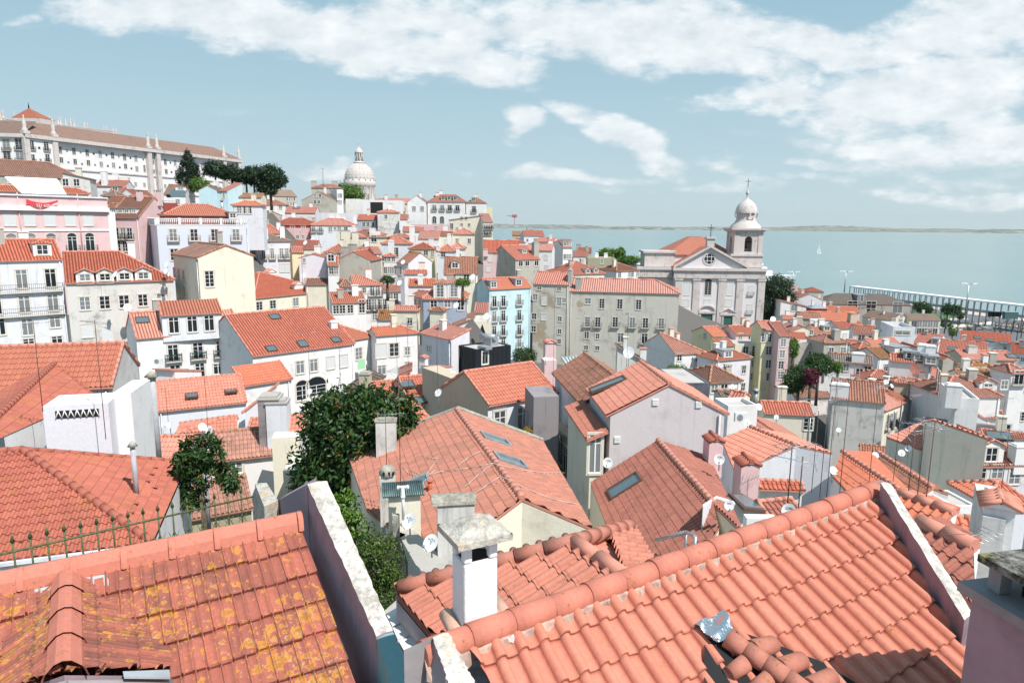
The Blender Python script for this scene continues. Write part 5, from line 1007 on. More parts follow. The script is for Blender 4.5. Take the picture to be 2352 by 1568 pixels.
def polyroof(label,reg,R1,R2,zr,faces,wm='white',rm='gnew',wh=5,style='lusa',w=.24,l=.4,cap=.13,capm='cap',name='house'):
 """faces: (pitch, side, [pixel points after R2 back to R1], wall?)"""
 A,B=pz(Z(reg,R1),zr),pz(Z(reg,R2),zr)
 root=thing(name,A3((A[0]+B[0])/2,(A[1]+B[1])/2,zr-wh),label,'house');GROUND.append(((A[0]+B[0])/2,(A[1]+B[1])/2,zr-wh))
 m=MB();wl=MB();planes=[]
 for pitch,side,pts in faces:
  P=Plane(A,B,pitch,side);planes.append(P);Q=[P.hit(Z(reg,q))for q in pts]
  poly=[A,B]+Q
  tiled(m,poly,P.e,style,w,l)
  walls_down(wl,[B]+Q+[A],zr-wh)
  m.poly([p-KZ*.1 for p in poly],1)
  for a,b in zip([B]+Q,Q+[A]):m.poly([a-KZ*.1,b-KZ*.1,b+KZ*.0,a],1)
 ro=m.build('roof',[T[rm],T[capm]],root);c=MB();ridge_caps(c,A,B,r=cap,seg=.42,lift=.03);c.build('ridge_tiles',T[capm],ro)
 wl.build('wall',T['w_'+wm],root)
 H=House();H.root,H.planes,H.A,H.B,H.ro=root,planes,A,B,ro;H.e=planes[0].e
 return H
def lightbox(H,P,q,w,l,rot90=False,mat='wood',open_=0):
 """roof window lying on plane P at pixel q; w along the eave"""
 c=P.hit(q,.05);e,s,N=P.e,unit(np.cross(P.N,P.e)),P.N;s=s if s[2]>0 else-s
 m=MB();b,t=.09,.1
 for o_,ex,ey in((-e*w/2-s*l/2,e*w,s*b),(-e*w/2+s*(l/2-b),e*w,s*b),(-e*w/2-s*(l/2-b),e*b,s*(l-2*b)),(e*(w/2-b)-s*(l/2-b),e*b,s*(l-2*b))):m.box(c+o_-N*.1,ex,ey,N*(t+.1))
 so=m.build('skylight',T[mat],H.root);g_=MB();g_.box(c-e*(w/2-b)-s*(l/2-b)+N*.02,e*(w-2*b),s*(l-2*b),N*.02);g_.build('pane',T['glassb'],so)
def heroes():
 P0=A3(-.189,4.603,-3.27);a=A3(.168,.108,-.002);b=A3(.129,-.300,-.133)
 N=unit(np.cross(a,b));N=N if N[2]>0 else-N
 hA=lambda reg,x,y,lift=0:hitp(Z(reg,x,y),P0+N*lift,N)
 e=unit(a);up=unit(-b)
 TL,TR=hA('s',700,1275),hA('u',0,165)
 rt=unit(hA('u',630,1140)-hA('u',60,215));lf=unit(hA('s',870,1560)-hA('s',745,1380))
 BR,BL=hA('u',60,215)+rt*6.5,hA('s',745,1380)+lf*3.2
 root=thing('house',A3(2,4,-8.5),'nearest house roof of clean salmon roll tiles, filling the lower right','house');GROUND.append((2,4,-8.5))
 m=MB();tiled(m,[TL,TR,BR,BL],e,'lusa',.2,.353,th=.032,org=P0-e*.2*.5,svec=up,jit=.7)
 ro=m.build('roof',T['ghero'],root)
 R1,R2=hA('t',0,800,.05),hA('t',1887,112,.05);d=unit(R2-R1);R0=R1-d*2.0;R3=R2+d*.12
 m=MB();L=np.linalg.norm(R3-R0);k=round(L/.385)
 for i in range(k):
  p=R0+d*(L*i/k);q=R0+d*(L*(i+1.03)/k);j=random.uniform(-.006,.006)
  m.tube(p+KZ*j,q+KZ*j,.108,.1,n=20)
 m.build('ridge_tiles',T['ghero_cap'],ro)
 m=MB();n=170;rows=[]
 for i in range(n+1):
  p=R0+d*(L*i/n)-N*.05;dn=-up+0
  wv=[.0,.06,.12,.17+.035*math.sin(i*.9)*random.random()+random.uniform(-.015,.02)]
  hh=[.085,.075,.055,-.01]
  rows.append([p+dn*wv[c]+N*(hh[c]+random.uniform(-.008,.008))for c in range(4)])
 V=[p for r in rows for p in r];m.arrays(V,[[4*i+c,4*i+c+1,4*i+c+5,4*i+c+4]for i in range(n)for c in range(3)],smooth=False)
 m.build('ridge_mortar',T['mortar'],ro)
 m=MB();walls_down(m,[R3,TR,BR],-9.5);walls_down(m,[BL,TL,R0,R3],-9.5);m.poly([p-N*.2 for p in(TL,TR,BR,BL)]);m.build('wall',T['w_lav'],root)
 m=MB();nx,ny=26,22;c=[hA('t',530,1120,.1),hA('t',745,1015,.1),hA('t',850,1195,.14),hA('t',660,1260,.12)]
 V=[]
 for j in range(ny+1):
  for i in range(nx+1):
   s,t=i/nx,j/ny;p=c[0]*(1-s)*(1-t)+c[1]*s*(1-t)+c[2]*s*t+c[3]*(1-s)*t
   V.append(p+N*(.022*math.sin(s*8+t*2)+.012*math.sin(t*9+s*5)+.0025*math.sin(s*80)+random.uniform(-.0015,.0015)))
 m.arrays(V,[[j*(nx+1)+i,j*(nx+1)+i+1,(j+1)*(nx+1)+i+1,(j+1)*(nx+1)+i]for j in range(ny)for i in range(nx)])
 o=m.build('foil_patch',T['foil']);tag(o,'crumpled silver foil sheet patched over the nearest roof','foil patch')
 m=MB();q=[('t',600,1230),('t',720,1240),('t',850,1170),('t',1080,1250),('t',1500,1410),('t',1860,1640),('t',1700,1800),('t',600,1800)]
 top=[hA(*p,.06)for p in q];m.poly(top);m.build('dark_gap',T['black'],ro)
 root2=thing('tile_cap',hA('t',1100,1500),'small cracked ridge of barrel tiles emerging below the silver foil','ridge')
 m=MB();c0=hA('t',770,1225,.13);c1=hA('t',1380,1640,.2);dd=c1-c0
 for i in range(4):m.tube(c0+dd*i/4,c0+dd*(i+1.05)/4+KZ*random.uniform(-.01,.01),.085,.075,n=18)
 m.build('ridge_tiles',T['gbarrel_cap'],root2)
 m=MB();u_=unit(dd);sd=unit(np.cross(N,u_));sd=sd if sd[0]<0 else-sd
 for i in range(4):
  p=c0+u_*(.22+.2*i)+sd*.1-N*.02
  m.tube(p,p+sd*.16-N*.05-u_*.05,.07,.062,n=14)
  if i>0:m.tube(p+sd*.19-N*.08-u_*.05,p+sd*.42-N*.16-u_*.12,.072,.062,n=14)
 for i in range(5):
  p=c0+u_*(.2+.24*i)-sd*.07-N*.03;m.tube(p,p-sd*(.28+.03*i)-N*.06+u_*.1,.085,.075,n=14)
 m.build('tiles',T['gbarrel_cap'],root2)
 def parapet(label,reg,top,plane,th,mat='lichen_wall',nm='parapet_wall',lift=.3):
  pts=[hitp(Z(reg,*q),plane[0]+plane[1]*lift,plane[1])for q in top]
  if len(pts)==4:
   A_,B_,C_,D_=pts;n=24;m=MB();V=[];F_=[]
   for i in range(n+1):
    t=i/n;l_=A_*(1-t)+D_*t;r_=B_*(1-t)+C_*t
    j1,j2=random.uniform(-.008,.008),random.uniform(-.008,.008);sd_=unit(r_-l_)
    V+=[l_-KZ*th,l_+sd_*j1,(l_+r_)/2+KZ*(.012+random.uniform(-.004,.004)),r_+sd_*j2,r_-KZ*th]
   for i in range(n):
    for c in(1,2):F_.append([5*i+c,5*i+c+1,5*i+c+6,5*i+c+5])
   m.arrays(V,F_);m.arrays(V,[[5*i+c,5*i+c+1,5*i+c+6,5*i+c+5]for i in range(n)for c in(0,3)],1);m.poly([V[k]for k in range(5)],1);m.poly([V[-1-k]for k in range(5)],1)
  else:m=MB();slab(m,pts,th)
  o=m.build(nm,[T[mat],T['w_purple' if mat!='teal' else 'teal']]);return tag(o,label,'parapet'),pts  # side faces get darker purple: their shade is put into the colour
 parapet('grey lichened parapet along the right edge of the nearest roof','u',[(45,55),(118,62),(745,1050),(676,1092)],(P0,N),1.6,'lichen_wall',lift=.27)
 m=MB();slab(m,[hA('u',-30,75,.12),hA('u',45,40,.2),hA('u',95,60,.2),hA('u',60,130,.1)],.6);o=m.build('wall_stub',T['w_dark']);tag(o,'dark weathered stub closing the ridge at the parapet top','wall stub')
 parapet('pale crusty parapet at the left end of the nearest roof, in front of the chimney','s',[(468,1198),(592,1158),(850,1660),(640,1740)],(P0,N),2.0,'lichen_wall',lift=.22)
 m=MB();q0=hitp(Z('s',232,1300),P0+N*.2,N);q1=hitp(Z('s',470,1196),P0+N*.2,N);q2=hitp(Z('s',640,1740),P0+N*.2,N);q3=hitp(Z('s',330,1740),P0-N*.3,N)
 slab(m,[q0,q1,q2,q3],.8);o=m.build('valley_wall',T['w_dark']);tag(o,'sloping blue-grey damp wall between the two nearest parapets','wall')
 Fb=hA('s',718,1135,.04);zb=Fb[2]
 def zat(p,q):
  lo,hi=zb-1,0
  for _ in range(50):
   mid=(lo+hi)/2
   if proj(A3(p[0],p[1],mid))[1]>q:lo=mid
   else:hi=mid
  return(lo+hi)/2
 zt=zat(Fb,Z('s',725,462)[1]);Rt=pz(Z('s',990,400),zt);Lt=pz(Z('s',590,362),zt);F2=A3(Fb[0],Fb[1],zt)
 ex=Rt-F2;ey=Lt-F2;wx,wy=np.linalg.norm(ex[:2]),np.linalg.norm(ey[:2]);print('CHIM',Fb,zt,wx,wy,'angle',math.degrees(math.acos(ex@ey/wx/wy)))
 ex=unit(ex*A3(1,1,0));ey=unit(np.cross(KZ,ex));wy=min(wy,.62)
 root=thing('chimney',Fb,'big white rendered chimney with a lichened pyramid cap on the nearest ridge','chimney')
 m=MB();hh_=zt-zb;z0,z1,z2=zb-.5,zt-.24*hh_,zt-.02;c=Fb*A3(1,1,0);tw_=.25*wx
 m.box(c+KZ*z0,ex*wx,ey*wy,KZ*(z1-z0))
 for sx in(0,wx-tw_):
  for sy in(0,wy-tw_):m.box(c+ex*sx+ey*sy+KZ*z1,ex*tw_,ey*tw_,KZ*(z2-z1+.05))
 for s_ in(0,1):m.box(c+ex*tw_+ey*(wy-tw_)*s_+KZ*z2,ex*(wx-2*tw_),ey*tw_,KZ*.05)
 o=m.build('shaft',T['w_chim'],root);bv=o.modifiers.new('bevel','BEVEL');bv.width=.018;bv.segments=2
 m=MB();m.box(c+ex*.03+ey*.03+KZ*(z1-.08),ex*(wx-.06),ey*(wy-.06),KZ*.085);m.build('flue',T['black'],root)
 m=MB();o_=.085;n=16;c2=c-ex*o_-ey*o_+KZ*zt;W_,D_=wx+2*o_,wy+2*o_
 m.box(c2,ex*W_,ey*D_,KZ*.05);V=[]
 for j in range(n+1):
  for i in range(n+1):
   s,t=i/n,j/n;k=1-max(abs(2*s-1),abs(2*t-1));hgt=.05+.15*(k**1.25 if k<.7 else.64+.3*(k-.7))+random.uniform(-.004,.004)*(k>0)
   V.append(c2+ex*(W_-.0)*s+ey*D_*t+KZ*hgt)
 m.arrays(V,[[j*(n+1)+i,j*(n+1)+i+1,(j+1)*(n+1)+i+1,(j+1)*(n+1)+i]for j in range(n)for i in range(n)],smooth=True)
 o=m.build('cap',T['lichen_cap'],root)
 m=MB();lx=unit(R2-R1)
 for i in range(6):m.tube(c+ex*(-.05+i*.09)-ey*.09+KZ*(zb-.07),c+ex*(-.05+i*.09)+ey*(wy+.02)+KZ*(zb+.0),.062,.055,n=10)
 m.build('foot_flashing',T['flash'],root)
 m=MB();q=hA('s',1075,1165,.03)
 V=[q+e*(.075*math.cos(t)*random.uniform(.7,1.2))+up*(.065*math.sin(t)*random.uniform(.7,1.3))+N*.03 for t in np.linspace(0,6.1,14)];m.poly(V[::-1]);slab(m,V,.03);m.build('plaster_daub',T['w_white'],root)
 L=pz(Z('u',778,592),-2.35);R_=pz(Z('u',1125,778),-2.35);dx=unit((R_-L)*A3(1,1,0));dy=A3(-dx[1],dx[0],0);print('RCH',L,R_)
 root=thing('chimney',A3(L[0]+1,L[1]-1,-8),'large purple-stained chimney block with a mossy slab at the right edge','chimney')
 W_,D_=2.6,1.1;m=MB();c=L
 slab(m,[c,c+dx*W_,c+dx*W_+dy*D_,c+dy*D_],.055);m.build('cap_slab',T['moss_slab'],root)
 m=MB()
 for s_ in(.06,.7,1.6):
  for t_ in(.05,D_-.2):m.box(c+dx*s_+dy*t_-KZ*.24,dx*.1,dy*.1,KZ*.19)
 m.box(c-dx*.07-dy*.07-KZ*.32,dx*(W_+.1),dy*(D_+.1),KZ*.075)
 m.build('ledge',T['w_dark'],root)
 m=MB();m.box(c+dx*.2+dy*.2-KZ*.26,dx*(W_-.4),dy*(D_-.4),KZ*.12);m.build('flue',T['black'],root)
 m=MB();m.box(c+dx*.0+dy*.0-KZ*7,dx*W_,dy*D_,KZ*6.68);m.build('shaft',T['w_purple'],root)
 Q0=A3(-2.466,7.106,-3.672);qa=A3(.194,.104,.008);qb=A3(.168,-.276,-.156)
 NB=unit(np.cross(qa,qb));NB=NB if NB[2]>0 else-NB;eB,upB=unit(qa),unit(-qb)
 RB=lambda x,y:((0+x/2.138)/1.7415,(2000+y/2.138)/1.7415)
 RC=lambda x,y:((900+x/1.8875)/1.7415,(1900+y/1.8875)/1.7415)
 hB=lambda q,lift=0:hitp(q,Q0+NB*lift,NB)
 root=thing('house',A3(-4,5,-9),'old house roof of flat tiles crusted with orange lichen, lower left','house');GROUND.append((-4,5,-9))
 TRb=hB(RC(566,372));k1=unit(hB(RC(935,1400))-hB(RC(640,540)));BRb=hB(RC(640,540))+k1*4.2
 G1,G2=hB(RB(0,690),.1),hB(RC(562,335),.1);gd=unit(G2-G1);G0=G1-gd*2.5
 TLb=G0-NB*.1;BLb=TLb-upB*5
 m=MB();tiled(m,[TLb,G2-NB*.1,BRb,BLb],eB,'marseille',.22,.359,th=.045,hs=1.5,jit=1.6,org=Q0+eB*.0,svec=upB)
 ro=m.build('roof',T['glich'],root)
 m=MB();L_=np.linalg.norm(G2-G0);k=round(L_/.43)
 for i in range(k+1):
  p=G0+gd*(L_*i/k)
  if i<k:
   q=G0+gd*(L_*(i+1)/k);sd=unit(np.cross(gd,NB));sd=sd if sd[1]<0 else-sd
   pr=[(-.11,-.06),(-.085,.035),(-.03,.07),(.03,.07),(.085,.035),(.11,-.06)]
   V=[p+sd*x_+KZ*y_ for x_,y_ in pr]+[q+sd*x_+KZ*y_ for x_,y_ in pr]
   m.arrays(V,[[c,c+1,c+7,c+6]for c in range(5)],smooth=False)
  V=[]
  for s_ in(-.028,0,.028):
   for x_,y_ in((-.135,-.09),(-.105,.045),(-.04,.095),(.04,.095),(.105,.045),(.135,-.09)):V.append(p+gd*s_+unit(np.cross(gd,KZ))*-x_*(1 if s_==0 else.93)+KZ*y_*(1 if s_==0 else.93))
  m.arrays(V,[[r*6+c,r*6+c+1,r*6+c+7,r*6+c+6]for r in range(2)for c in range(5)],smooth=True)
 m.build('ridge_tiles',T['ghero_cap'],ro)
 m=MB();n=120;rows=[]
 for i in range(n+1):
  p=G0+gd*(L_*i/n)-NB*.1;wv=[.03,.1,.17+random.uniform(-.02,.03)];hh=[.1,.06,-.01]
  rows.append([p-upB*wv[c]+NB*(hh[c]+random.uniform(-.01,.01))for c in range(3)])
 m.arrays([p for r in rows for p in r],[[3*i+c,3*i+c+1,3*i+c+4,3*i+c+3]for i in range(n)for c in range(2)]);m.build('ridge_mortar',T['mortar'],ro)
 m=MB();walls_down(m,[G0,G2,BRb],-10,drop=.2);m.poly([p-NB*.18 for p in(TLb,G2-NB*.1,BRb,BLb)]);m.build('wall',T['w_lav'],root)
 t0=hB(RB(575,650),.02);zr=t0[2]+.03;t1=pz(RB(545,1465),zr);root2=thing('gablet',t1,'little projecting gablet with a bright clay ridge and lichened tiles','gablet')
 gd2=unit((t1-t0)*A3(1,1,0));PL,PR_=Plane(t0,t1,33,1),Plane(t0,t1,33,-1)
 if PL.d@CX>0:PL,PR_=PR_,PL
 m=MB();t1e=t1+gd2*.02
 tiled(m,[t0,t1e,PR_.hit(RB(1440,1470)),PR_.hit(RB(1385,1000)),PR_.hit(RB(1010,720))],gd2,'marseille',.22,.34,th=.04,hs=1.4)
 tiled(m,[t0,t1e,PL.hit(RB(40,1640)),PL.hit(RB(110,960)),PL.hit(RB(290,840))],gd2,'marseille',.22,.34,th=.04,hs=1.4)
 r2=m.build('roof',T['glich'],root2)
 m=MB();sd=unit(np.cross(gd2,KZ));L2=np.linalg.norm(t1-t0);k=4
 for i in range(k):
  p,q=t0+gd2*(L2*i/k-(.15 if i==0 else 0)),t0+gd2*(L2*(i+1)/k+.02)
  pr=[(-.16,-.09),(-.13,.0),(-.055,.075),(0,.09),(.055,.075),(.13,.0),(.16,-.09)]
  V=[p+sd*x_*.93+KZ*(y_*.93+.03)for x_,y_ in pr]+[q-gd2*.04+sd*x_*.96+KZ*(y_+.03)for x_,y_ in pr]+[q+sd*x_*1.1+KZ*(y_*1.12+.035)for x_,y_ in pr]
  m.arrays(V,[[r*7+c,r*7+c+1,r*7+c+8,r*7+c+7]for r in range(2)for c in range(6)],smooth=False)
 m.build('ridge_tiles',T['ghero_cap'],r2)
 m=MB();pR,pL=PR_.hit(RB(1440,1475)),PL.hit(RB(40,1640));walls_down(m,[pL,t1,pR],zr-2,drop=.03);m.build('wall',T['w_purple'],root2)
 m=MB();m.tube(t1+gd2*.05-KZ*.1,pR+gd2*.08-KZ*.06,.05,n=8);m.tube(t1+gd2*.05-KZ*.1,pL+gd2*.08-KZ*.06,.05,n=8);m.build('gutter',T['w_dark'],root2)
 for qs in([(670,670),(900,632),(960,730),(690,700)],[(295,760),(480,720),(470,780),(300,830)]):m=MB();slab(m,[hB(RB(*q),.055)for q in qs],.03);m.build('lead_flashing',T['lead'],root2)
 m=MB();slab(m,[PR_.hit(RB(*q),.05)for q in((1050,1460),(1450,1445),(1455,1510),(1060,1505))],.02)
 m.build('lead_flashing',T['lead'],root2)
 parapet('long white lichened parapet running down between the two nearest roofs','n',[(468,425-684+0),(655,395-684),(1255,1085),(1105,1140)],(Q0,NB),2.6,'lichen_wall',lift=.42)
 parapet('blue-green lower end of the long parapet','n',[(1108,1142),(1254,1086),(1520,1640),(1290,1730)],(Q0,NB),2.6,'teal',lift=.40)  # lower parapet end in a darker blue-green, sides included
 top0=hitp(Z('j',470,430),Q0+NB*.42,NB);zt_=top0[2];w1=pz(Z('j',205,572),-3.85);print('ZT',zt_,top0);m=MB();back=unit(A3(.2,1,0))*.22
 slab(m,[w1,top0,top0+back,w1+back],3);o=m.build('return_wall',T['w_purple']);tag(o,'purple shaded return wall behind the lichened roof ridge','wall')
 zp=-3.8;m=MB();slab(m,[pz(Z('j',75,632),zp),pz(Z('j',200,570),zp),pz(Z('j',95,412),zp),pz(Z('j',-10,418),zp)],3);o=m.build('wall_pier',T['lichen_cap']);tag(o,'wall pier with a grey and orange lichened top behind the left roof','pier')
 H=polyroof('house under a barrel tiled roof just behind the front chimney','s',(1600,450),(2010,725),-4.25,[(20,1,[(1400,1200),(950,1260),(445,1160),(180,850),(168,800)]),(20,-1,[(2130,1050),(2260,640),(2090,330)])],wm='white',rm='gbarrel',wh=4.5,style='canal',w=.2,l=.34,cap=.1)
 m=MB();Pl=H.planes[0];A_=Pl.hit(Z('s',200,805),.06);B_=H.A+KZ*.04;ridge_caps(m,A_,B_,r=.1,seg=.42,n=14);C_=H.planes[1].hit(Z('s',2050,300),.06);ridge_caps(m,B_,C_,r=.1,seg=.42,n=14)
 dd=B_-A_;LL=np.linalg.norm(dd);n=int(LL/.19);bk=unit(np.cross(KZ,dd));bk=bk if bk[1]>0 else-bk
 for i in range(n):
  p=A_+dd*(i+.5)/n+bk*.03-KZ*.02;m.tube(p,p+bk*.3-KZ*.05,.068,.06,n=12)
 m.build('verge_tiles',T['gbarrel_cap'],H.ro)
 m=MB()
 for qs in(((90,1010),(255,915),(345,1035),(138,1108)),((142,1122),(352,1050),(415,1138),(182,1214)),((188,1226),(418,1150),(420,1215),(232,1302))):slab(m,[pz(Z('s',*q),-5.4)for q in qs],.05)
 o=m.build('white_roof_sheets',T['w_white']);tag(o,'three white sheet panels between the long parapet and barrel tiles','roof panel')
 m=MB();slab(m,[pz(Z('s',*q),-6.2)for q in((60,1000),(230,850),(300,740),(600,560),(700,700),(500,1200))],.3);o=m.build('terrace_slab',T['concrete']);tag(o,'grey cracked terrace slab behind the barrel tiled roof','terrace');GROUND.append((-.8,8,-8.5))
 zC=-10.2
 Hc=pz((350,1247),zC);Qc=pz((430,1062),zC);El=pz((0,1290),zC);eL=unit(Hc-El);El=El-eL*4;eR=unit(Qc-Hc)
 PLc=Plane(El,Hc,24,1);up1=A3(-eL[1],eL[0],0);N1=unit(np.cross(eL,up1+KZ*math.tan(R(22))));N1=N1 if N1[2]>0 else-N1
 inn=A3(-eR[1],eR[0],0);N2=unit(np.cross(eR,inn+KZ*math.tan(R(22))));N2=N2 if N2[2]>0 else-N2
 Ap=hitp((61,1032),Hc,N1);h_=Ap[2];hipd=np.cross(N1,N2);hipd=hipd if hipd[2]>0 else-hipd;Ap=Hc+hipd*((h_-zC)/hipd[2]);print('C apex',Ap,proj(Ap))
 root=thing('house',A3(Hc[0]-4,Hc[1]+3,zC-7),'red hipped tiled house with a tall grey vent pipe at the left','house');GROUND.append((Hc[0]-4,Hc[1]+3,zC-7))
 m=MB();Lp=Ap-eL*9
 tiled(m,[El-eL*3,Hc,Ap,Lp],eL,'canal',.225,.36,th=.035);tiled(m,[Hc,Qc,hitp((420,1058),Hc,N2),Ap],eR,'soft',.2,.36,th=.02)
 ro=m.build('roof',T['gred2'],root);m=MB();ridge_caps(m,Hc,Ap,r=.13,seg=.42,n=14,lift=.04);ridge_caps(m,Ap,Qc+(Ap-Hc)*0+A3(0,0,.0),r=.1,seg=.5,n=10,lift=.03);ridge_caps(m,Ap,Lp,r=.12,seg=.42,n=12,lift=.03);m.build('ridge_tiles',T['gred_cap'],ro)
 m=MB();walls_down(m,[El-eL*3,Hc,Qc],zC-8,drop=.1);walls_down(m,[Qc,Ap,Lp],zC-8,drop=.1);wo=m.build('wall',T['w_white'],root)
 m=MB();f0=El-eL*3-A3(-eL[1],eL[0],0)*.1;slab(m,[f0,Hc-up1*.1,Hc+up1*.02,El-eL*3],.12);m.build('gutter',T['w_cool'],root)
 Pp=hitp((314,1135),Hc,N2);m=MB();m.tube(Pp-KZ*.3,Pp+KZ*1.85,.085,n=16);o=m.build('vent_pipe',T['pipe'],root);c_=MB();c_.tube(Pp+KZ*1.82,Pp+KZ*2.02,.17,.03,n=16);c_.build('cowl',T['concrete'],o)
 for q in((248,1077),(240,1092),(230,1108),(247,1123),(203,1160),(193,1180),(48,1244),(175,1228)):
  Nn=N1 if q[0]in(48,175)else N2;en=eL if Nn is N1 else eR;p=hitp((q[0]+110 if Nn is N2 else q[0],q[1]),Hc,Nn);s_=unit(np.cross(Nn,en));s_=s_ if s_[2]>0 else-s_
  m=MB();m.poly([p+en*.11+Nn*.03,p-en*.11+Nn*.03,p-s_*.05-en*.1+Nn*.11,p-s_*.05+en*.1+Nn*.11]);m.poly([p-s_*.05-en*.1+Nn*.11,p-s_*.05+en*.1+Nn*.11,p-s_*.05+en*.11+Nn*.02,p-s_*.05-en*.11+Nn*.02]);m.poly([p+s_*.2+Nn*.03,p-s_*.05+en*.1+Nn*.11,p-s_*.05-en*.1+Nn*.11]);m.build('vent_tile',T['gred_cap'],ro)
 Pw=pz((393,1214),zC-1.2);
 z2=-8.6;Q2=pz(Z('o',1390,1045),z2);dR=unit(Qc-Hc);F2_=Q2-dR*9;in2=A3(-dR[1],dR[0],0);N2b=unit(np.cross(dR,in2+KZ*math.tan(R(24))));
 N2b=N2b if N2b[2]>0 else-N2b;A2=hitp(Z('o',800,568),Q2,N2b);H2=hitp(Z('o',-60,1375),Q2,N2b);E2=hitp(Z('o',60,1640),Q2,N2b)
 root=thing('house',A3(A2[0]-1,A2[1]-2,z2-8),'house with smooth large flat red tiles and a diagonal hip at the left edge','house');GROUND.append((A2[0]-1,A2[1]-2,z2-8))
 m=MB();tiled(m,[A2,Q2,E2+(E2-Q2)*.3,H2+(H2-A2)*.3],dR,'soft',.2,.72,th=.015,hs=.55)
 L2=[hitp(Z('o',-60,985),A2,unit(N2b*A3(-1,1,1)+A3(-.1,.1,0)))]
 eL2=unit((H2-A2)*A3(1,1,0));m.poly([A2,H2,H2+A3(-4,2.5,-1.6),A2+A3(-5,2.6,-1.0)],uv=[(0,3),(3,0),(6,0),(5,3)])
 ro=m.build('roof',T['gred2'],root);m=MB();ridge_caps(m,H2,A2,r=.13,seg=.42,n=12,lift=.03);ridge_caps(m,A2,Q2,r=.07,seg=.5,n=8,lift=.01);m.build('ridge_tiles',T['gred_cap'],ro)
 m=MB();walls_down(m,[A2,Q2,E2],z2-8,drop=.03);m.build('wall',T['w_white'],root)
 H=polyroof('house with a large salmon gable roof, two rooflights and a blank white gable','x',(1049,941),(1199,1145),-9.3,[(20,1,[(1139,1190),(1000,1292),(842,1168),(797,1038)]),(22,-1,[(1361,1213),(1247,1015)])],wm='pale',rm='gmix',wh=8,w=.22,l=.37)
 if H.planes[0].d@CX>0:print('PLANE ORDER D')
 PD=H.planes;s_=[p for p in PD if p.d@CX>0][0]
 lightbox(H,s_,Z('v',772,255),1.0,1.35,mat='zinc');lightbox(H,s_,Z('v',842,357),1.0,1.35,mat='zinc')
 wp=[p for p in PD if p.d@CX<0][0];HD=H;lightbox(H,wp,Z('v',385,465),.8,1.1,mat='zinc')
 m=MB();a_=wp.hit((797,1030),.12);b_=H.A+KZ*.12;slab(m,[a_,b_,b_+A3(.05,.35,0),a_+A3(.05,.35,0)],.5);c_=s_.hit((1247,1010),.1);slab(m,[b_,c_,c_+A3(.05,.35,0),b_+A3(.05,.35,0)],.5);m.build('verge_coping',T['moss_wall'],H.root)
 H=polyroof('house with a steep red tiled roof and a dark open rooflight right of centre','x',(1512,1012),(1640,1158),-11,[(33,1,[(1652,1210),(1600,1290),(1430,1260),(1392,1200),(1357,1109)]),(20,-1,[(1706,1221),(1628,1048)])],wm='cream',rm='gred',wh=9,w=.22,l=.36,cap=.14)
 HE=H;wp=[p for p in H.planes if p.d@CX<0][0];s_=[p for p in H.planes if p.d@CX>0][0]
 lightbox(H,wp,Z('w',425,725),1.15,1.75,mat='wood');
 c1=[s_.hit(Z('k',*q),.22)for q in((1985,160),(2110,165),(2400,330),(2130,300))];m=MB();slab(m,c1,.14);o=m.build('skylight',T['wood'],H.root);cc=sum(c1)/4;m=MB();slab(m,[p*.78+cc*.22+KZ*.02 for p in c1],.02);m.build('pane',T['glassb'],o)
 wb=[s_.hit(Z('k',*q),.1)for q in((1755,290),(1880,208),(2060,262),(2351,345))];m=MB();zw=wb[0][2]-2.2
 for p,q in zip(wb[:-1],wb[1:]):bk=A3(.05,.22,0);slab(m,[p,q,q+bk,p+bk],2.2)
 m.build('gable_wall',T['w_cool'],H.root)
 for q,w_,d_,hh in((Z('w',860,628),.55,.9,1.35),(Z('w',1022,770),.65,.9,1.5)):
  p=s_.hit(q);ex_,ey_=A3(1,.05,0),A3(-.05,1,0);m=MB();m.box(p-ex_*w_/2-KZ*.6,ex_*w_*1.3,ey_*d_,KZ*(hh+.5));o=m.build('chimney',T['w_pink'],H.root)
  m=MB();t_=p-ex_*w_/2+KZ*(hh-.1)
  for k in range(5):yy=ey_*(d_*k/4);m.tube(t_+yy-ex_*.08,t_+yy+ex_*w_*.65+KZ*.22,.085,n=8);m.tube(t_+yy+ex_*(w_*1.3+.08),t_+yy+ex_*w_*.65+KZ*.22,.085,n=8)
  m.tube(t_+ex_*w_*.65+KZ*.24-ey_*.1,t_+ex_*w_*.65+KZ*.24+ey_*(d_+.1),.11,n=10);m.build('chimney_cap',T['gred_cap'],o)
 polyroof('white blank walled house with a salmon roof right of the pinkish gable','Y',(262,500),(443,573),-13,[(24,1,[(203,682),(148,546)]),(9,-1,[(586,603),(430,535)])],wm='cool',rm='gnew',wh=9)
 polyroof('brown ribbed roof house with a white gable pocket beyond the parapet','Y',(765,600),(985,742),-14,[(26,1,[(893,797),(740,650)]),(16,-1,[(1043,765),(850,640)])],wm='white',rm='gold',wh=8)
 polyroof('salmon house with a long diagonal ridge left of the brown ribbed roof','Y',(625,598),(850,748),-12.5,[(22,1,[(720,800),(650,760),(584,690)]),(14,-1,[(905,770),(735,600)])],wm='white',rm='gnew',wh=8)
 polyroof('salmon roof running down just beyond the lichened parapet','Y',(850,765),(1062,838),-7.2,[(24,1,[(1015,905),(860,860)]),(20,-1,[(1090,825),(900,755)])],wm='white',rm='gnew',wh=6)
 polyroof('red canal roof strip squeezed between the parapet and the stained chimney','u',(330,365),(745,545),-5.0,[(24,1,[(760,1010),(430,600)]),(20,-1,[(800,500),(480,330)])],wm='white',rm='gred',wh=5,w=.2,l=.34)
 polyroof('cream house with a wide salmon roof and twin dishes behind the three-window house','y',(705,293),(1058,412),-16,[(22,1,[(682,470),(470,392)]),(20,-1,[(1110,400),(770,283)])],wm='cream',rm='gnew',wh=8)
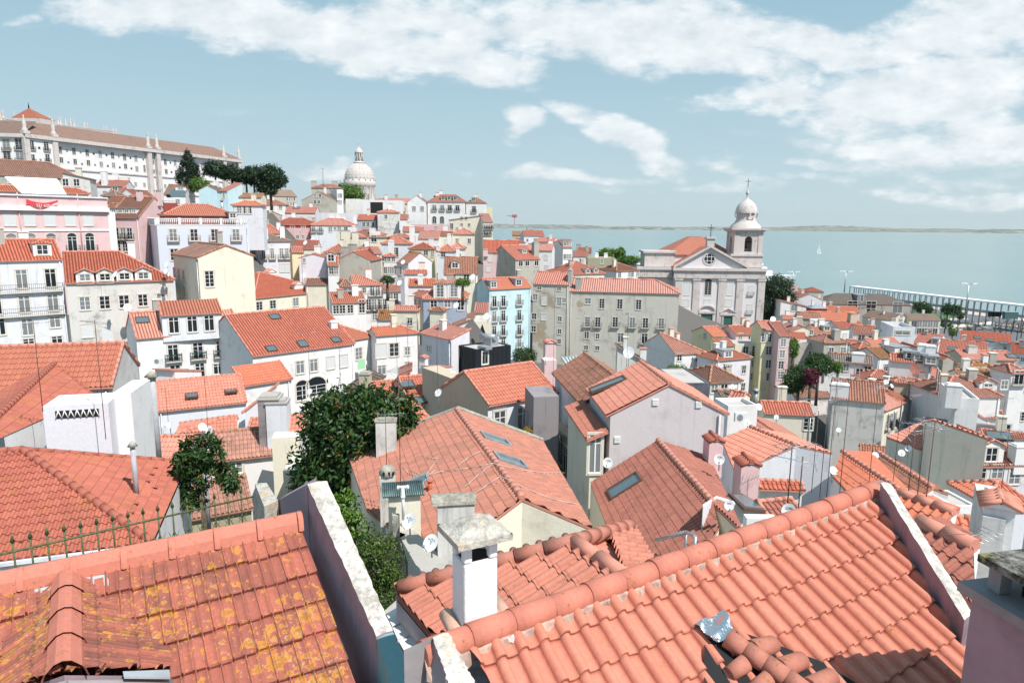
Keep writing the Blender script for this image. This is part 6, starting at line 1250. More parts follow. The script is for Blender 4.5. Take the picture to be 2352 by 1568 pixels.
 m=MB();top=[pd(Z('g',*q),dd)for q,dd in(((520,385),56),((450,292),60),((608,282),61),((638,335),57.5))];rt=thing('glass_canopy',sum(top)/4,'milky glass lean-to canopy left of the dark red roof','canopy');slab(m,top,.08);m.build('glazing',simple('canopy_glass',(.42,.46,.46),.25),rt);m=MB()
 for k in range(6):t=k/5;m.tube(top[0]*(1-t)+top[3]*t+KZ*.05,top[1]*(1-t)+top[2]*t+KZ*.05,.05,n=4)
 m.build('frame',T['frame'],rt)
 def box_at(nm,label,cat,q,z,w_,d_,hh,mat,yaw=0,cap=None,capmat=None,parts=None):
  p=pz(q,z);ex_=A3(math.cos(R(yaw)),math.sin(R(yaw)),0);ey_=A3(-ex_[1],ex_[0],0);r_=thing(nm,p,label,cat);m=MB();ex_,ey_=ex_*.6,ey_*.6;m.box(p-ex_*w_/2-KZ*1.2,ex_*w_,ey_*d_,KZ*(hh*.6+1.2));m.build('shaft' if cat=='chimney' else 'body',mat,r_)
  return r_,p,ex_,ey_
 KK=KZ*.6
 r_,p,ex_,ey_=box_at('chimney','broad white chimney on the far left verge of the centre roof','chimney',Z('v',238,282),-10.2,1.55,1.0,1.85,T['w_dirty'],8)
 m=MB();t_=p+KK*1.85;m.box(t_-ex_*.85-ey_*.05,ex_*1.7,ey_*1.1,KK*.1);m.box(t_-ex_*.6+ey_*.1+KK*.1,ex_*1.2,ey_*.7,KK*.12);m.build('chimney_cap',T['moss_wall'],r_)
 r_,p,ex_,ey_=box_at('chimney','slim soot-blackened white chimney with a rounded crusty head','chimney',Z('v',248,600),-10.4,.95,.7,2.2,T['w_chim2'],10)
 m=MB();m.lathe(p+ey_*.35+KK*2.2,[(.3,0),(.31,.07),(.28,.2),(.2,.3),(.12,.33),(0,.34)],n=14);m.build('chimney_cap',T['moss_wall'],r_)
 m=MB()
 for k in(-.28,0.05,.3):m.box(p+ex_*k-ey_*.16+KK*2.3,ex_*.12,ey_*.1,KK*.2)
 m.build('smoke_holes',T['black'],r_)
 r_,p,ex_,ey_=box_at('chimney','square white chimney under a small green corrugated roof','chimney',Z('v',330,655),-9.9,1.75,1.2,1.55,T['w_pale'],12)
 m=MB()
 for k in range(20):s0=p+ex_*(-1.15+k*.115)+KK*1.62;m.tube(s0-ey_*.25-KK*.25*0,s0+ey_*1.35+KK*.22,.036,n=6)
 m.build('corrugated_roof',simple('green_corrugated_sheet',(.10,.15,.15),.5,.4,noise=.35),r_)
 r_=thing('vent_pipe',pz(Z('v',322,640),-9.5),'white plastic vent pipe with a T head beside the green roofed chimney','vent pipe');p=np.array(ROOTOFF[r_.name]);m=MB();m.tube(p,p+KK*1.75,.05,n=12);m.tube(p+KK*1.2,p+KK*1.3,.072,n=12);m.build('pipe',T['frame'],r_);m=MB();m.tube(p+KK*1.8-A3(.16,0,0),p+KK*1.8+A3(.16,.03,0),.05,n=12);m.tube(p+KK*1.78-A3(.18,0,0),p+KK*1.78-A3(.13,0,0),.072,n=12);m.tube(p+KK*1.8+A3(.12,0,0),p+KK*1.8+A3(.18,.03,0),.072,n=12);m.build('tee_head',T['frame'],r_)
 r_,p,ex_,ey_=box_at('chimney','white vaulted chimney block behind the front chimney','chimney',Z('v',580,700),-9.4,1.9,.9,1.5,T['w_dirty'],9)
 m=MB();n=8;V=[]
 for k in range(n+1):
  t=math.pi*k/n;V+=[p-ex_*1.25+ey_*(.45-.55*math.cos(t))+KK*(1.45+.42*math.sin(t)),p+ex_*1.05+ey_*(.45-.55*math.cos(t))+KK*(1.45+.42*math.sin(t))]
 m.arrays(V,[[2*k,2*k+1,2*k+3,2*k+2]for k in range(n)]);m.poly([V[2*k]for k in range(n+1)]);m.poly([V[2*k+1]for k in range(n,-1,-1)]);m.build('vault',T['moss_wall'],r_)
 r_=thing('vent_pipe',wpz(HD,Z('v',452,505)),'short orange clay vent pipe on the centre roof','vent pipe');p=np.array(ROOTOFF[r_.name]);m=MB();m.tube(p-KZ*.2,p+KZ*.4,.09,n=14);m.tube(p+KZ*.38,p+KZ*.45,.115,n=14);m.build('pipe',T['capred'],r_)
 m=MB();z_=-10.2;top=[pz(Z('v',*q),z_)for q in((290,700),(370,690),(545,860),(540,960),(420,930))];slab(m,top,3);o=m.build('terrace_wall',T['concrete']);tag(o,'grey screeded wall top carrying the two round dishes','wall')
 m=MB();pts=[(135,760,-10.6),(190,735,-10.4),(250,720,-10.2),(300,735,-10.2),(335,850,-10.6),(345,905,-11)]
 P_=[pz(Z('v',x,y),z)for x,y,z in pts]
 for p,q in zip(P_[:-1],P_[1:]):slab(m,[p,q,q+A3(.2,.3,0),p+A3(.2,.3,0)],4)
 o=m.build('rubble_wall',T['rubble']);tag(o,'old rubble stone wall with a rounded end above the bush','wall')
 p=pz(Z('v',271,730),-10.2);m=MB();m.box(p,A3(.2,0,0),A3(0,.2,0),KZ*.75);o=m.build('stone_post',T['moss_wall']);tag(o,'short stone post on the rubble wall','post')
 w_=[Pn for Pn in HD.planes if Pn.d@CX<0][0];s_=[Pn for Pn in HD.planes if Pn.d@CX>0][0];m=MB()
 def cable(pl,pts,r=.01):
  P_=[pl.hit(Z('v',*q),.1)for q in pts]
  for k in range(len(P_)-1):m.tube(P_[k],P_[k+1],r,n=5)
 cable(w_,[(320,385),(345,415),(400,435),(520,405),(640,392),(760,368)]);cable(w_,[(350,400),(430,430),(490,345),(430,340)]);cable(w_,[(590,380),(640,340),(700,310)]);cable(w_,[(620,485),(690,425),(765,365)]);cable(w_,[(665,520),(730,475),(790,435)]);cable(w_,[(400,500),(440,430),(480,400)])
 cable(s_,[(765,370),(900,400),(1000,415),(1110,415)]);cable(s_,[(795,430),(930,495),(1060,545),(1180,570)])
 o=m.build('roof_cables',T['cable']);tag(o,'loose white aerial cables trailing over the centre roof','cable')
 rt_=thing('handrail',pz(Z('t',520,570),-5),'bent grey metal handrail behind the nearest roof ridge','handrail');m=MB();z_=-4.9
 q1,q2,q3=pd(Z('t',230,490),10.0),pd(Z('t',462,428),9.4),pd(Z('t',530,460),8.7);m.path([q1,q2,q3,q3-KZ*.55],.028,n=8);m.path([q2,q2-KZ*.55],.02,n=6);m.path([q2-KZ*.48,q3-KZ*.45],.016,n=6);m.build('rail',T['metal'],rt_)
 rt_=thing('railing',pd((200,1290),9.3),'green spiked iron railing standing behind the lichened roof ridge','railing');A_,B_=pd(Z('i',-60,1315),8.3),pd(Z('i',2330,768),12.4);m=MB();m.tube(A_,B_,.017,n=6);m.tube(A_-KZ*.62,B_-KZ*.62,.014,n=6);m.build('rail',T['railgreen'],rt_)
 xs=[-40,125,288,440,598,748,895,1040,1182,1320,1455,1588,1722,1848,1972,2092,2215]
 for x in xs:
  lo,hi=0.,1.
  for _ in range(30):
   t=(lo+hi)/2
   if proj(A_+(B_-A_)*t)[0]<Z('i',x,0)[0]:lo=t
   else:hi=t
  p=A_+(B_-A_)*lo;m=MB();m.tube(p-KZ*.75,p+KZ*.16,.013,n=6);m.tube(p+KZ*.14,p+KZ*.25,.03,.003,n=6);d_=unit(B_-A_)
  for s2 in(-1,1):m.path([p-KZ*.28,p-KZ*.36+d_*.035*s2,p-KZ*.45+d_*.1*s2],.007,n=4);m.path([p-KZ*.42,p-KZ*.38+d_*.06*s2,p-KZ*.28+d_*.11*s2],.006,n=4)
  m.build('spiked_post',T['railgreen'],rt_)
 m=MB();slab(m,[A_-KZ*.75,B_-KZ*.75,B_-KZ*.75+A3(-.1,.25,0),A_-KZ*.75+A3(-.1,.25,0)],3.);o=m.build('retaining_wall',T['w_dark']);tag(o,'dark low wall carrying the spiked green railing','wall')
def wpz(H,q):
 w_=[Pn for Pn in H.planes if Pn.d@CX<0][0];return w_.hit(q)
def heromats():
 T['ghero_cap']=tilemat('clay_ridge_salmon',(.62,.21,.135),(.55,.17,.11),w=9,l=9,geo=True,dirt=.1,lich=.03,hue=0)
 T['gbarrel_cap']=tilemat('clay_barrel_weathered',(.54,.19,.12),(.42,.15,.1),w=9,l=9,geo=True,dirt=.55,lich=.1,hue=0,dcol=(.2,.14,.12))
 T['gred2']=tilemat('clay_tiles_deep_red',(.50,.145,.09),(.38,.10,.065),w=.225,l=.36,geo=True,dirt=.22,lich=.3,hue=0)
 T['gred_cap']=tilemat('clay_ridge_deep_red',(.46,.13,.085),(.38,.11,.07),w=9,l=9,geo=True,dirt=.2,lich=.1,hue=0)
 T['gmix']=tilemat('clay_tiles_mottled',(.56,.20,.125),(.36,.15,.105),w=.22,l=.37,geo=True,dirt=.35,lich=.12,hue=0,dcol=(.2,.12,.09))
 T['capred']=simple('orange_clay_pipe',(.5,.12,.06),.7,noise=.15)
 T['cable']=simple('white_cable',(.62,.6,.56),.6)
 T['foil']=simple('crumpled_aluminium_foil',(.78,.78,.79),.28,1.0)
 T['lead']=simple('grey_blue_lead',(.42,.47,.50),.5,.2,noise=.2)
 T['railgreen']=simple('old_green_iron',(.10,.12,.05),.7,.2,noise=.4,nscale=20)
 T['pipe']=simple('grey_fibre_cement',(.40,.40,.43),.8,noise=.15)
 T['teal']=plaster('teal_cement',(.20,.34,.36),dirt=.6,dcol=(.06,.09,.1))
 T['w_purple']=plaster('render_purple_and_shade',(.34,.25,.29),dirt=.9,dcol=(.06,.045,.06))  # purple wall colour, also used as painted shade on parapet sides
 T['w_chim']=plaster('render_chimney_white',(.76,.75,.77),dirt=.25,dcol=(.2,.18,.2),scale=1.6)
 T['w_chim2']=plaster('render_sooty_white',(.62,.60,.56),dirt=.9,dcol=(.07,.065,.06),scale=1.6)
 T['flash']=plaster('pinkish_mortar',(.58,.36,.28),dirt=.6,dcol=(.4,.33,.28),scale=2.5)
 def lichen(name,base,dark,orange,amt,sc=1.):
  t=NT(name);P=t.pos();n1=t.noise(P,3.2*sc,8,.75);n2=t.noise(P,14*sc,6,.7);n3=t.noise(P,2.1*sc,6,.7);n4=t.noise(P,40*sc,3)
  c=t.mix(t.mapr(t.math('ADD',t.math('MULTIPLY',n1,.5),t.math('MULTIPLY',n2,.5)),.42,.58),dark,base)
  c=t.mix(t.mapr(n4,.55,.7,0,.5),c,tuple(x*.4 for x in base))
  c=t.mix(t.math('MULTIPLY',t.mapr(t.math('ADD',t.math('MULTIPLY',n3,.6),t.math('MULTIPLY',n2,.4)),.6-amt*.06,.66-amt*.06),.8),c,orange)
  t.val(t.b.inputs['Base Color'],c);t.b.inputs['Roughness'].default_value=.95;t.b.inputs['Specular IOR Level'].default_value=.1
  t.bump(t.math('ADD',n2,n4),.8,.012);T_=t.m;MATS[name]=T_;return T_
 T['lichen_wall']=lichen('lichened_cement',(.70,.66,.62),(.34,.31,.28),(.48,.34,.18),.35)
 T['lichen_cap']=lichen('lichened_cap',(.60,.56,.50),(.32,.29,.26),(.60,.30,.07),1.1,1.4)
 T['moss_slab']=lichen('mossy_slab',(.28,.27,.25),(.03,.03,.025),(.30,.26,.06),.9,1.2)
 T['moss_wall']=lichen('weathered_coping',(.46,.43,.38),(.22,.2,.17),(.36,.24,.09),.7,.5)
 T['rubble']=lichen('rubble_masonry',(.33,.28,.22),(.08,.07,.055),(.4,.36,.28),.5,.7)
def leafmat(name,c1,c2,c3=None):
 t=NT(name);oi=t.new('ShaderNodeNewGeometry').outputs['Random Per Island'];n=t.noise(t.pos(),1.3,3)
 f=t.math('ADD',t.math('MULTIPLY',oi,.7),t.math('MULTIPLY',n,.4));c=t.mix(t.mapr(f,.15,.95),c1,c2)
 if c3:c=t.mix(t.mapr(oi,.955,.965),c,c3)
 t.val(t.b.inputs['Base Color'],c);t.b.inputs['Roughness'].default_value=.45;t.b.inputs['Specular IOR Level'].default_value=.4
 tr=t.new('ShaderNodeBsdfTranslucent');t.val(tr.inputs[0],c);mx=t.new('ShaderNodeMixShader');mx.inputs[0].default_value=.25
 out=[n_ for n_ in t.n if n_.type=='OUTPUT_MATERIAL'][0];t.l.new(t.b.outputs[0],mx.inputs[1]);t.l.new(tr.outputs[0],mx.inputs[2]);t.l.new(mx.outputs[0],out.inputs[0])
 MATS[name]=t.m;return t.m
def leaves(centers,radii,count,size,root,mat,name='crown',aspect=.4,shell=.55,fold=.25):
 """leaf blades scattered in clumps through the volume of several ellipsoids"""
 rng=RNG;vol=np.array([r[0]*r[1]*r[2]for r in radii]);pr=vol**.75;pr/=pr.sum();V=[];off=np.array(ROOTOFF[root.name])
 k=rng.choice(len(centers),size=count,p=pr);C=np.array(centers)[k];Rr=np.array(radii)[k]
 nc=max(30,count//22);cl_k=rng.choice(len(centers),size=nc,p=pr);d=rng.normal(size=(nc,3));d/=np.linalg.norm(d,axis=1)[:,None];rad=shell+(1-shell)*rng.random(nc)**.6
 CC=np.array(centers)[cl_k]+d*np.array(radii)[cl_k]*rad[:,None];cs=np.array(radii)[cl_k].mean(1)*.2
 j=rng.integers(0,nc,count);P=CC[j]+rng.normal(size=(count,3))*cs[j][:,None]*.75;outd=d[j]
 a=rng.normal(size=(count,3))*.8+outd*.6;a[:,2]-=.15;a/=np.linalg.norm(a,axis=1)[:,None]
 up=outd+rng.normal(size=(count,3))*.5+np.array([0,0,.5]);b=np.cross(a,up);b/=np.linalg.norm(b,axis=1)[:,None];n=np.cross(b,a)
 s=size*(.6+.8*rng.random(count))[:,None]
 p0,p1,p2,p3=P,P+a*s*.5+b*s*aspect*.5+n*s*.08,P+a*s-n*s*fold,P+a*s*.5-b*s*aspect*.5+n*s*.08
 V=np.stack([p0,p1,p2,p3],1).reshape(-1,3)-off
 me=bpy.data.meshes.new(name);me.vertices.add(len(V));me.vertices.foreach_set('co',V.ravel());me.loops.add(count*4);me.loops.foreach_set('vertex_index',np.arange(count*4))
 me.polygons.add(count);me.polygons.foreach_set('loop_start',np.arange(0,count*4,4));me.polygons.foreach_set('loop_total',np.full(count,4));me.update();me.validate()
 me.materials.append(mat);o=bpy.data.objects.new(name,me);COL.objects.link(o);o.parent=root;ROOTOFF[o.name]=tuple(off);return o
def tree(label,q,d,blobs,h,count,size,mat,name='tree',cat='tree',trunk=.25,k=1.,group=None,**kw):
 """q: pixel of the crown centre; blobs: (dx, dy, dz, rx, ry, rz) metres; h = height of the crown centre over the ground"""
 blobs=[tuple(v*k for v in b)for b in blobs];P=pd(q,d);root=thing(name,P-KZ*h,label,cat,group);GROUND.append((P[0],P[1],P[2]-h))
 cs=[P+A3(*b[:3])for b in blobs];rs=[b[3:]for b in blobs]
 leaves(cs,rs,count,size,root,mat,**kw)
 m=MB();base=P-KZ*h;fork=P-KZ*(rs[0][2]*.5);m.tube(base-KZ*.3,fork,trunk,trunk*.7,n=8)
 for c in cs:m.tube(fork,c,trunk*.5,trunk*.12,n=6)
 for _ in range(10):
  c=cs[int(RNG.integers(len(cs)))];r=rs[0];m.tube(c-KZ*r[2]*.3,c+RNG.normal(size=3)*np.array(r)*.4,trunk*.16,trunk*.05,n=4)
 m.build('trunk',T['bark'],root);return root
def big_things():
 T['bark']=simple('bark',(.12,.09,.065),.9,noise=.3,nscale=8)
 lf=leafmat('loquat_leaves',(.012,.04,.014),(.075,.15,.035),(.35,.15,.04));dk=leafmat('dark_cypress_foliage',(.008,.022,.012),(.03,.06,.025))
 pn=leafmat('pine_foliage',(.012,.035,.016),(.04,.09,.03));br=leafmat('bright_foliage',(.05,.13,.015),(.16,.28,.04));sh=leafmat('shrub_foliage',(.03,.07,.015),(.13,.2,.035))
 md=leafmat('park_foliage',(.02,.06,.02),(.07,.14,.035));rd=leafmat('bougainvillea',(.1,.012,.03),(.2,.03,.06))
 tree('large dark glossy loquat tree with small orange fruit in the centre left',Z('v',105,270),33,[(0.3,0,.2,3.0,2.4,3.0),(-1.6,0,-1.6,2.2,2.0,2.4),(1.6,0,1.5,1.9,1.6,1.7),(-1.8,.3,1.3,1.7,1.5,1.6),(2.6,.3,.9,.8,.7,.8),(-2.6,0,-3.3,1.2,1.1,1.3)],7,21000,.30,lf,name='loquat_tree',shell=.4,k=.84)
 tree('small loquat tree with drooping leaves in front of the one-window house',Z('i',1840,480),26,[(.1,0,1.0,1.0,.8,.7),(-.5,0,.2,.9,.8,.8),(.5,0,-.5,1.1,.8,.6),(1.5,.1,-.9,.7,.6,.5),(-.5,0,-1.9,.6,.6,.7),(-1.,0,-.9,.6,.5,.8),(1.2,0,.9,.5,.5,.4)],4,4600,.2,lf,name='loquat_tree',trunk=.12,k=.72)
 tree('yellow-green bush beneath the long white parapet',Z('j',820,720),24,[(0,0,0,.8,.8,1.6),(.5,0,-1.2,.9,.8,1.2)],3.5,2200,.16,br,name='bush',cat='bush',trunk=.08,k=.62)
 tree('dense green bush growing below the rubble wall and dishes',Z('v',205,850),14.5,[(0,0,0,.85,.7,1.0),(.3,0,-1.3,.75,.7,1.1),(-.3,0,.3,.6,.5,.5)],3,8000,.07,sh,name='bush',cat='bush',trunk=.06,k=.62)
 tree('tall dark cypress standing before the monastery wall',Z('a',1735,660),178,[(0,0,-3.5,4.3,4,3.5),(0,0,0,3.4,3.2,4),(0,0,3.6,2.0,2,3.4),(.2,0,6.2,1.0,1,2)],9,7000,.5,dk,name='cypress',shell=.75,k=.66)
 for i,(x,y,r,lab)in enumerate([(1975,660,4.0,'pine tree with an airy crown left end of the pine row'),(2130,690,4.0,'second pine tree of the row, darker and lower'),(2260,720,3.6,'third pine tree of the row below the monastery end'),(2330,700,4.2,'fourth pine tree of the row, just left of its tallest mate')]):
  tree(lab,Z('a',x,y),190,[(0,0,1.2,r,r,r*.65),(r*.5,0,-.6,r*.7,r*.7,r*.5),(-r*.5,0,.2,r*.7,r*.7,r*.5)],9,3600,.55,pn,name='pine_tree',trunk=.35,k=.66,group='pine trees below the monastery')
 tree('tallest rounded pine tree at the right end of the pine row',Z('b',130,270),190,[(0,0,1.8,4.4,4,3.2),(3.,0,-.3,3.0,3,2.4),(-3,0,0,3.2,3,2.8),(-1,0,-3,4,3,2.4)],8,8000,.6,pn,name='pine_tree',trunk=.4,k=.72,group='pine trees below the monastery')
 tree('pale green round shrub at the foot of the cypress',Z('a',1835,780),176,[(0,0,0,3.0,3,2.0)],3,2000,.45,br,name='bush',cat='bush',k=.8)
 tree('bright green leafy tree beside the stone dome',Z('b',845,410),300,[(-2,0,2,5.5,5,4),(2.5,0,0,6.5,5,4.5),(-4,0,-2,4,4,5)],9,6000,.8,br,trunk=.5,k=.75)
 tree('bright green tree cluster between the white fronts and the church',Z('c',880,730),215,[(0,0,0,4.5,4,2.4),(-2.5,0,-.6,3,3,1.6)],5,3400,.55,br,k=.62)
 tree('tall bright green tree just right of the green cluster',Z('c',990,730),215,[(0,0,.6,2.6,2.5,2.6)],5,2000,.5,br,k=.62)
 tree('wide bright green shrub row next to the church flank',Z('c',1075,785),205,[(0,0,0,6,3,1.8)],4,2400,.5,br,name='bush',cat='bush',k=.55)
 tree('huge dark umbrella pine behind the church tower',Z('d',75,640),235,[(0,0,2,5.4,5,4.0),(1.2,0,-1.5,4.8,4.5,3.4),(-3.5,0,-3.5,4.5,4,4),(-3,0,-8,3.6,4,4)],15,12000,.8,pn,name='umbrella_pine',trunk=.7)
 tree('round green tree on the quay lawn, leftmost of the park trees',Z('d',1405,745),300,[(0,0,0,5.5,5,3.6),(3,0,-2,4,4,2.5)],6,2200,.8,md,k=.58)
 tree('small tree beside the round one on the quay lawn',Z('d',1487,775),300,[(0,0,0,2,2,2.6)],5,700,.6,sh,k=.6)
 tree('pair-crowned tree in the middle of the quay lawn',Z('d',1655,775),290,[(0,0,0,4,4,3),(4,0,-.4,4,4,3)],5,2000,.8,md,k=.62)
 for i,(x,y,lab)in enumerate([(1630,895,'green street tree in front of the quay villa'),(1698,970,'young yellow-green street tree at the kerb'),(1828,985,'lone low green tree on the parking strip'),(1765,825,'shrub beside the quay road')]):
  tree(lab,Z('d',x,y),262 if i<3 else 285,[(0,0,0,2.6 if i==0 else 1.7,2,2.4)],4,900,.5,md if i!=1 else br,name='street_tree',k=.75)
 for i,x in enumerate([1745,1838,1908,1990,2090,2140,2195,2245,2300,2340]):
  P=pd(Z('d',x,905+(i%3)*12),255-i*2);r_=thing('bare_tree',P-KZ*5,['bare thin street tree %s'%w for w in('nearest the villa','second from the villa','third from the villa','behind the parked white car','right of the parked white car','sixth along the avenue','seventh along the avenue','eighth along the avenue','ninth along the avenue','at the picture edge')][i],'tree','bare street trees along the avenue')
  m=MB();b=P-KZ*5;m.tube(b,b+KZ*6,.16,.08,n=5);m.build('trunk',T['bark'],r_);m=MB()
  for k in range(26):s0=b+KZ*(2.2+k*.15);a_=RNG.random()*6.28;m.tube(s0,s0+A3(math.cos(a_)*1.4,math.sin(a_)*1.4,1.5),.07,.03,n=3)
  m.build('branches',T['bark'],r_)
 tree('dark broad tree in the courtyard right of the slim pink house',Z('d',470,1280),100,[(0,0,0,4.8,4,3.4),(-1,0,1.5,3,3,2.2)],6,5000,.3,md,k=.42)
 tree('dark garden tree with crimson bougainvillea at its side',Z('d',290,1400),97,[(0,0,0,5,4,4.2),(-2,0,-2,3.4,3,3)],6,5000,.3,md,k=.42)
 tree('crimson bougainvillea climbing by the garden tree',Z('d',395,1395),95,[(0,0,0,2.2,2,2.8),(-1.2,0,1.8,1.2,1,1)],4,2000,.25,rd,k=.42,name='bougainvillea',cat='shrub')
 tree('ivy-like shrub hugging the old grey block',Z('d',232,1125),118,[(0,0,0,1.7,1.4,3.4)],4,1500,.3,br,name='shrub',cat='shrub',k=.5)
 tree('small leafy tree in front of the mottled roof house',Z('d',645,1310),99,[(0,0,0,1.6,1.5,2.0)],3,1000,.22,br,k=.42)
 tree('bright round bush beside the zinc roof box',Z('g',1518,425),76,[(0,0,0,3.6,2.5,1.9)],3,3600,.16,br,name='bush',cat='bush',k=.36)
 tree('dark tree at the foot of the blue house',Z('g',110,275),84,[(0,0,0,3.6,3,2.2),(1.4,0,-.8,2.2,2,1.6)],3,3600,.2,lf,k=.4)
 tree('shrub in the gap before the white house with three square windows',Z('b',1205,1193),108,[(0,0,0,2.6,2,1.2)],3,1400,.22,md,name='bush',cat='bush',k=.45)
 tree('small lime green bush at the rust-red roofed house',Z('b',1898,1215),100,[(0,0,0,2.8,1.6,1.4)],3,1400,.2,br,name='bush',cat='bush',k=.4)
 tree('hanging flower basket by the arched balcony door',Z('g',153,955),44,[(0,0,0,.32,.3,.2)],.6,260,.1,leafmat('yellow_flowers',(.3,.2,.02),(.5,.36,.04)),name='flower_basket',cat='flower basket',trunk=.04)
 d=200.;fm=T['w_white2']=plaster('render_church_white',(.72,.67,.69),dirt=.4,dcol=(.4,.36,.35),scale=.3);st=T['paleStone']
 A_=pd(Z('c',1500,850),d);e=A3(math.cos(R(-1.5)),math.sin(R(-1.5)),0);n=A3(-e[1],e[0],0);root=thing('church',A_+e*12-KZ*20,'large white church with a triangular pediment and stone pilasters','church');GROUND.append((A_[0]+12,A_[1]+8,A_[2]-19.5))
 def onf(x,y,t=0):return hitp(Z('c',x,y),A_+n*t,n)
 W=(onf(2150,850)-A_)@e;Wt=(onf(2318,850)-A_)@e;zb=onf(1800,1420)[2];zc=A_[2];P=lambda s,t,z:A_+e*s+n*t+KZ*z
 hb=zb-zc-1
 m=MB();ap=onf(1820,662);aps=(ap-A_)@e;aph=ap[2]-zc
 m.poly([P(0,0,hb),P(Wt,0,hb),P(Wt,0,0),P(0,0,0)]);m.poly([P(0,0,0),P(W,0,0),P(aps,0,aph)]);m.poly([P(Wt,0,hb),P(Wt,24,hb),P(Wt,24,0),P(Wt,0,0)]);m.poly([P(0,24,hb),P(0,0,hb),P(0,0,0),P(0,24,0)]);m.poly([P(0,0,0),P(Wt,0,0),P(Wt,24,0),P(0,24,0)])
 s1=(onf(1165,850,3)-A_)@e;m.box(P(s1,3,hb),e*(-s1+.0),n*20,KZ*(-hb-.1));m.build('wall',fm,root)
 m=MB()
 for x in(1525,1690,1922,2088,2285):s_=(onf(x,1100)-A_)@e;m.box(P(s_-1.0,-.35,hb),e*2.0,n*.36,KZ*(-hb-3.6));m.box(P(s_-1.2,-.5,-3.7),e*2.4,n*.5,KZ*.7);m.box(P(s_-1.3,-.55,zb-zc),e*2.6,n*.55,KZ*1.6)
 for x in(1290,1455):s_=(onf(x,1100,3)-A_)@e;m.box(P(s_-1.0,2.65,hb),e*2.0,n*.36,KZ*(-hb-3.6))
 m.box(P(-.4,-.6,-3.0),e*(Wt+.8),n*.6,KZ*2.2);m.box(P(-.8,-1.1,-.8),e*(Wt+1.4),n*1.1,KZ*.8);m.box(P(s1-.5,2.0,-3.),e*(-s1-.1),n*.98,KZ*2.2);m.box(P(s1-.8,1.6,-.8),e*(-s1),n*1.4,KZ*.8)
 for s0,z0,s2,z2 in((-.6,-.02,aps,aph),(W+.6,-.02,aps,aph)):
  a0=P(s0,-.9,z0);a1=P(s2,-.9,z2);slab(m,[a0+KZ*.55,a1+KZ*.55,a1+n*.9+KZ*.55,a0+n*.9+KZ*.55],.65)
 m.box(P(aps-1.1,-.7,aph+.2),e*2.2,n*2,KZ*2.2);m.box(P(aps-1.4,-1,aph+2.4),e*2.8,n*2.6,KZ*.5)
 s2_=(onf(1215,780,5)-A_)@e;s3_=(onf(1488,780,5)-A_)@e;m.box(P(s2_,4.5,0),e*(s3_-s2_),n*8,KZ*4.0);m.box(P(s2_-.5,4.0,4.0),e*(s3_-s2_+1),n*9,KZ*.6)
 m.build('stone_trim',st,root)
 m=MB();tiled(m,[P(-.4,20,0),P(-.4,-.4,0.1),P(aps,-.4,aph+.1),P(aps,20,aph+.1)],n);tiled(m,[P(W+.4,-.4,.1),P(W+.4,20,0),P(aps,20,aph+.1),P(aps,-.4,aph+.1)],n)
 zr=pd(Z('c',1700,568),214)[2]-zc;o_=lambda x,t,z:P(x,t,z);sC=(pd(Z('c',1700,568),214)-A_)@e;r0,r1=13.5,0
 eL_,eR_=(hitp(Z('c',1395,745),A_+n*10,n)-A_)@e,sC*2-(hitp(Z('c',1395,745),A_+n*10,n)-A_)@e;ze=3.4
 sa,sb=(pd(Z('c',1630,568),216)-A_)@e,(pd(Z('c',1765,568),214)-A_)@e
 tiled(m,[o_(eL_,7,ze),o_(eR_,7,ze),o_(sb,15,zr),o_(sa,15,zr)],e);tiled(m,[o_(eL_,28,ze),o_(eL_,7,ze),o_(sa,15,zr),o_(sa,20,zr)],n);tiled(m,[o_(eR_,7,ze),o_(eR_,28,ze),o_(sb,20,zr),o_(sb,15,zr)],n);tiled(m,[o_(eR_,28,ze),o_(eL_,28,ze),o_(sa,20,zr),o_(sb,20,zr)],e)
 m.build('roof',T['new'],root);m=MB();m.box(o_(eL_+.4,7.5,-.5),e*(eR_-eL_-.8),n*20,KZ*(ze+.4));m.build('nave_drum',fm,root)
 for pts,w_,h_,k in(((1603,1046),1.7,3.6,'s'),((1998,1046),1.7,3.6,'s'),((1800,1040),2.0,3.9,'a'),((1594,1175),1.7,1.9,'s'),((1792,1175),1.8,1.9,'s'),((1987,1175),1.7,1.9,'s'),((2192,1062),1.3,2.6,'sB'),((2178,1232),1.3,2.6,'sB')):
  add_window(root,onf(*pts),e,n,w_,h_,k,1)
 for x,w_,h_,pd_ in((1583,2.9,3.6,1),(1780,3.4,4.2,2),(1972,2.9,3.6,1)):
  p=onf(x,1408);m=MB();m.box(p-e*w_/2-n*.06,e*w_,n*.1,KZ*h_)
  do=m.build('door',T['green'],root);m=MB()
  for s_ in(-1,1):m.box(p+e*(s_*(w_/2+.3)-.3)-n*.35,e*.6,n*.36,KZ*(h_+.4))
  m.box(p-e*(w_/2+.8)-n*.5+KZ*(h_+.3),e*(w_+1.6),n*.5,KZ*.6)
  if pd_==1:q0=p+KZ*(h_+1.0)-n*.5;slab(m,[q0-e*(w_/2+1)+KZ*.3,q0+KZ*1.6,q0+KZ*1.6+n*.5,q0-e*(w_/2+1)+n*.5+KZ*.3],.35);slab(m,[q0+KZ*1.6,q0+e*(w_/2+1)+KZ*.3,q0+e*(w_/2+1)+n*.5+KZ*.3,q0+KZ*1.6+n*.5],.35)
  else:
   for k in range(10):t0,t1=math.pi*k/10,math.pi*(k+1)/10;q0=p+KZ*(h_+1.)-n*.5;a0=q0+e*2.6*math.cos(t0)+KZ*1.8*math.sin(t0);a1=q0+e*2.6*math.cos(t1)+KZ*1.8*math.sin(t1);m.poly([a0,a0+n*.5,a1+n*.5,a1]);m.poly([a0,a1,a1*.8+q0*.2,a0*.8+q0*.2])
  m.build('door_surround',st,do)
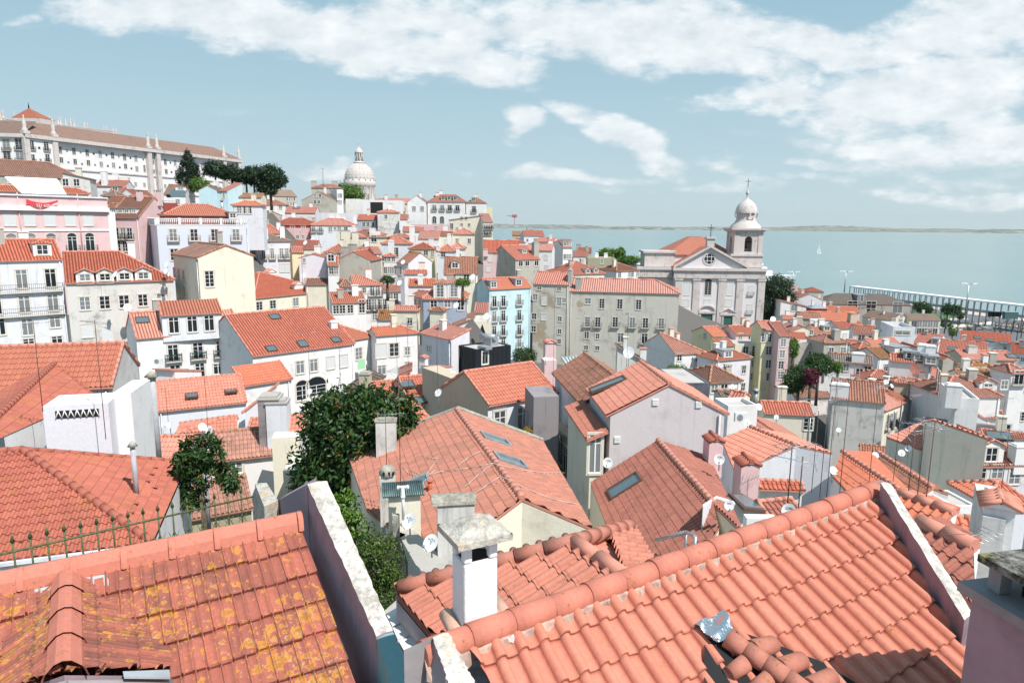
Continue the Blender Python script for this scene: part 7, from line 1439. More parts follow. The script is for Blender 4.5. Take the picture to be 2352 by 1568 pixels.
 p=onf(1812,770);m=MB();n_=20
 V=[p-n*.12+e*r_*math.cos(6.283*k/n_)+KZ*r_*math.sin(6.283*k/n_)for k in range(n_)for r_ in(1.45,1.95)];m.arrays(V,[[2*k,2*k+1,(2*k+3)%40,(2*k+2)%40]for k in range(n_)]);wo=m.build('round_window',st,root)
 m=MB();m.poly([p-n*.05+e*1.45*math.cos(6.283*k/n_)+KZ*1.45*math.sin(6.283*k/n_)for k in range(n_)]);m.build('pane',T['glass'],wo);m=MB()
 for k in(-.5,.5):m.box(p-n*.1+e*(k*1.2-.06)-KZ*1.3,e*.12,n*.04,KZ*2.6);m.box(p-n*.11+KZ*(k*1.2-.06)-e*1.3,e*2.6,n*.04,KZ*.12)
 m.build('window_frame',T['frame'],wo)
 def cross(base,h_,w_,par,r_=.1):
  m=MB();m.tube(base,base+KZ*h_,r_,n=6);m.tube(base+KZ*h_*.72-e*w_/2,base+KZ*h_*.72+e*w_/2,r_,n=6);m.build('cross',T['iron'],par)
 cross(P(aps,.2,aph+2.9),3.6,1.8,root)
 s0=(onf(2050,700,-.2)-A_)@e;tw_=(onf(2318,700,-.2)-A_)@e-s0;ty=1.5
 troot=thing('bell_tower',P(s0+tw_/2,ty+tw_/2,.3),'stone bell tower with open arches, a domed cap and a cross','bell tower')
 m=MB();z0=0.;z1=onf(2100,745,1)[2]-zc;z2=onf(2100,520,1)[2]-zc
 m.box(P(s0-.6,ty-.6,z0),e*(tw_+.6),n*(tw_+1),KZ*(z1-z0));m.box(P(s0-1,ty-1,z0+.2),e*(tw_+1.2),n*(tw_+1.6),KZ*.8);m.box(P(s0-.9,ty-.9,z1),e*(tw_+1.1),n*(tw_+1.5),KZ*.6)
 m.build('tower_base',st,troot);m=MB();ww=tw_-.4;ow_=2.2;zz0,zz1=z1+.6,z2
 def wallarch(o_,ax,nn):
  hA=(zz1-zz0)*.62;mid=ww/2;L_=[];q=lambda s_,z_,t_=0:o_+ax*s_+KZ*z_+nn*t_
  for t_ in(0,.9):
   m.poly([q(0,0,t_),q(mid-ow_/2,0,t_),q(mid-ow_/2,zz1-zz0,t_),q(0,zz1-zz0,t_)]);m.poly([q(mid+ow_/2,0,t_),q(ww,0,t_),q(ww,zz1-zz0,t_),q(mid+ow_/2,zz1-zz0,t_)])
   m.poly([q(mid-ow_/2,0,t_),q(mid+ow_/2,0,t_),q(mid+ow_/2,.7,t_),q(mid-ow_/2,.7,t_)])
   for k in range(8):
    a0,a1=math.pi*k/8,math.pi*(k+1)/8;x0,x1=mid+ow_/2*math.cos(a0),mid+ow_/2*math.cos(a1);y0,y1=hA+ow_/2*math.sin(a0),hA+ow_/2*math.sin(a1)
    m.poly([q(x0,y0,t_),q(x1,y1,t_),q(x1,zz1-zz0,t_),q(x0,zz1-zz0,t_)])
  for k in range(8):
   a0,a1=math.pi*k/8,math.pi*(k+1)/8;m.poly([q(mid+ow_/2*math.cos(a0),hA+ow_/2*math.sin(a0)),q(mid+ow_/2*math.cos(a1),hA+ow_/2*math.sin(a1)),q(mid+ow_/2*math.cos(a1),hA+ow_/2*math.sin(a1),.9),q(mid+ow_/2*math.cos(a0),hA+ow_/2*math.sin(a0),.9)])
  for s_ in(mid-ow_/2,mid+ow_/2):m.poly([q(s_,.7),q(s_,hA),q(s_,hA,.9),q(s_,.7,.9)])
 o1=P(s0+.2,ty,zz0);wallarch(o1,e,n);wallarch(o1+e*ww,n,-e);wallarch(o1+n*ww+e*ww,-e,-n);wallarch(o1+n*ww,-n,e)
 for sx in(0,ww-1.1):
  for sy in(0,ww-1.1):m.box(o1+e*(sx-.15)+n*(sy-.15),e*1.4,n*1.4,KZ*(zz1-zz0))
 m.box(P(s0-.6,ty-.6,zz1),e*(tw_+.9),n*(tw_+.9),KZ*.5);m.box(P(s0-1.0,ty-1.0,zz1+.5),e*(tw_+1.6),n*(tw_+1.6),KZ*.5);m.build('belfry',st,troot)
 c=P(s0+.2+ww/2,ty+ww/2,0);m=MB();zd=zz1+1.0;m.lathe(c+KZ*zd,[(ww*.56,0),(ww*.52,.8),(ww*.4,1.6),(ww*.34,2.6),(ww*.34,4.3)],n=16)
 m.lathe(c+KZ*(zd+4.3),[(ww*.4,0),(ww*.4,.3),(ww*.37,1.4),(ww*.3,2.6),(ww*.18,3.6),(ww*.07,4.1),(.25,4.5),(.2,5.2),(.5,5.6),(.45,6.1),(.15,6.6),(.1,7.6)],n=16)
 for k in range(4):
  a_=k*math.pi/2+.3;dv=A3(math.cos(a_-math.pi/2),math.sin(a_-math.pi/2),0);sd=A3(-dv[1],dv[0],0);q0=c+dv*(ww*.38)+KZ*(zd+3.9);V=[q0+dv*.15+sd*r_*math.cos(6.283*j/14)+KZ*r_*math.sin(6.283*j/14)for j in range(14)for r_ in(.65,1.1)]
  m.arrays(V,[[2*j,2*j+1,(2*j+3)%28,(2*j+2)%28]for j in range(14)])
 m.build('dome',st,troot);cross(c+KZ*(zd+11.5),2.8,1.5,troot,.08)
 m=MB();m.lathe(c+KZ*(zz0+1.6),[(1.05,0),(.85,.4),(.6,1.3),(.3,1.6),(0,1.7)],n=12);m.box(c+KZ*(zz0+3.3)-e*ww*.42,e*ww*.84,n*.25,KZ*.25);m.build('bell',T['iron'],troot)
 d=640.;c=pd(Z('b',957,465),d);k=d/FL/4;root=thing('domed_church',c-KZ*12,'distant grey stone dome on a tall arched drum with a lantern','dome');GROUND.append((c[0],c[1],c[2]-10))
 m=MB();m.lathe(c,[(138*k,-40),(138*k,12*k),(134*k,16*k),(134*k,120*k),(140*k,125*k),(140*k,168*k),(134*k,172*k),(128*k,190*k)],n=32)
 for j in range(16):
  a_=math.pi*2*j/16+.2;dv=A3(math.cos(a_),math.sin(a_),0);sd=A3(-dv[1],dv[0],0)
  for s_ in(-9,9):m.box(c+dv*133*k+sd*(s_-4)*k,dv*7*k,sd*8*k,KZ*120*k)
  m.tube(c+dv*137*k+KZ*170*k,c+dv*137*k+KZ*200*k,4.5*k,1*k,n=6)
 m.build('drum',st,root);m=MB();m.lathe(c,[(130*k*math.cos(t),(190+142*math.sin(t))*k)for t in np.linspace(0,1.32,12)],n=48)
 for j in range(24):
  a_=2*math.pi*j/24;m.path([c+A3(math.cos(a_),math.sin(a_),0)*131*k*math.cos(t)+KZ*(190+143*math.sin(t))*k for t in np.linspace(0,1.3,8)],2.2*k,n=4)
 m.build('dome',st,root);m=MB();m.lathe(c,[(50*k,328*k),(50*k,334*k),(36*k,336*k),(36*k,342*k),(22*k,344*k),(22*k,410*k),(38*k,412*k),(36*k,422*k),(28*k,440*k),(14*k,455*k),(3*k,462*k),(3*k,485*k)],n=20)
 for j in range(10):a_=2*math.pi*j/10;dv=A3(math.cos(a_),math.sin(a_),0);m.tube(c+dv*33*k+KZ*342*k,c+dv*33*k+KZ*412*k,4*k,n=6)
 m.tube(c+KZ*480*k,c+KZ*520*k,1.6*k,n=5);m.tube(c+KZ*505*k-A3(8*k,0,0),c+KZ*505*k+A3(8*k,0,0),1.4*k,n=5);m.build('lantern',st,root)
 for a_ in(-93,-48,-138,-3,177):
  dv=A3(math.cos(R(a_)),math.sin(R(a_)),0);sd=A3(-dv[1],dv[0],0);q0=c+dv*135.5*k;m=MB();V=[q0+sd*21*k-KZ*0,q0-sd*21*k]+[q0-sd*21*k*math.cos(t)+KZ*(75+24*math.sin(t))*k for t in np.linspace(0,math.pi,9)]
  m.poly(V[::-1]);wo=m.build('arched_window',T['w_stone'],root);m=MB();m.box(q0+dv*.15-sd*11*k+KZ*5*k,sd*22*k,dv*.2,KZ*50*k);m.build('pane',T['glass'],wo)
 P1=A3(-165,230,0);P1=pd(Z('a',215,312),232);ep=None
 zt=P1[2];P2=None
 r2=ray(Z('a',2195,552));P2=r2*(zt/r2[2]);print('MONASTERY',P1,P2);e2=unit((P2-P1)*A3(1,1,0));L_=np.linalg.norm((P2-P1)[:2]);n2=A3(-e2[1],e2[0],0)
 root=thing('monastery',P1+e2*L_/2-KZ*34,'long white monastery with four rows of windows on the hill','monastery');GROUND.append(tuple(P1+e2*L_*.3-KZ*30));GROUND.append(tuple(P1+e2*L_-KZ*34))
 Q=lambda s_,t_,z_:P1+e2*s_+n2*t_+KZ*z_;HB=-36;fm2=T['w_mon']=plaster('render_monastery_white',(.78,.75,.76),dirt=.3,dcol=(.45,.41,.40),scale=.35)
 def onm(x,y,t_=0):return hitp(Z('a',x,y),P1+n2*t_,n2)
 m=MB();m.box(Q(0,0,HB),e2*L_,n2*16,KZ*(-HB));sb=(onm(495,400,-1.0)-P1)@e2;m.box(Q(0,-1.0,HB),e2*sb,n2*1.1,KZ*(-HB));m.build('wall',fm2,root)
 m=MB();m.box(Q(-.6,-1.8,-1.2),e2*(L_+1.2),n2*1.9,KZ*1.2)
 for y0,y1 in((495,640),):pass
 for zf in(-10.5,-17.2):m.box(Q(sb,-.35,zf),e2*(L_-sb),n2*.34,KZ*.45)
 for x in(225,485,1345,1425,2035,2172):s_=(onm(x,420)-P1)@e2;m.box(Q(s_-.9,-1.5,HB),e2*1.8,n2*1.4,KZ*(-HB-1.2));m.box(Q(s_-1.0,-1.9,0),e2*2.0,n2*2.0,KZ*1.0);m.lathe(Q(s_,-.9,1.0),[(.9,0),(.95,.4),(.5,1.2),(.75,2.0),(.5,2.9),(.22,4.4),(.3,4.7),(0,5.1)],n=8)
 m.build('stone_trim',st,root)
 m=MB();rz=5.2;tiled(m,[Q(-.6,-1.8,.05),Q(L_+.6,-1.8,.05),Q(L_-7,8,rz),Q(7,8,rz)],e2);tiled(m,[Q(L_+.6,-1.8,.05),Q(L_+.6,17,.05),Q(L_-7,8,rz)],n2);tiled(m,[Q(-.6,17,.05),Q(-.6,-1.8,.05),Q(7,8,rz)],n2);m.build('roof',T['monroof'],root)
 for(pts,w_,h_,kd)in(('550,458 678,470 800,485 920,497 1033,510 1143,525 1247,538 1518,570 1608,578 1857,604',1.9,3.2,'w'),('563,552 690,567 812,577 930,592 1043,600 1153,610 1257,633 1527,658 1618,667 1867,690',1.9,2.6,'w'),('1185,775 1245,775 1327,780 1407,783 1477,790 1518,793 1572,795 1060,695 1473,728',1.6,2.2,'w'),('290,415 425,428 1385,540',2.4,4.2,'wB'),('300,535 437,532 1393,632 2072,600 2140,608',2.2,3.4,'wB'),('1327,635 1463,647',1.4,3.2,'a')):
  for q in pts.split():x,y=map(float,q.split(','));p=onm(x,y,-1.05 if x<490 else 0);add_window(root,p,e2,n2,w_*.68,h_*.7,kd,2)
 for x,y in((615,467),(740,482),(860,494),(978,508),(1090,520),(1197,533),(1315,548),(1565,577),(1655,590),(1820,603),(1897,612),(628,573),(753,588),(873,597),(990,607),(1100,620),(1207,630),(1575,663),(1660,675),(1827,690),(360,440),(372,550)):p=onm(x,y,-1.02 if x<490 else 0);m=MB();m.box(p-e2*.35-n2*.05-KZ*.35,e2*.7,n2*.06,KZ*.7);m.build('small_window',T['glass'],root)
 f0=Q(0,-1,0);em=A3(1,.15,0)/math.hypot(1,.15);nm=A3(-em[1],em[0],0);root2=thing('monastery_wing',f0-em*14-KZ*30,'shaded end wing of the monastery with iron balconies','monastery wing');m=MB();m.box(f0-em*40+KZ*HB,em*40,nm*14,KZ*(-HB));m.build('wall',fm2,root2)
 m=MB();m.box(f0-em*41-nm*.9-KZ*1.2,em*41,nm*.9,KZ*1.2);m.build('cornice',st,root2);m=MB();tiled(m,[f0-em*41-nm*.9+KZ*.05,f0-nm*.9+KZ*.05,f0+nm*8+em*0+KZ*5,f0-em*33+nm*8+KZ*5],em);m.build('roof',T['monroof'],root2)
 for x,y,w_,h_ in((58,410,2.2,3.6),(173,405,2.2,3.6),(65,515,2.2,3.2),(180,515,2.2,3.2)):add_window(root2,hitp(Z('a',x,y),f0,nm),em,nm,w_,h_,'wB',2)
 B1=pd(Z('a',-60,215),262);B2=pd(Z('a',1085,338),330);B2[2]=B2[2];root3=thing('monastery_church',(B1+B2)/2-KZ*25,'balustraded roof terrace with many stone pinnacles behind the monastery','church terrace');u_=B2-B1;w2=unit(np.cross(KZ,u_));m=MB()
 slab(m,[B1,B2,B2+w2*12,B1+w2*12],20);m.box(B1-w2*.6,u_,w2*.6,KZ*.8);
 for k in range(120):p=B1+u_*k/120;m.box(p+KZ*.8,u_/300,w2*.3,KZ*1.3)
 m.box(B1+KZ*2.1,u_,w2*.5,KZ*.4);m.build('balustrade',st,root3)
 for x,y,s_ in((5,170,1.2),(30,168,1.2),(133,165,.9),(228,180,1),(325,178,1.15),(360,175,.9),(460,200,1),(535,205,.9),(558,218,1.1),(605,230,1),(653,238,1.2),(682,243,1.2),(780,270,1.2),(806,278,1.2),(845,300,.6),(910,305,.8),(957,300,1.2),(980,305,1.2),(1043,322,1.2),(1070,325,1.2)):
  t=(x+60)/1145;p=B1+u_*t;b_=pd(Z('a',x,y),p[1]);m=MB();m.lathe(A3(b_[0],b_[1],b_[2]-.8),[(a1_*s_,a2_*s_)for a1_,a2_ in((.5,0),(.5,.6),(.28,.8),(.5,1.4),(.28,1.8),(.38,2.1),(.03,3.4))],n=8);m.build('pinnacle',st,root3)
 c=pd(Z('a',275,175),275);root4=thing('pavilion',c-KZ*6,'red pyramid tiled pavilion roof on the monastery terrace','pavilion');k=275/FL/4;m=MB();tp_=c+KZ*92*k;bs=[c+A3(-125,-60,0)*k,c+A3(125,-60,0)*k,c+A3(150,120,0)*k,c+A3(-100,120,0)*k]
 for i in range(4):tiled(m,[bs[i],bs[(i+1)%4],tp_],bs[(i+1)%4]-bs[i])
 m.build('roof',T['new'],root4);m=MB();slab(m,[b_*A3(1,1,1)-KZ*.05 for b_ in bs],5);m.build('wall',st,root4);m=MB();m.tube(tp_,tp_+KZ*2,.3,.05,n=5);m.build('finial',T['iron'],root4)
 A_,B_=pz(Z('d',745,700),-46),pz(Z('d',2500,885),-46);A_=pd(Z('d',745,578),400);B_=pd(Z('d',2480,745),300);B_[2]=A_[2]=(A_[2]+B_[2])/2;u_=B_-A_;LL=np.linalg.norm(u_);uu=u_/LL;nn=A3(-uu[1],uu[0],0)
 print('CANOPY',A_,B_,proj(A_),proj(B_))
 root=thing('walkway_canopy',(A_+B_)/2-KZ*12,'very long white flat canopy on thin posts along the quay','canopy');m=MB();m.box(A_-KZ*.3,u_,nn*6,KZ*.7);m.build('roof',T['frame'],root);m=MB();m.box(A_-KZ*5.2,u_,nn*5,KZ*.8);m.build('deck',T['zinc'],root);n_=32
 for k in range(n_+1):
  p=A_+u_*k/n_;m=MB()
  for t_ in(.3,5.4):m.box(p+nn*t_-KZ*12.5,uu*.35,nn*.35,KZ*12.3)
  m.build('post',T['zinc'],root)
 for(x,y0,y1,dd,lab)in((235,437,560,380,'tall quay lamp mast by the ship bow'),(717,433,620,345,'tall quay lamp mast left of the white canopy'),(1845,547,820,285,'tall quay lamp mast in front of the white canopy')):
  t_=pd(Z('d',x,y0),dd);b_z=pd(Z('d',x,y1),dd)[2];r_=thing('lamp_mast',A3(t_[0],t_[1],b_z),lab,'street lamp','tall lamp masts on the quay');m=MB();m.tube(A3(t_[0],t_[1],b_z),t_,.32,.16,n=6);m.build('pole',T['metal'],r_);m=MB()
  for a_ in(0,1.57,3.14,4.71):dv=A3(math.cos(a_),math.sin(a_),0);m.tube(t_,t_+dv*2.2+KZ*.5,.12,n=4);m.cbox(t_+dv*2.7+KZ*.5,dv*1.4,A3(-dv[1],dv[0],0)*.9,KZ*.3)
  m.build('lamp_head',T['frame'],r_)
 d=520.;bow=pz(Z('d',205,570),-48);bow=pd(Z('d',200,575),d);k=d/FL/4;ax=A3(-1,.18,0)/math.hypot(1,.18);ay=A3(-ax[1],ax[0],0);ay=ay if ay[1]>0 else-ay;root=thing('cruise_ship',bow+ax*30,'white cruise ship with a dark hull, bow pointing right','cruise ship')
 def hull(z0,z1,b0,b1,mat,nm,Lh=95,wd=13):
  m=MB();pr=[]
  for t in np.linspace(0,1,12):
   w_=wd*(1-(1-min(1,t*3.2))**2)**.5 if t<.32 else wd
   pr.append((t*Lh,w_))
  V=[]
  for x_,w_ in pr:
   for z_,b_ in((z0,b0),(z1,b1)):
    xx=x_+(b_ if x_<20 else b_*max(0,1-(x_-20)/40));V+=[bow+ax*xx-ay*w_/2+KZ*z_,bow+ax*xx+ay*w_/2+KZ*z_]
  F_=[]
  for i in range(len(pr)-1):a0=4*i;F_+=[[a0,a0+4,a0+6,a0+2],[a0+1,a0+3,a0+7,a0+5],[a0+2,a0+6,a0+7,a0+3]]
  m.arrays(V,F_);return m.build(nm,mat,root)
 hull(-4,5.2,4,-1.0,simple('navy_hull',(.015,.025,.05),.3),'hull');hull(5.2,9.5,-1.0,-4.5,T['frame'],'bow_deck')
 for i,(off_,z0,z1,wd)in enumerate([(14,9.5,12.6,12),(18,12.6,15.4,12),(21,15.4,18.2,12),(24,18.2,21,11.6),(28,21.0,23.6,11),(34,23.6,26,10)]):
  m=MB();c0=bow+ax*off_+KZ*z0;V=[c0-ay*wd*.32,c0+ax*5-ay*wd/2,c0+ax*80-ay*wd/2,c0+ax*80+ay*wd/2,c0+ax*5+ay*wd/2,c0+ay*wd*.32];slab(m,[v+KZ*(z1-z0-.35)for v in V],z1-z0-.35);slab(m,[v+KZ*(z1-z0)-ax*.6*0 for v in V],.35);do=m.build('deck',T['frame'],root)
  m=MB();m.box(c0+ax*6-ay*(wd/2+.05)+KZ*.9,ax*70,ay*.06,KZ*1.0);m.box(c0-ay*wd*.28-ax*.05+KZ*.9,ay*wd*.56,ax*.05,KZ*1.0);m.build('window_band',T['glass'],do)
 c=pz(Z('d',465,260),-50);s_=np.linalg.norm(c)/FL/4;root=thing('sailing_boat',c,'small sailing boat with furled pale sails out on the river','sailing boat');m=MB();slab(m,[c+A3(-24,0,6)*s_,c+A3(-18,-6,5)*s_,c+A3(20,-7,5)*s_,c+A3(25,0,5)*s_,c+A3(20,7,5)*s_,c+A3(-18,6,5)*s_],6*s_);m.build('hull',T['frame'],root);m=MB();m.tube(c,c+KZ*78*s_,.9*s_,n=6);m.build('mast',T['metal'],root);m=MB();m.poly([c+A3(1,0,12)*s_,c+A3(18,0,12)*s_,c+A3(1,0,70)*s_]);m.poly([c+A3(-1,0,10)*s_,c+A3(-1,0,62)*s_,c+A3(-18,0,10)*s_]);m.build('sail',T['w_sky'],root)
 c=pd(Z('c',22,455),420);k=420/FL/4;root=thing('crane',c,'reddish construction crane head above the ridge','crane');m=MB();m.box(c-A3(3,0,0)*k,A3(6,0,0)*k,A3(0,2,0),KZ*80*k);m.build('mast',simple('crane_red',(.42,.16,.2),.6),root);m=MB();m.box(c+A3(-24,0,62)*k,A3(48,0,0)*k,A3(0,2,0),KZ*26*k);m.box(c+A3(-70,-.5,72)*k,A3(60,0,0)*k,A3(0,1,0),KZ*6*k);m.build('jib',MATS['crane_red'],root)
 p=pz(Z('d',2035,958),-45.5);print('CAR',p);root=thing('parked_car',p,'silver car parked on the avenue below the quay','car');u1=A3(1,-.1,0);v1=A3(.1,1,0);L_=4.6*1.3
 def prof(pts,y0,y1,mat,nm):
  m=MB();a0=[p+u1*x_+v1*y0+KZ*z_ for x_,z_ in pts];b0=[p+u1*x_+v1*y1+KZ*z_ for x_,z_ in pts];m.poly(a0);m.poly(b0[::-1])
  for i in range(len(pts)):j=(i+1)%len(pts);m.poly([a0[j],a0[i],b0[i],b0[j]])
  return m.build(nm,mat,root)
 prof([(-3,.4),(3,.4),(3,1.0),(2.7,1.15),(1.6,1.25),(-2.6,1.3),(-3,1.1)],0,2.2,simple('silver_paint',(.5,.52,.54),.3,.6),'body');prof([(-2.4,1.28),(1.4,1.26),(.6,1.9),(-1.6,1.95)],.15,2.05,T['glass'],'cabin');prof([(-1.55,1.9),(.6,1.87),(.5,1.98),(-1.5,2.0)],.2,2.0,MATS['silver_paint'],'roof')
 for x_ in(-1.9,1.9):
  for y_ in(-.02,2.0):m=MB();m.tube(p+u1*x_+v1*y_+KZ*.42,p+u1*x_+v1*(y_+.22)+KZ*.42,.42,n=12);m.build('wheel',T['black'],root)
 p=pd(Z('d',2172,862),262);root=thing('kiosk',p,'dark teal container kiosk at the promenade edge','kiosk');m=MB();m.box(p,A3(4.8,-.5,0),A3(.4,2,0),KZ*2.6);m.build('body',simple('teal_sheet',(.05,.13,.14),.5),root);m=MB();m.box(p+A3(-.1,-.1,2.6),A3(5,-.5,0),A3(.4,2.2,0),KZ*.15);m.build('roof',T['zinc'],root)
 p=pd(Z('d',2035,852),266);root=thing('bus_shelter',p,'dark low shelter left of the teal kiosk','shelter');m=MB();m.box(p+KZ*2.2,A3(5.2,-.5,0),A3(.1,1.4,0),KZ*.2);m.build('roof',T['iron'],root);m=MB()
 for x_ in(0,1.7,3.4,5):m.box(p+A3(x_,-.1*x_,0),A3(.15,0,0),A3(0,.15,0),KZ*2.2)
 m.box(p+A3(0,1.2,.3),A3(5,-.5,0),A3(0,.1,0),KZ*1.8);m.build('post',T['iron'],root)
def extras():
 def cloth(q,d,w_,h_,col,label,sway=.05):
  p=pd(q,d);yw=R(40);e=A3(math.cos(yw),math.sin(yw),0);n=A3(-e[1],e[0],0);m=MB();V=[];nx,ny=6,5
  for j in range(ny+1):
   for i in range(nx+1):V.append(p+e*w_*(i/nx-.5)-n*(.25+sway*math.sin(i*2.3+j))-KZ*h_*j/ny)
  m.arrays(V,[[j*7+i,j*7+i+1,(j+1)*7+i+1,(j+1)*7+i]for j in range(ny)for i in range(nx)],smooth=True);o=m.build('laundry',simple('cloth_'+'_'.join(str(int(c*99))for c in col),col,.9));tag(o,label,'laundry')
 for x,w_,c_,lb in((890,1.4,(.75,.68,.62),'large cream sheet hanging under the window of the stained house'),(935,.9,(.75,.55,.55),'pale pink cloth beside the cream sheet'),(985,1.0,(.05,.06,.12),'black garment in the middle of the washing line'),(1068,.7,(.7,.15,.2),'small red cloth on the washing line'),(1095,.6,(.2,.45,.6),'small blue cloth on the washing line'),(1125,.6,(.12,.08,.25),'violet cloth at the end of the washing line')):
  cloth(Z('e',x,540 if x<950 else 533 if x<1000 else 522),87.5 if x>1000 else 85.8,w_,1.5 if x<950 else.9,c_,lb)
 cloth(Z('e',1028,775),86.6,1.,1.8,(.03,.03,.05),'dark trousers hanging at the lower window')
 cloth(Z('f',1262,500),99.3,1.1,2.0,(.12,.5,.65),'bright turquoise towel hanging from a window')
 cloth(Z('f',1298,490),99.6,.9,.8,(.55,.7,.4),'pale green cloth next to the turquoise towel');cloth(Z('f',958,540),94.5,1.1,1.4,(.35,.65,.4),'green cloth hanging over a window box')
 H=HOUSES['L3'];P,e,n=H.facept('f',(375,945));root=thing('banner',P-n*.3,'red and white banner sagging over the pink cornice','banner');m=MB();W_,h_=4.4,1.1;V=[]
 for j in range(5):
  for i in range(13):s_=i/12;V.append(P+e*(s_-.5)*W_-n*.5-KZ*(h_*j/4*(.3+.7*math.sin(math.pi*min(1,s_+.15)))+.5*math.sin(math.pi*s_)-.5))
 m.arrays(V,[[j*13+i,j*13+i+1,(j+1)*13+i+1,(j+1)*13+i]for j in range(4)for i in range(12)],smooth=True);m.build('cloth',simple('banner_red',(.62,.06,.08),.7),root)
 off=np.array(ROOTOFF[root.name]);Q=P-n*.6-KZ*.42;M=Matrix(((e[0],0,-n[0],Q[0]-off[0]),(e[1],0,-n[1],Q[1]-off[1]),(0,1,0,Q[2]-off[2]),(0,0,0,1)));text_mesh('321 620',.6,M,T['frame'],root)
 D=dish
 D(Z('j',1398,768),20.8,.50,'white round dish with a ring logo, upper of the pair by the front chimney',az=-128,text='NOS',el=38,arm=.22)
 D(Z('j',1600,965),18.4,.47,'white round dish with a ring logo, lower of the pair by the front chimney',az=-125,text='NOS',el=38,arm=.22)
 D(Z('i',1917,165),38,.52,'white lettered dish above the small loquat tree',az=-118,text='MEO',el=30)
 D(Z('g',880,1262),34.5,.5,'white lettered dish on the left foot of the big gable wall',az=-112,text='ZON',el=25)
 D(Z('g',1905,1230),30,.45,'white lettered dish on a little tiled chimney',az=-110,text='ZON',el=20,arm=.4)
 D(Z('k',1995,275),24,.35,'lettered dish on the white wall by the dark roof window',az=-100,text='meo',el=15,arm=.1)
 D(Z('h',192,1248),14.2,.3,'lettered dish rising behind the nearest ridge',az=-110,text='ZON',el=12,arm=.5)
 D(Z('g',1072,250),60,.95,'big dish on a pole above the dark red roof',az=-105,el=15,arm=1.6)
 D(Z('g',310,310),66,.4,'dish beside the pink chimney at the beige block foot',az=-100)
 D(Z('f',1805,678),56,.55,'dish at the top of the tan wall',az=-105);D(Z('f',1672,850),50,.55,'dish on a mast over the open rooflight',az=-120,arm=1.2)
 D(Z('f',1412,1088),39,.5,'larger dish of the trio behind the centre roof',az=-120);D(Z('f',1428,1122),38,.4,'tilted dish of the trio behind the centre roof',az=-60);D(Z('f',1340,1140),37.5,.42,'lowest dish of the trio, half hidden by leaves',az=-75)
 D(Z('f',1030,905),52,.6,'dish beside the tan chimney and dark tree',az=-120);D(Z('f',863,742),72,.65,'weathered dish on the white skylight house',az=-110,mat='dish');D(Z('f',493,838),70,.6,'pale dish in front of the arched window',az=-115);D(Z('f',490,937),58,.6,'dish at the end of the garden wall',az=-60)
 D(Z('p',207,425),58,.5,'small lettered dish behind the grey gable',az=-115,text='meo');D(Z('p',285,462),56,.55,'rusty brown dish beside the peach roof',az=-115,mat='rustdish');D(Z('p',240,572),55,.5,'second rusty dish, half behind the stone verge',az=-115,mat='rustdish')
 D(Z('p',500,1175),48,.55,'dish on the shaded white wall under the peach roof',az=-115);D(Z('p',990,1200),44,.5,'dish turned away behind the lettered one',az=-60)
 D(Z('e',1055,222),82,.75,'dish between two dormers of the stained house',az=-120);D(Z('e',1530,133),88,.85,'upper dish at the pale yellow house corner',az=-120);D(Z('e',1525,192),87.5,.8,'middle dish at the pale yellow house corner',az=-120);D(Z('e',1553,222),88,.6,'lower dish at the pale yellow house corner',az=-120)
 D(Z('e',2275,437),95,.7,'dish on the eave of the cream house',az=-120);D(Z('e',1172,525),84.5,.9,'dish beside the washing line',az=-70)
 D(Z('h',985,735),38,.38,'dish over the ochre mossy roof',az=-115);D(Z('h',1290,670),42,.38,'upper dish in front of the wide hipped roof',az=-115);D(Z('h',1228,713),40,.38,'lower dish in front of the wide hipped roof',az=-115)
 D(Z('h',1600,598),50,.52,'left one of twin dishes on the wide hipped roof',az=-140);D(Z('h',1637,578),51,.55,'right one of twin dishes on the wide hipped roof',az=-140);D(Z('h',603,875),30,.36,'dish on the red canal roof flank',az=-80);D(Z('h',650,502),68,.45,'dish by the dark dormer of the salmon roof',az=-110)
 D(Z('h',78,383),74,.5,'dish at the eave of the cream walled red roof',az=-115);D(Z('g',2270,750),50,.5,'dish on the parapet with the vent cowl',az=-70);D(Z('g',2165,890),47,.5,'dish on the white parapet wall',az=-115);D(Z('g',2027,565),80,.6,'dish on the white wall under the weathered hip',az=-110)
 D(Z('h',1263,50),98,.7,'dish on the terracotta roof group',az=-115);D(Z('h',1085,62),97,.7,'dish at the dark wall of the roof group',az=-115);D(Z('h',1138,98),95,.6,'dish on the square chimney stack',az=-60);D(Z('d',48,862),118,.9,'dish on the tall yellow house roof',az=-100);D(Z('d',1350,1325),92,1.3,'brown mesh dish on a mast by the white parapet',az=-100,mat='rustdish',arm=2.)
 D(Z('b',1350,1028),110,.7,'dish at the edge of the lavender gable',az=-110);D(Z('b',1990,1165),103,.9,'dish left of the blue house roof',az=-115);D(Z('b',1317,1218),100,.8,'dish by the shrub in the centre',az=-115);D(Z('b',1838,1425),90,.8,'dish on the blue tiled wall',az=-120);D(Z('b',452,850),125,.8,'dish on the red roofed house',az=-115);D(Z('b',440,1150),103,.9,'dish at the cream house ridge',az=-115);D(Z('f',2120,148),96,1.,'dish at the terrace by the blue house',az=-115)
 Ar=antenna
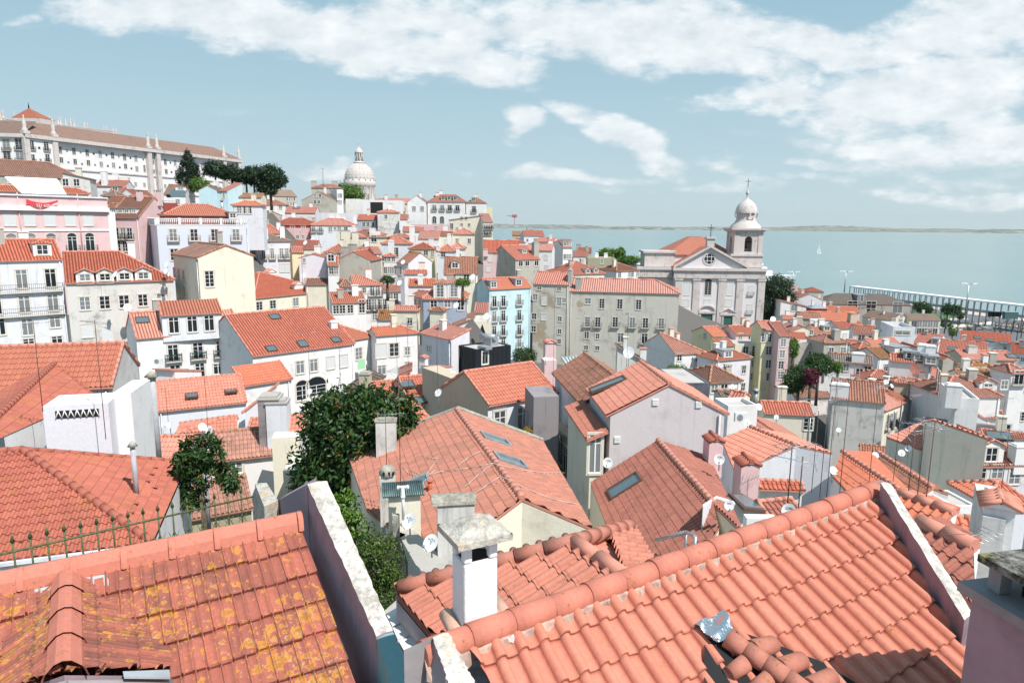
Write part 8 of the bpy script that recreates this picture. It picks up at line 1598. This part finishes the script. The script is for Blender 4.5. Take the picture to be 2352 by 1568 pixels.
 for q,d,h_,lb,az in((Z('v',240,400),25,2.3,'thin aerial on the soot-blackened chimney',10),(Z('v',308,470),24,4.4,'tall comb aerial over the centre roof',60),(Z('o',618,1160),25,3.2,'grid aerial in front of the flat-tiled roof',30),(Z('o',1545,1568),25.5,4.4,'dark red aerial mast against the white roof box',165),(Z('p',1068,1180),45,5.3,'white masted aerial before the peach roof',170),(Z('p',487,1110),50,2.6,'short aerial on the shaded white wall',20),(Z('f',1405,1060),39,5.6,'tall aerial rising from the pink hip roof',40),(Z('f',1300,830),50,5.2,'aerial with long arm left of the ribbed roof',10),(Z('f',1670,870),49,5.5,'crowded aerial mast over the open rooflight',170),(Z('f',775,790),60,5.,'aerial cluster left of the centre',10),(Z('f',495,760),66,5.2,'aerial at the skylight house wall',10),(Z('f',1660,640),76,4.,'thin aerial before the lavender blank gable',20),(Z('g',375,640),50,8.5,'very tall aerial at the dark street corner',175),(Z('g',685,270),62,3.4,'aerial before the beige block with long arms',160),(Z('g',1052,370),58,4.6,'dark aerial beside the big pole dish',80),(Z('h',180,1170),15.5,1.5,'rusty aerial with a bent bracket behind the nearest ridge',15),(Z('h',275,1275),15,1.4,'thin rod aerial beside the lettered dish',150),(Z('h',405,1010),27,3.2,'aerial leaning over the white gable',160),(Z('h',480,1060),27,4.,'second aerial over the white gable',20),(Z('h',540,1090),28,5.2,'third aerial over the white gable',90),(Z('h',660,1060),26,4.8,'pale mast over the canal tiled roof',150),(Z('h',925,1010),30,4.8,'tall black aerial by the parapet top',20),(Z('h',1150,960),32,5.2,'tall leaning aerial behind the parapet',100),(Z('h',1280,670),42,3.6,'aerial in front of the wide hipped roof',20),(Z('h',1275,1190),21,2.6,'left rusty mast of three beyond the parapet',10),(Z('h',1355,1250),20,2.9,'middle rusty mast of three beyond the parapet',170),(Z('h',1435,1280),19.5,2.9,'right rusty mast of three beyond the parapet',100),(Z('h',600,570),52,4.,'aerial by the terrace door roofs',30),(Z('h',320,560),50,3.,'aerial among the small terraces',10),(Z('h',120,225),84,5.,'slender pole in front of the garden trees',90),(Z('h',2150,1000),30,2.6,'aerial before the three-window house',10),(Z('h',2140,520),56,3.,'aerial at the white wall on the far right',10),(Z('u',640,640),10.5,.5,'fallen comb aerial lying over the parapet roofs',20),(Z('b',430,1230),102,4.5,'aerial on the cream house ridge',10),(Z('b',618,330),245,6.,'aerial on the tall pale hill house',10),(Z('e',2180,255),92,3.,'aerial on the yellow gable wall',10)):
  Ar(q,d,h_,lb,az=az,L=1.0 if d<60 else 1.6,n=8 if d<60 else 5)
 for q,d,h_,r_,lb in((Z('q',270,745),37,4.9,.19,'tall grey vent pipe with an ochre stained cap'),(Z('q',995,1600),30,2.9,.13,'slim grey vent pipe before the mossy roof')):
  p=pd(q,d);rt=thing('vent_pipe',p,lb,'vent pipe');m=MB();m.tube(p-KZ*.5,p+KZ*h_,r_,n=12);m.build('pipe',T['pipe'],rt);m=MB();m.tube(p+KZ*h_,p+KZ*(h_+.3),r_*2,r_*.4,n=12);m.build('cowl',T['moss_wall'],rt)
 for q,d,w_,lb in((Z('e',1453,1020),77.2,1.0,'air conditioner on the balcony house wall'),(Z('k',2275,470),21.5,1.0,'air conditioner by the low gable wall behind the nearest ridge'),(Z('g',2100,845),50,.9,'air conditioner on the white parapet wall')):
  p=pd(q,d);rt=thing('air_conditioner',p,lb,'air conditioner');m=MB();m.box(p-A3(w_/2,.15,.35),A3(w_,0,0),A3(0,.35,0),KZ*.7);m.build('casing',T['frame'],rt);m=MB();n_=16;m.poly([p+A3(.26*math.cos(6.283*k/n_)*w_-.1,-.16,.26*math.sin(6.283*k/n_))for k in range(n_)][::-1]);m.build('fan_grille',T['zinc'],rt)
 H=HOUSES['L3'];P=pd(Z('a',1630,888),160);rt=thing('solar_panel',P,'dark solar water heater on a roof before the pale gable','solar panel');m=MB();slab(m,[P+A3(-1.6,0,0),P+A3(1.9,0,0),P+A3(1.2,1.2,1.5),P+A3(-2.3,1.2,1.5)],.15);m.build('panel',T['glassb'],rt);m=MB();m.tube(P+A3(-3,1.2,.2),P+A3(-1.8,1.2,.2),.4,n=10);m.build('tank',T['black'],rt)
 P=pd(Z('a',375,862),108);rt=thing('greenhouse',P,'tilting glazed frame on the attic of the pink building','glasshouse');e=A3(math.cos(R(40)),math.sin(R(40)),0);n=A3(-e[1],e[0],0);m=MB();a_,b_,c_,d_=P-e*2.4,P+e*3.4,P+e*2.4+n*1.2+KZ*2.4,P-e*4.2+n*1.2+KZ*2.4;slab(m,[a_,b_,c_,d_],.1);m.poly([a_,b_,b_-KZ*2,a_+A3(.5,0,-2)]);m.build('glazing',simple('milky_glass',(.42,.46,.50),.25),rt);m=MB()
 for k in range(11):t=k/10;m.tube(a_*(1-t)+b_*t,d_*(1-t)+c_*t,.07,n=4)
 m.tube(a_,b_,.08,n=4);m.tube(d_,c_,.08,n=4);m.build('frame',T['frame'],rt)
 p=pd(Z('e',1722,1112),76.5);m=MB();
 for k in range(16):a0,a1=6.283*k/16,6.283*(k+1)/16;m.tube(p+A3(math.cos(a0),0,math.sin(a0))*.38,p+A3(math.cos(a1),0,math.sin(a1))*.38,.12,n=8)
 o=m.build('life_ring',T['frame']);tag(o,'white life ring hanging on the balcony house wall','life ring')
 m=MB()
 H=HOUSES['G']
 for q in((1315,708),(1712,730),(965,1052)):
  P,e,n=H.facept('f',q);m=MB()
  for k in range(4):m.box(P-e*.16-n*.07+KZ*(-.16+.09*k),e*.32,n*.06,KZ*.05)
  m.box(P-e*.17-n*.03-KZ*.18,e*.34,n*.03,KZ*.38);m.build('wall_vent',T['frame'],H.root)
def setting():
 ZW=-50.
 G=np.array(GROUND);xs=np.linspace(-330,360,116);ys=np.linspace(-20,720,124)
 def shore(x):
  return np.interp(x,[-400,-60,20,60,120,200,400],[1200,760,520,420,330,265,180])
 V=[];
 for y in ys:
  for x in xs:
   dd=np.hypot(G[:,0]-x,G[:,1]-y)+2.;w=1/dd**3;z=(w*G[:,2]).sum()/w.sum();near=dd.argmin()
   s=(y-(shore(x)-95))/55;s=min(1,max(0,s));z=z*(1-s)+(-46.)*s
   if y>shore(x):z=-58
   V.append((x,y,z-.4))
 nx=len(xs);F_=[(j*nx+i,j*nx+i+1,(j+1)*nx+i+1,(j+1)*nx+i)for j in range(len(ys)-1)for i in range(nx-1)]
 m=MB();m.arrays(V,F_,smooth=True);struct('ground',m,plaster('street_paving',(.13,.12,.115),dirt=.6))
 def flat(name,pts,z,mat,th=0):
  m=MB();P=[pz(Z('d',*q),z)for q in pts];slab(m,P,th or.3);return struct(name,m,mat)
 flat('quay',[(700,690),(1300,700),(1700,790),(2600,905),(2700,1150),(1500,1150),(600,800)],-46.1,simple('asphalt_quay',(.13,.135,.15),.9,noise=.15,nscale=.3),3)
 flat('promenade',[(1290,700),(1700,770),(2600,880),(2600,912),(1700,800),(1300,735)],-45.9,simple('pale_paving',(.50,.42,.36),.9,noise=.1,nscale=.5),2)
 flat('lawn',[(1310,780),(1500,800),(1660,808),(1790,855),(1560,862),(1320,815)],-45.85,simple('lawn_green',(.06,.14,.03),.95,noise=.25,nscale=.6))
 for nm,q in(('path',[(1600,925),(2060,885),(2080,905),(1640,945)]),('kerb_strip',[(1600,862),(1800,852),(1840,860),(1620,870)]),('road_line',[(1580,935),(2000,985),(2000,990),(1580,942)]),('road_marking',[(2050,900),(2600,960),(2600,966),(2050,905)]),('kerb',[(2090,930),(2600,1010),(2600,1016),(2090,936)])):flat(nm,q,-45.8,T['w_cream'])
 m=MB();m.box((-20000,60,ZW-1),(40000,0,0),(0,14000,0),(0,0,1));t=NT('river_water');b=t.b;b.inputs['Base Color'].default_value=(.13,.22,.22,1);b.inputs['Roughness'].default_value=.22;b.inputs['Specular IOR Level'].default_value=.35
 P=t.pos();n1=t.noise(t.scale(P,(.05,.12,.1)),1,5,.6);n2=t.noise(t.scale(P,(.004,.011,.1)),1,4,.6);t.val(b.inputs['Base Color'],t.mix(t.mapr(n2,.35,.65),(.12,.215,.22),(.16,.25,.25)));t.bump(n1,.35,.35)
 struct('river',m,t.m)
 m=MB();rng=np.random.default_rng(3);ridge=lambda x,s:26+16*math.sin(x/900+s)+9*math.sin(x/310+s*2)
 def shoreband(name,y0,x0,x1,hs,mat,dy=900,s=0,nn=240):
  m=MB();V=[];n=nn
  for i in range(n+1):
   x=x0+(x1-x0)*i/n;h=max(4,hs*(ridge(x,s)/40+rng.uniform(-.06,.1)));fade=min(1,(x-x0)/1500,)if x0>-4000 else 1;h*=max(.15,fade)
   V+=[(x,y0+30*math.sin(x/700),ZW-.5),(x,y0+60,ZW+h*.35),(x,y0+dy*.5,ZW+h),(x,y0+dy,ZW)]
  m.arrays(V,[[4*i+c,4*i+c+1,4*i+c+5,4*i+c+4]for i in range(n)for c in range(3)],smooth=False);struct(name,m,mat)
 fm=NT('far_shore');Pn=fm.noise(fm.scale(fm.pos(),(.012,.004,.05)),1,5,.7);fm.val(fm.b.inputs['Base Color'],fm.mix(fm.mapr(Pn,.45,.62),(.055,.085,.05),(.36,.32,.28)));fm.b.inputs['Roughness'].default_value=1
 shoreband('far_shore',7600,-200,9000,34,fm.m,s=1.1);shoreband('far_hills',9800,-3000,11000,55,fm.m,dy=1800,s=2.3)
 rt=thing('bridge',(-900,9300,ZW),'very faint long bridge on the horizon left of the far shore','bridge');m=MB();m.box((-1200,9200,ZW+22),(4200,0,0),(0,20,0),(0,0,6));m.build('deck',T['concrete'],rt)
 for k in range(36):
  m=MB();m.box((-1200+118*k,9203,ZW),(9,0,0),(0,12,0),(0,0,23));m.build('pier',T['concrete'],rt)
 SUN_EL,SUN_AZ=54.,136.
 sv=A3(math.sin(R(SUN_AZ))*math.cos(R(SUN_EL)),math.cos(R(SUN_AZ))*math.cos(R(SUN_EL)),math.sin(R(SUN_EL)))
 if HAZE:
  m=MB();m.box((-21000,-600,ZW-6),(42000,0,0),(0,15500,0),(0,0,260));hm=bpy.data.materials.new('haze_air');hm.use_nodes=True;nt=hm.node_tree;nt.nodes.clear();o=nt.nodes.new('ShaderNodeOutputMaterial');v=nt.nodes.new('ShaderNodeVolumePrincipled')
  v.inputs['Color'].default_value=(.93,.97,.99,1);v.inputs['Density'].default_value=HAZE;v.inputs['Anisotropy'].default_value=.2;nt.links.new(v.outputs[0],o.inputs['Volume']);h=m.build('haze',hm);h['kind']='stuff'
 w=bpy.data.worlds.new('World');SC.world=w;w.use_nodes=True;t=NT('',w.node_tree);bg=[x for x in t.n if x.type=='BACKGROUND'][0]
 sky=t.new('ShaderNodeTexSky',sky_type='NISHITA');sky.sun_disc=False;sky.sun_elevation=R(SUN_EL);sky.sun_rotation=R(SUN_AZ);sky.altitude=60;sky.air_density=1.0;sky.dust_density=1.6;sky.ozone_density=1.2
 tc=t.new('ShaderNodeTexCoord');x,y,z=t.sep(tc.outputs['Generated'])
 ya=t.math('MAXIMUM',t.math('ABSOLUTE',y),.02);px_=t.math('DIVIDE',x,ya);pz_=t.math('DIVIDE',z,ya);vec=t.comb(px_,t.math('MULTIPLY',pz_,1.9),0)
 fwd=t.mapr(y,0,.15)
 el=t.mapr(z,0,.42);grad=t.mix(t.math('POWER',el,.7),(8.6,10.6,11.2),(3.7,6.9,8.9));base=t.mix(.85,sky.outputs[0],grad)
 wp_=t.new('ShaderNodeTexNoise');t.l.new(vec,wp_.inputs['Vector']);wp_.inputs['Scale'].default_value=4.;wp_.inputs['Detail'].default_value=4;wx_,wy_,_=t.sep(wp_.outputs['Color']);px2=t.math('ADD',px_,t.math('MULTIPLY',t.math('SUBTRACT',wx_,.5),.22));pz2=t.math('ADD',pz_,t.math('MULTIPLY',t.math('SUBTRACT',wy_,.5),.12))
 nA=t.noise(t.scale(vec,(1,1.25,1)),7.5,9,.63);nB=t.noise(t.scale(vec,(1,1,1)),17,6,.6);nn=t.math('ADD',t.math('MULTIPLY',nA,.72),t.math('MULTIPLY',nB,.28))
 mask=None
 for(qx,qy,rx,ry,st_,tl)in CLOUDS:
  r0=ray((qx,qy));ux,uz=r0[0]/r0[1],r0[2]/r0[1];fx,fz=rx/1568.,ry/1568.
  dx=t.math('SUBTRACT',px2,float(ux));dz=t.math('SUBTRACT',pz2,float(uz));dz=t.math('SUBTRACT',dz,t.math('MULTIPLY',dx,float(tl)))
  a_=t.math('DIVIDE',dx,float(fx));b_=t.math('DIVIDE',dz,float(fz));r_=t.math('ADD',t.math('MULTIPLY',a_,a_),t.math('MULTIPLY',b_,b_))
  k=t.math('MULTIPLY',t.math('SUBTRACT',1,t.mapr(r_,0,1.9)),st_);mask=k if mask is None else t.math('MAXIMUM',mask,k)
 dens=t.math('MULTIPLY',t.mapr(t.math('ADD',nn,t.math('MULTIPLY',mask,.42)),.60,.82,smooth=True),fwd)
 wisp=t.math('MULTIPLY',t.mapr(t.noise(t.scale(vec,(1,3.2,1)),4,6,.6),.56,.78,smooth=True),.22)
 dens=t.math('MAXIMUM',dens,wisp);shade=t.mapr(nB,.3,.75,0,1)
 cc=t.mix(shade,(9.6,10.4,11.0),(14.0,14.2,14.2));fin=t.mix(t.math('MULTIPLY',dens,.86),base,cc);t.l.new(fin,bg.inputs[0]);bg.inputs[1].default_value=SKYS
 L=bpy.data.lights.new('sun','SUN');L.energy=SUNE;L.angle=R(.53);L.color=(1.,.95,.88);lo=bpy.data.objects.new('sun',L);COL.objects.link(lo);lo.rotation_mode='QUATERNION';lo.rotation_quaternion=Vector(tuple(sv)).to_track_quat('Z','Y');lo.location=(0,0,100)
 cam=bpy.data.cameras.new('camera');cam.lens=24.;cam.sensor_width=36.;cam.clip_end=60000;cam.clip_start=.1;co=bpy.data.objects.new('camera',cam);COL.objects.link(co)
 right=CX*math.cos(RO)+CU*math.sin(RO);upv=-CX*math.sin(RO)+CU*math.cos(RO);f=-CF
 co.matrix_world=Matrix(((right[0],upv[0],f[0],0),(right[1],upv[1],f[1],0),(right[2],upv[2],f[2],0),(0,0,0,1)));SC.camera=co
 SC.view_settings.view_transform='Standard';SC.view_settings.look='None';SC.view_settings.gamma=1;SC.view_settings.exposure=EXPO;SC.view_settings.use_curve_mapping=False
 SC.cycles.max_bounces=4;SC.cycles.diffuse_bounces=2;SC.cycles.volume_bounces=0;SC.cycles.transparent_max_bounces=4;SC.cycles.use_denoising=True
CLOUDS=[(420,20,260,55,.9,-.1),(700,60,420,80,1.0,-.14),(1010,110,260,65,.9,-.12),(1420,60,380,75,.95,.0),(1650,130,260,60,.9,-.15),(1900,90,260,45,.7,-.1),(2240,60,260,75,.95,.15),(1750,225,170,50,.9,.1),(2150,220,330,80,.95,.12),(1203,282,56,42,.85,0),(1335,270,60,34,.8,-.3),(1450,325,130,40,.85,-.4),(2180,330,420,42,.75,.05),(2050,385,340,28,.6,0),(2250,440,300,22,.5,0),(1300,392,230,18,.65,0),(780,385,190,18,.6,0),(1650,420,320,16,.45,0),(60,30,60,14,.5,0)]
HAZE=0.00004;SKYS=.066;SUNE=5.0;EXPO=0.25
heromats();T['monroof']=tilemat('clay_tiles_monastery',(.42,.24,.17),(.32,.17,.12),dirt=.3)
town();town2();heroes();big_things();extras();setting()
print('OBJECTS',len(bpy.data.objects),'POLYS',sum(len(m.polygons)for m in bpy.data.meshes))
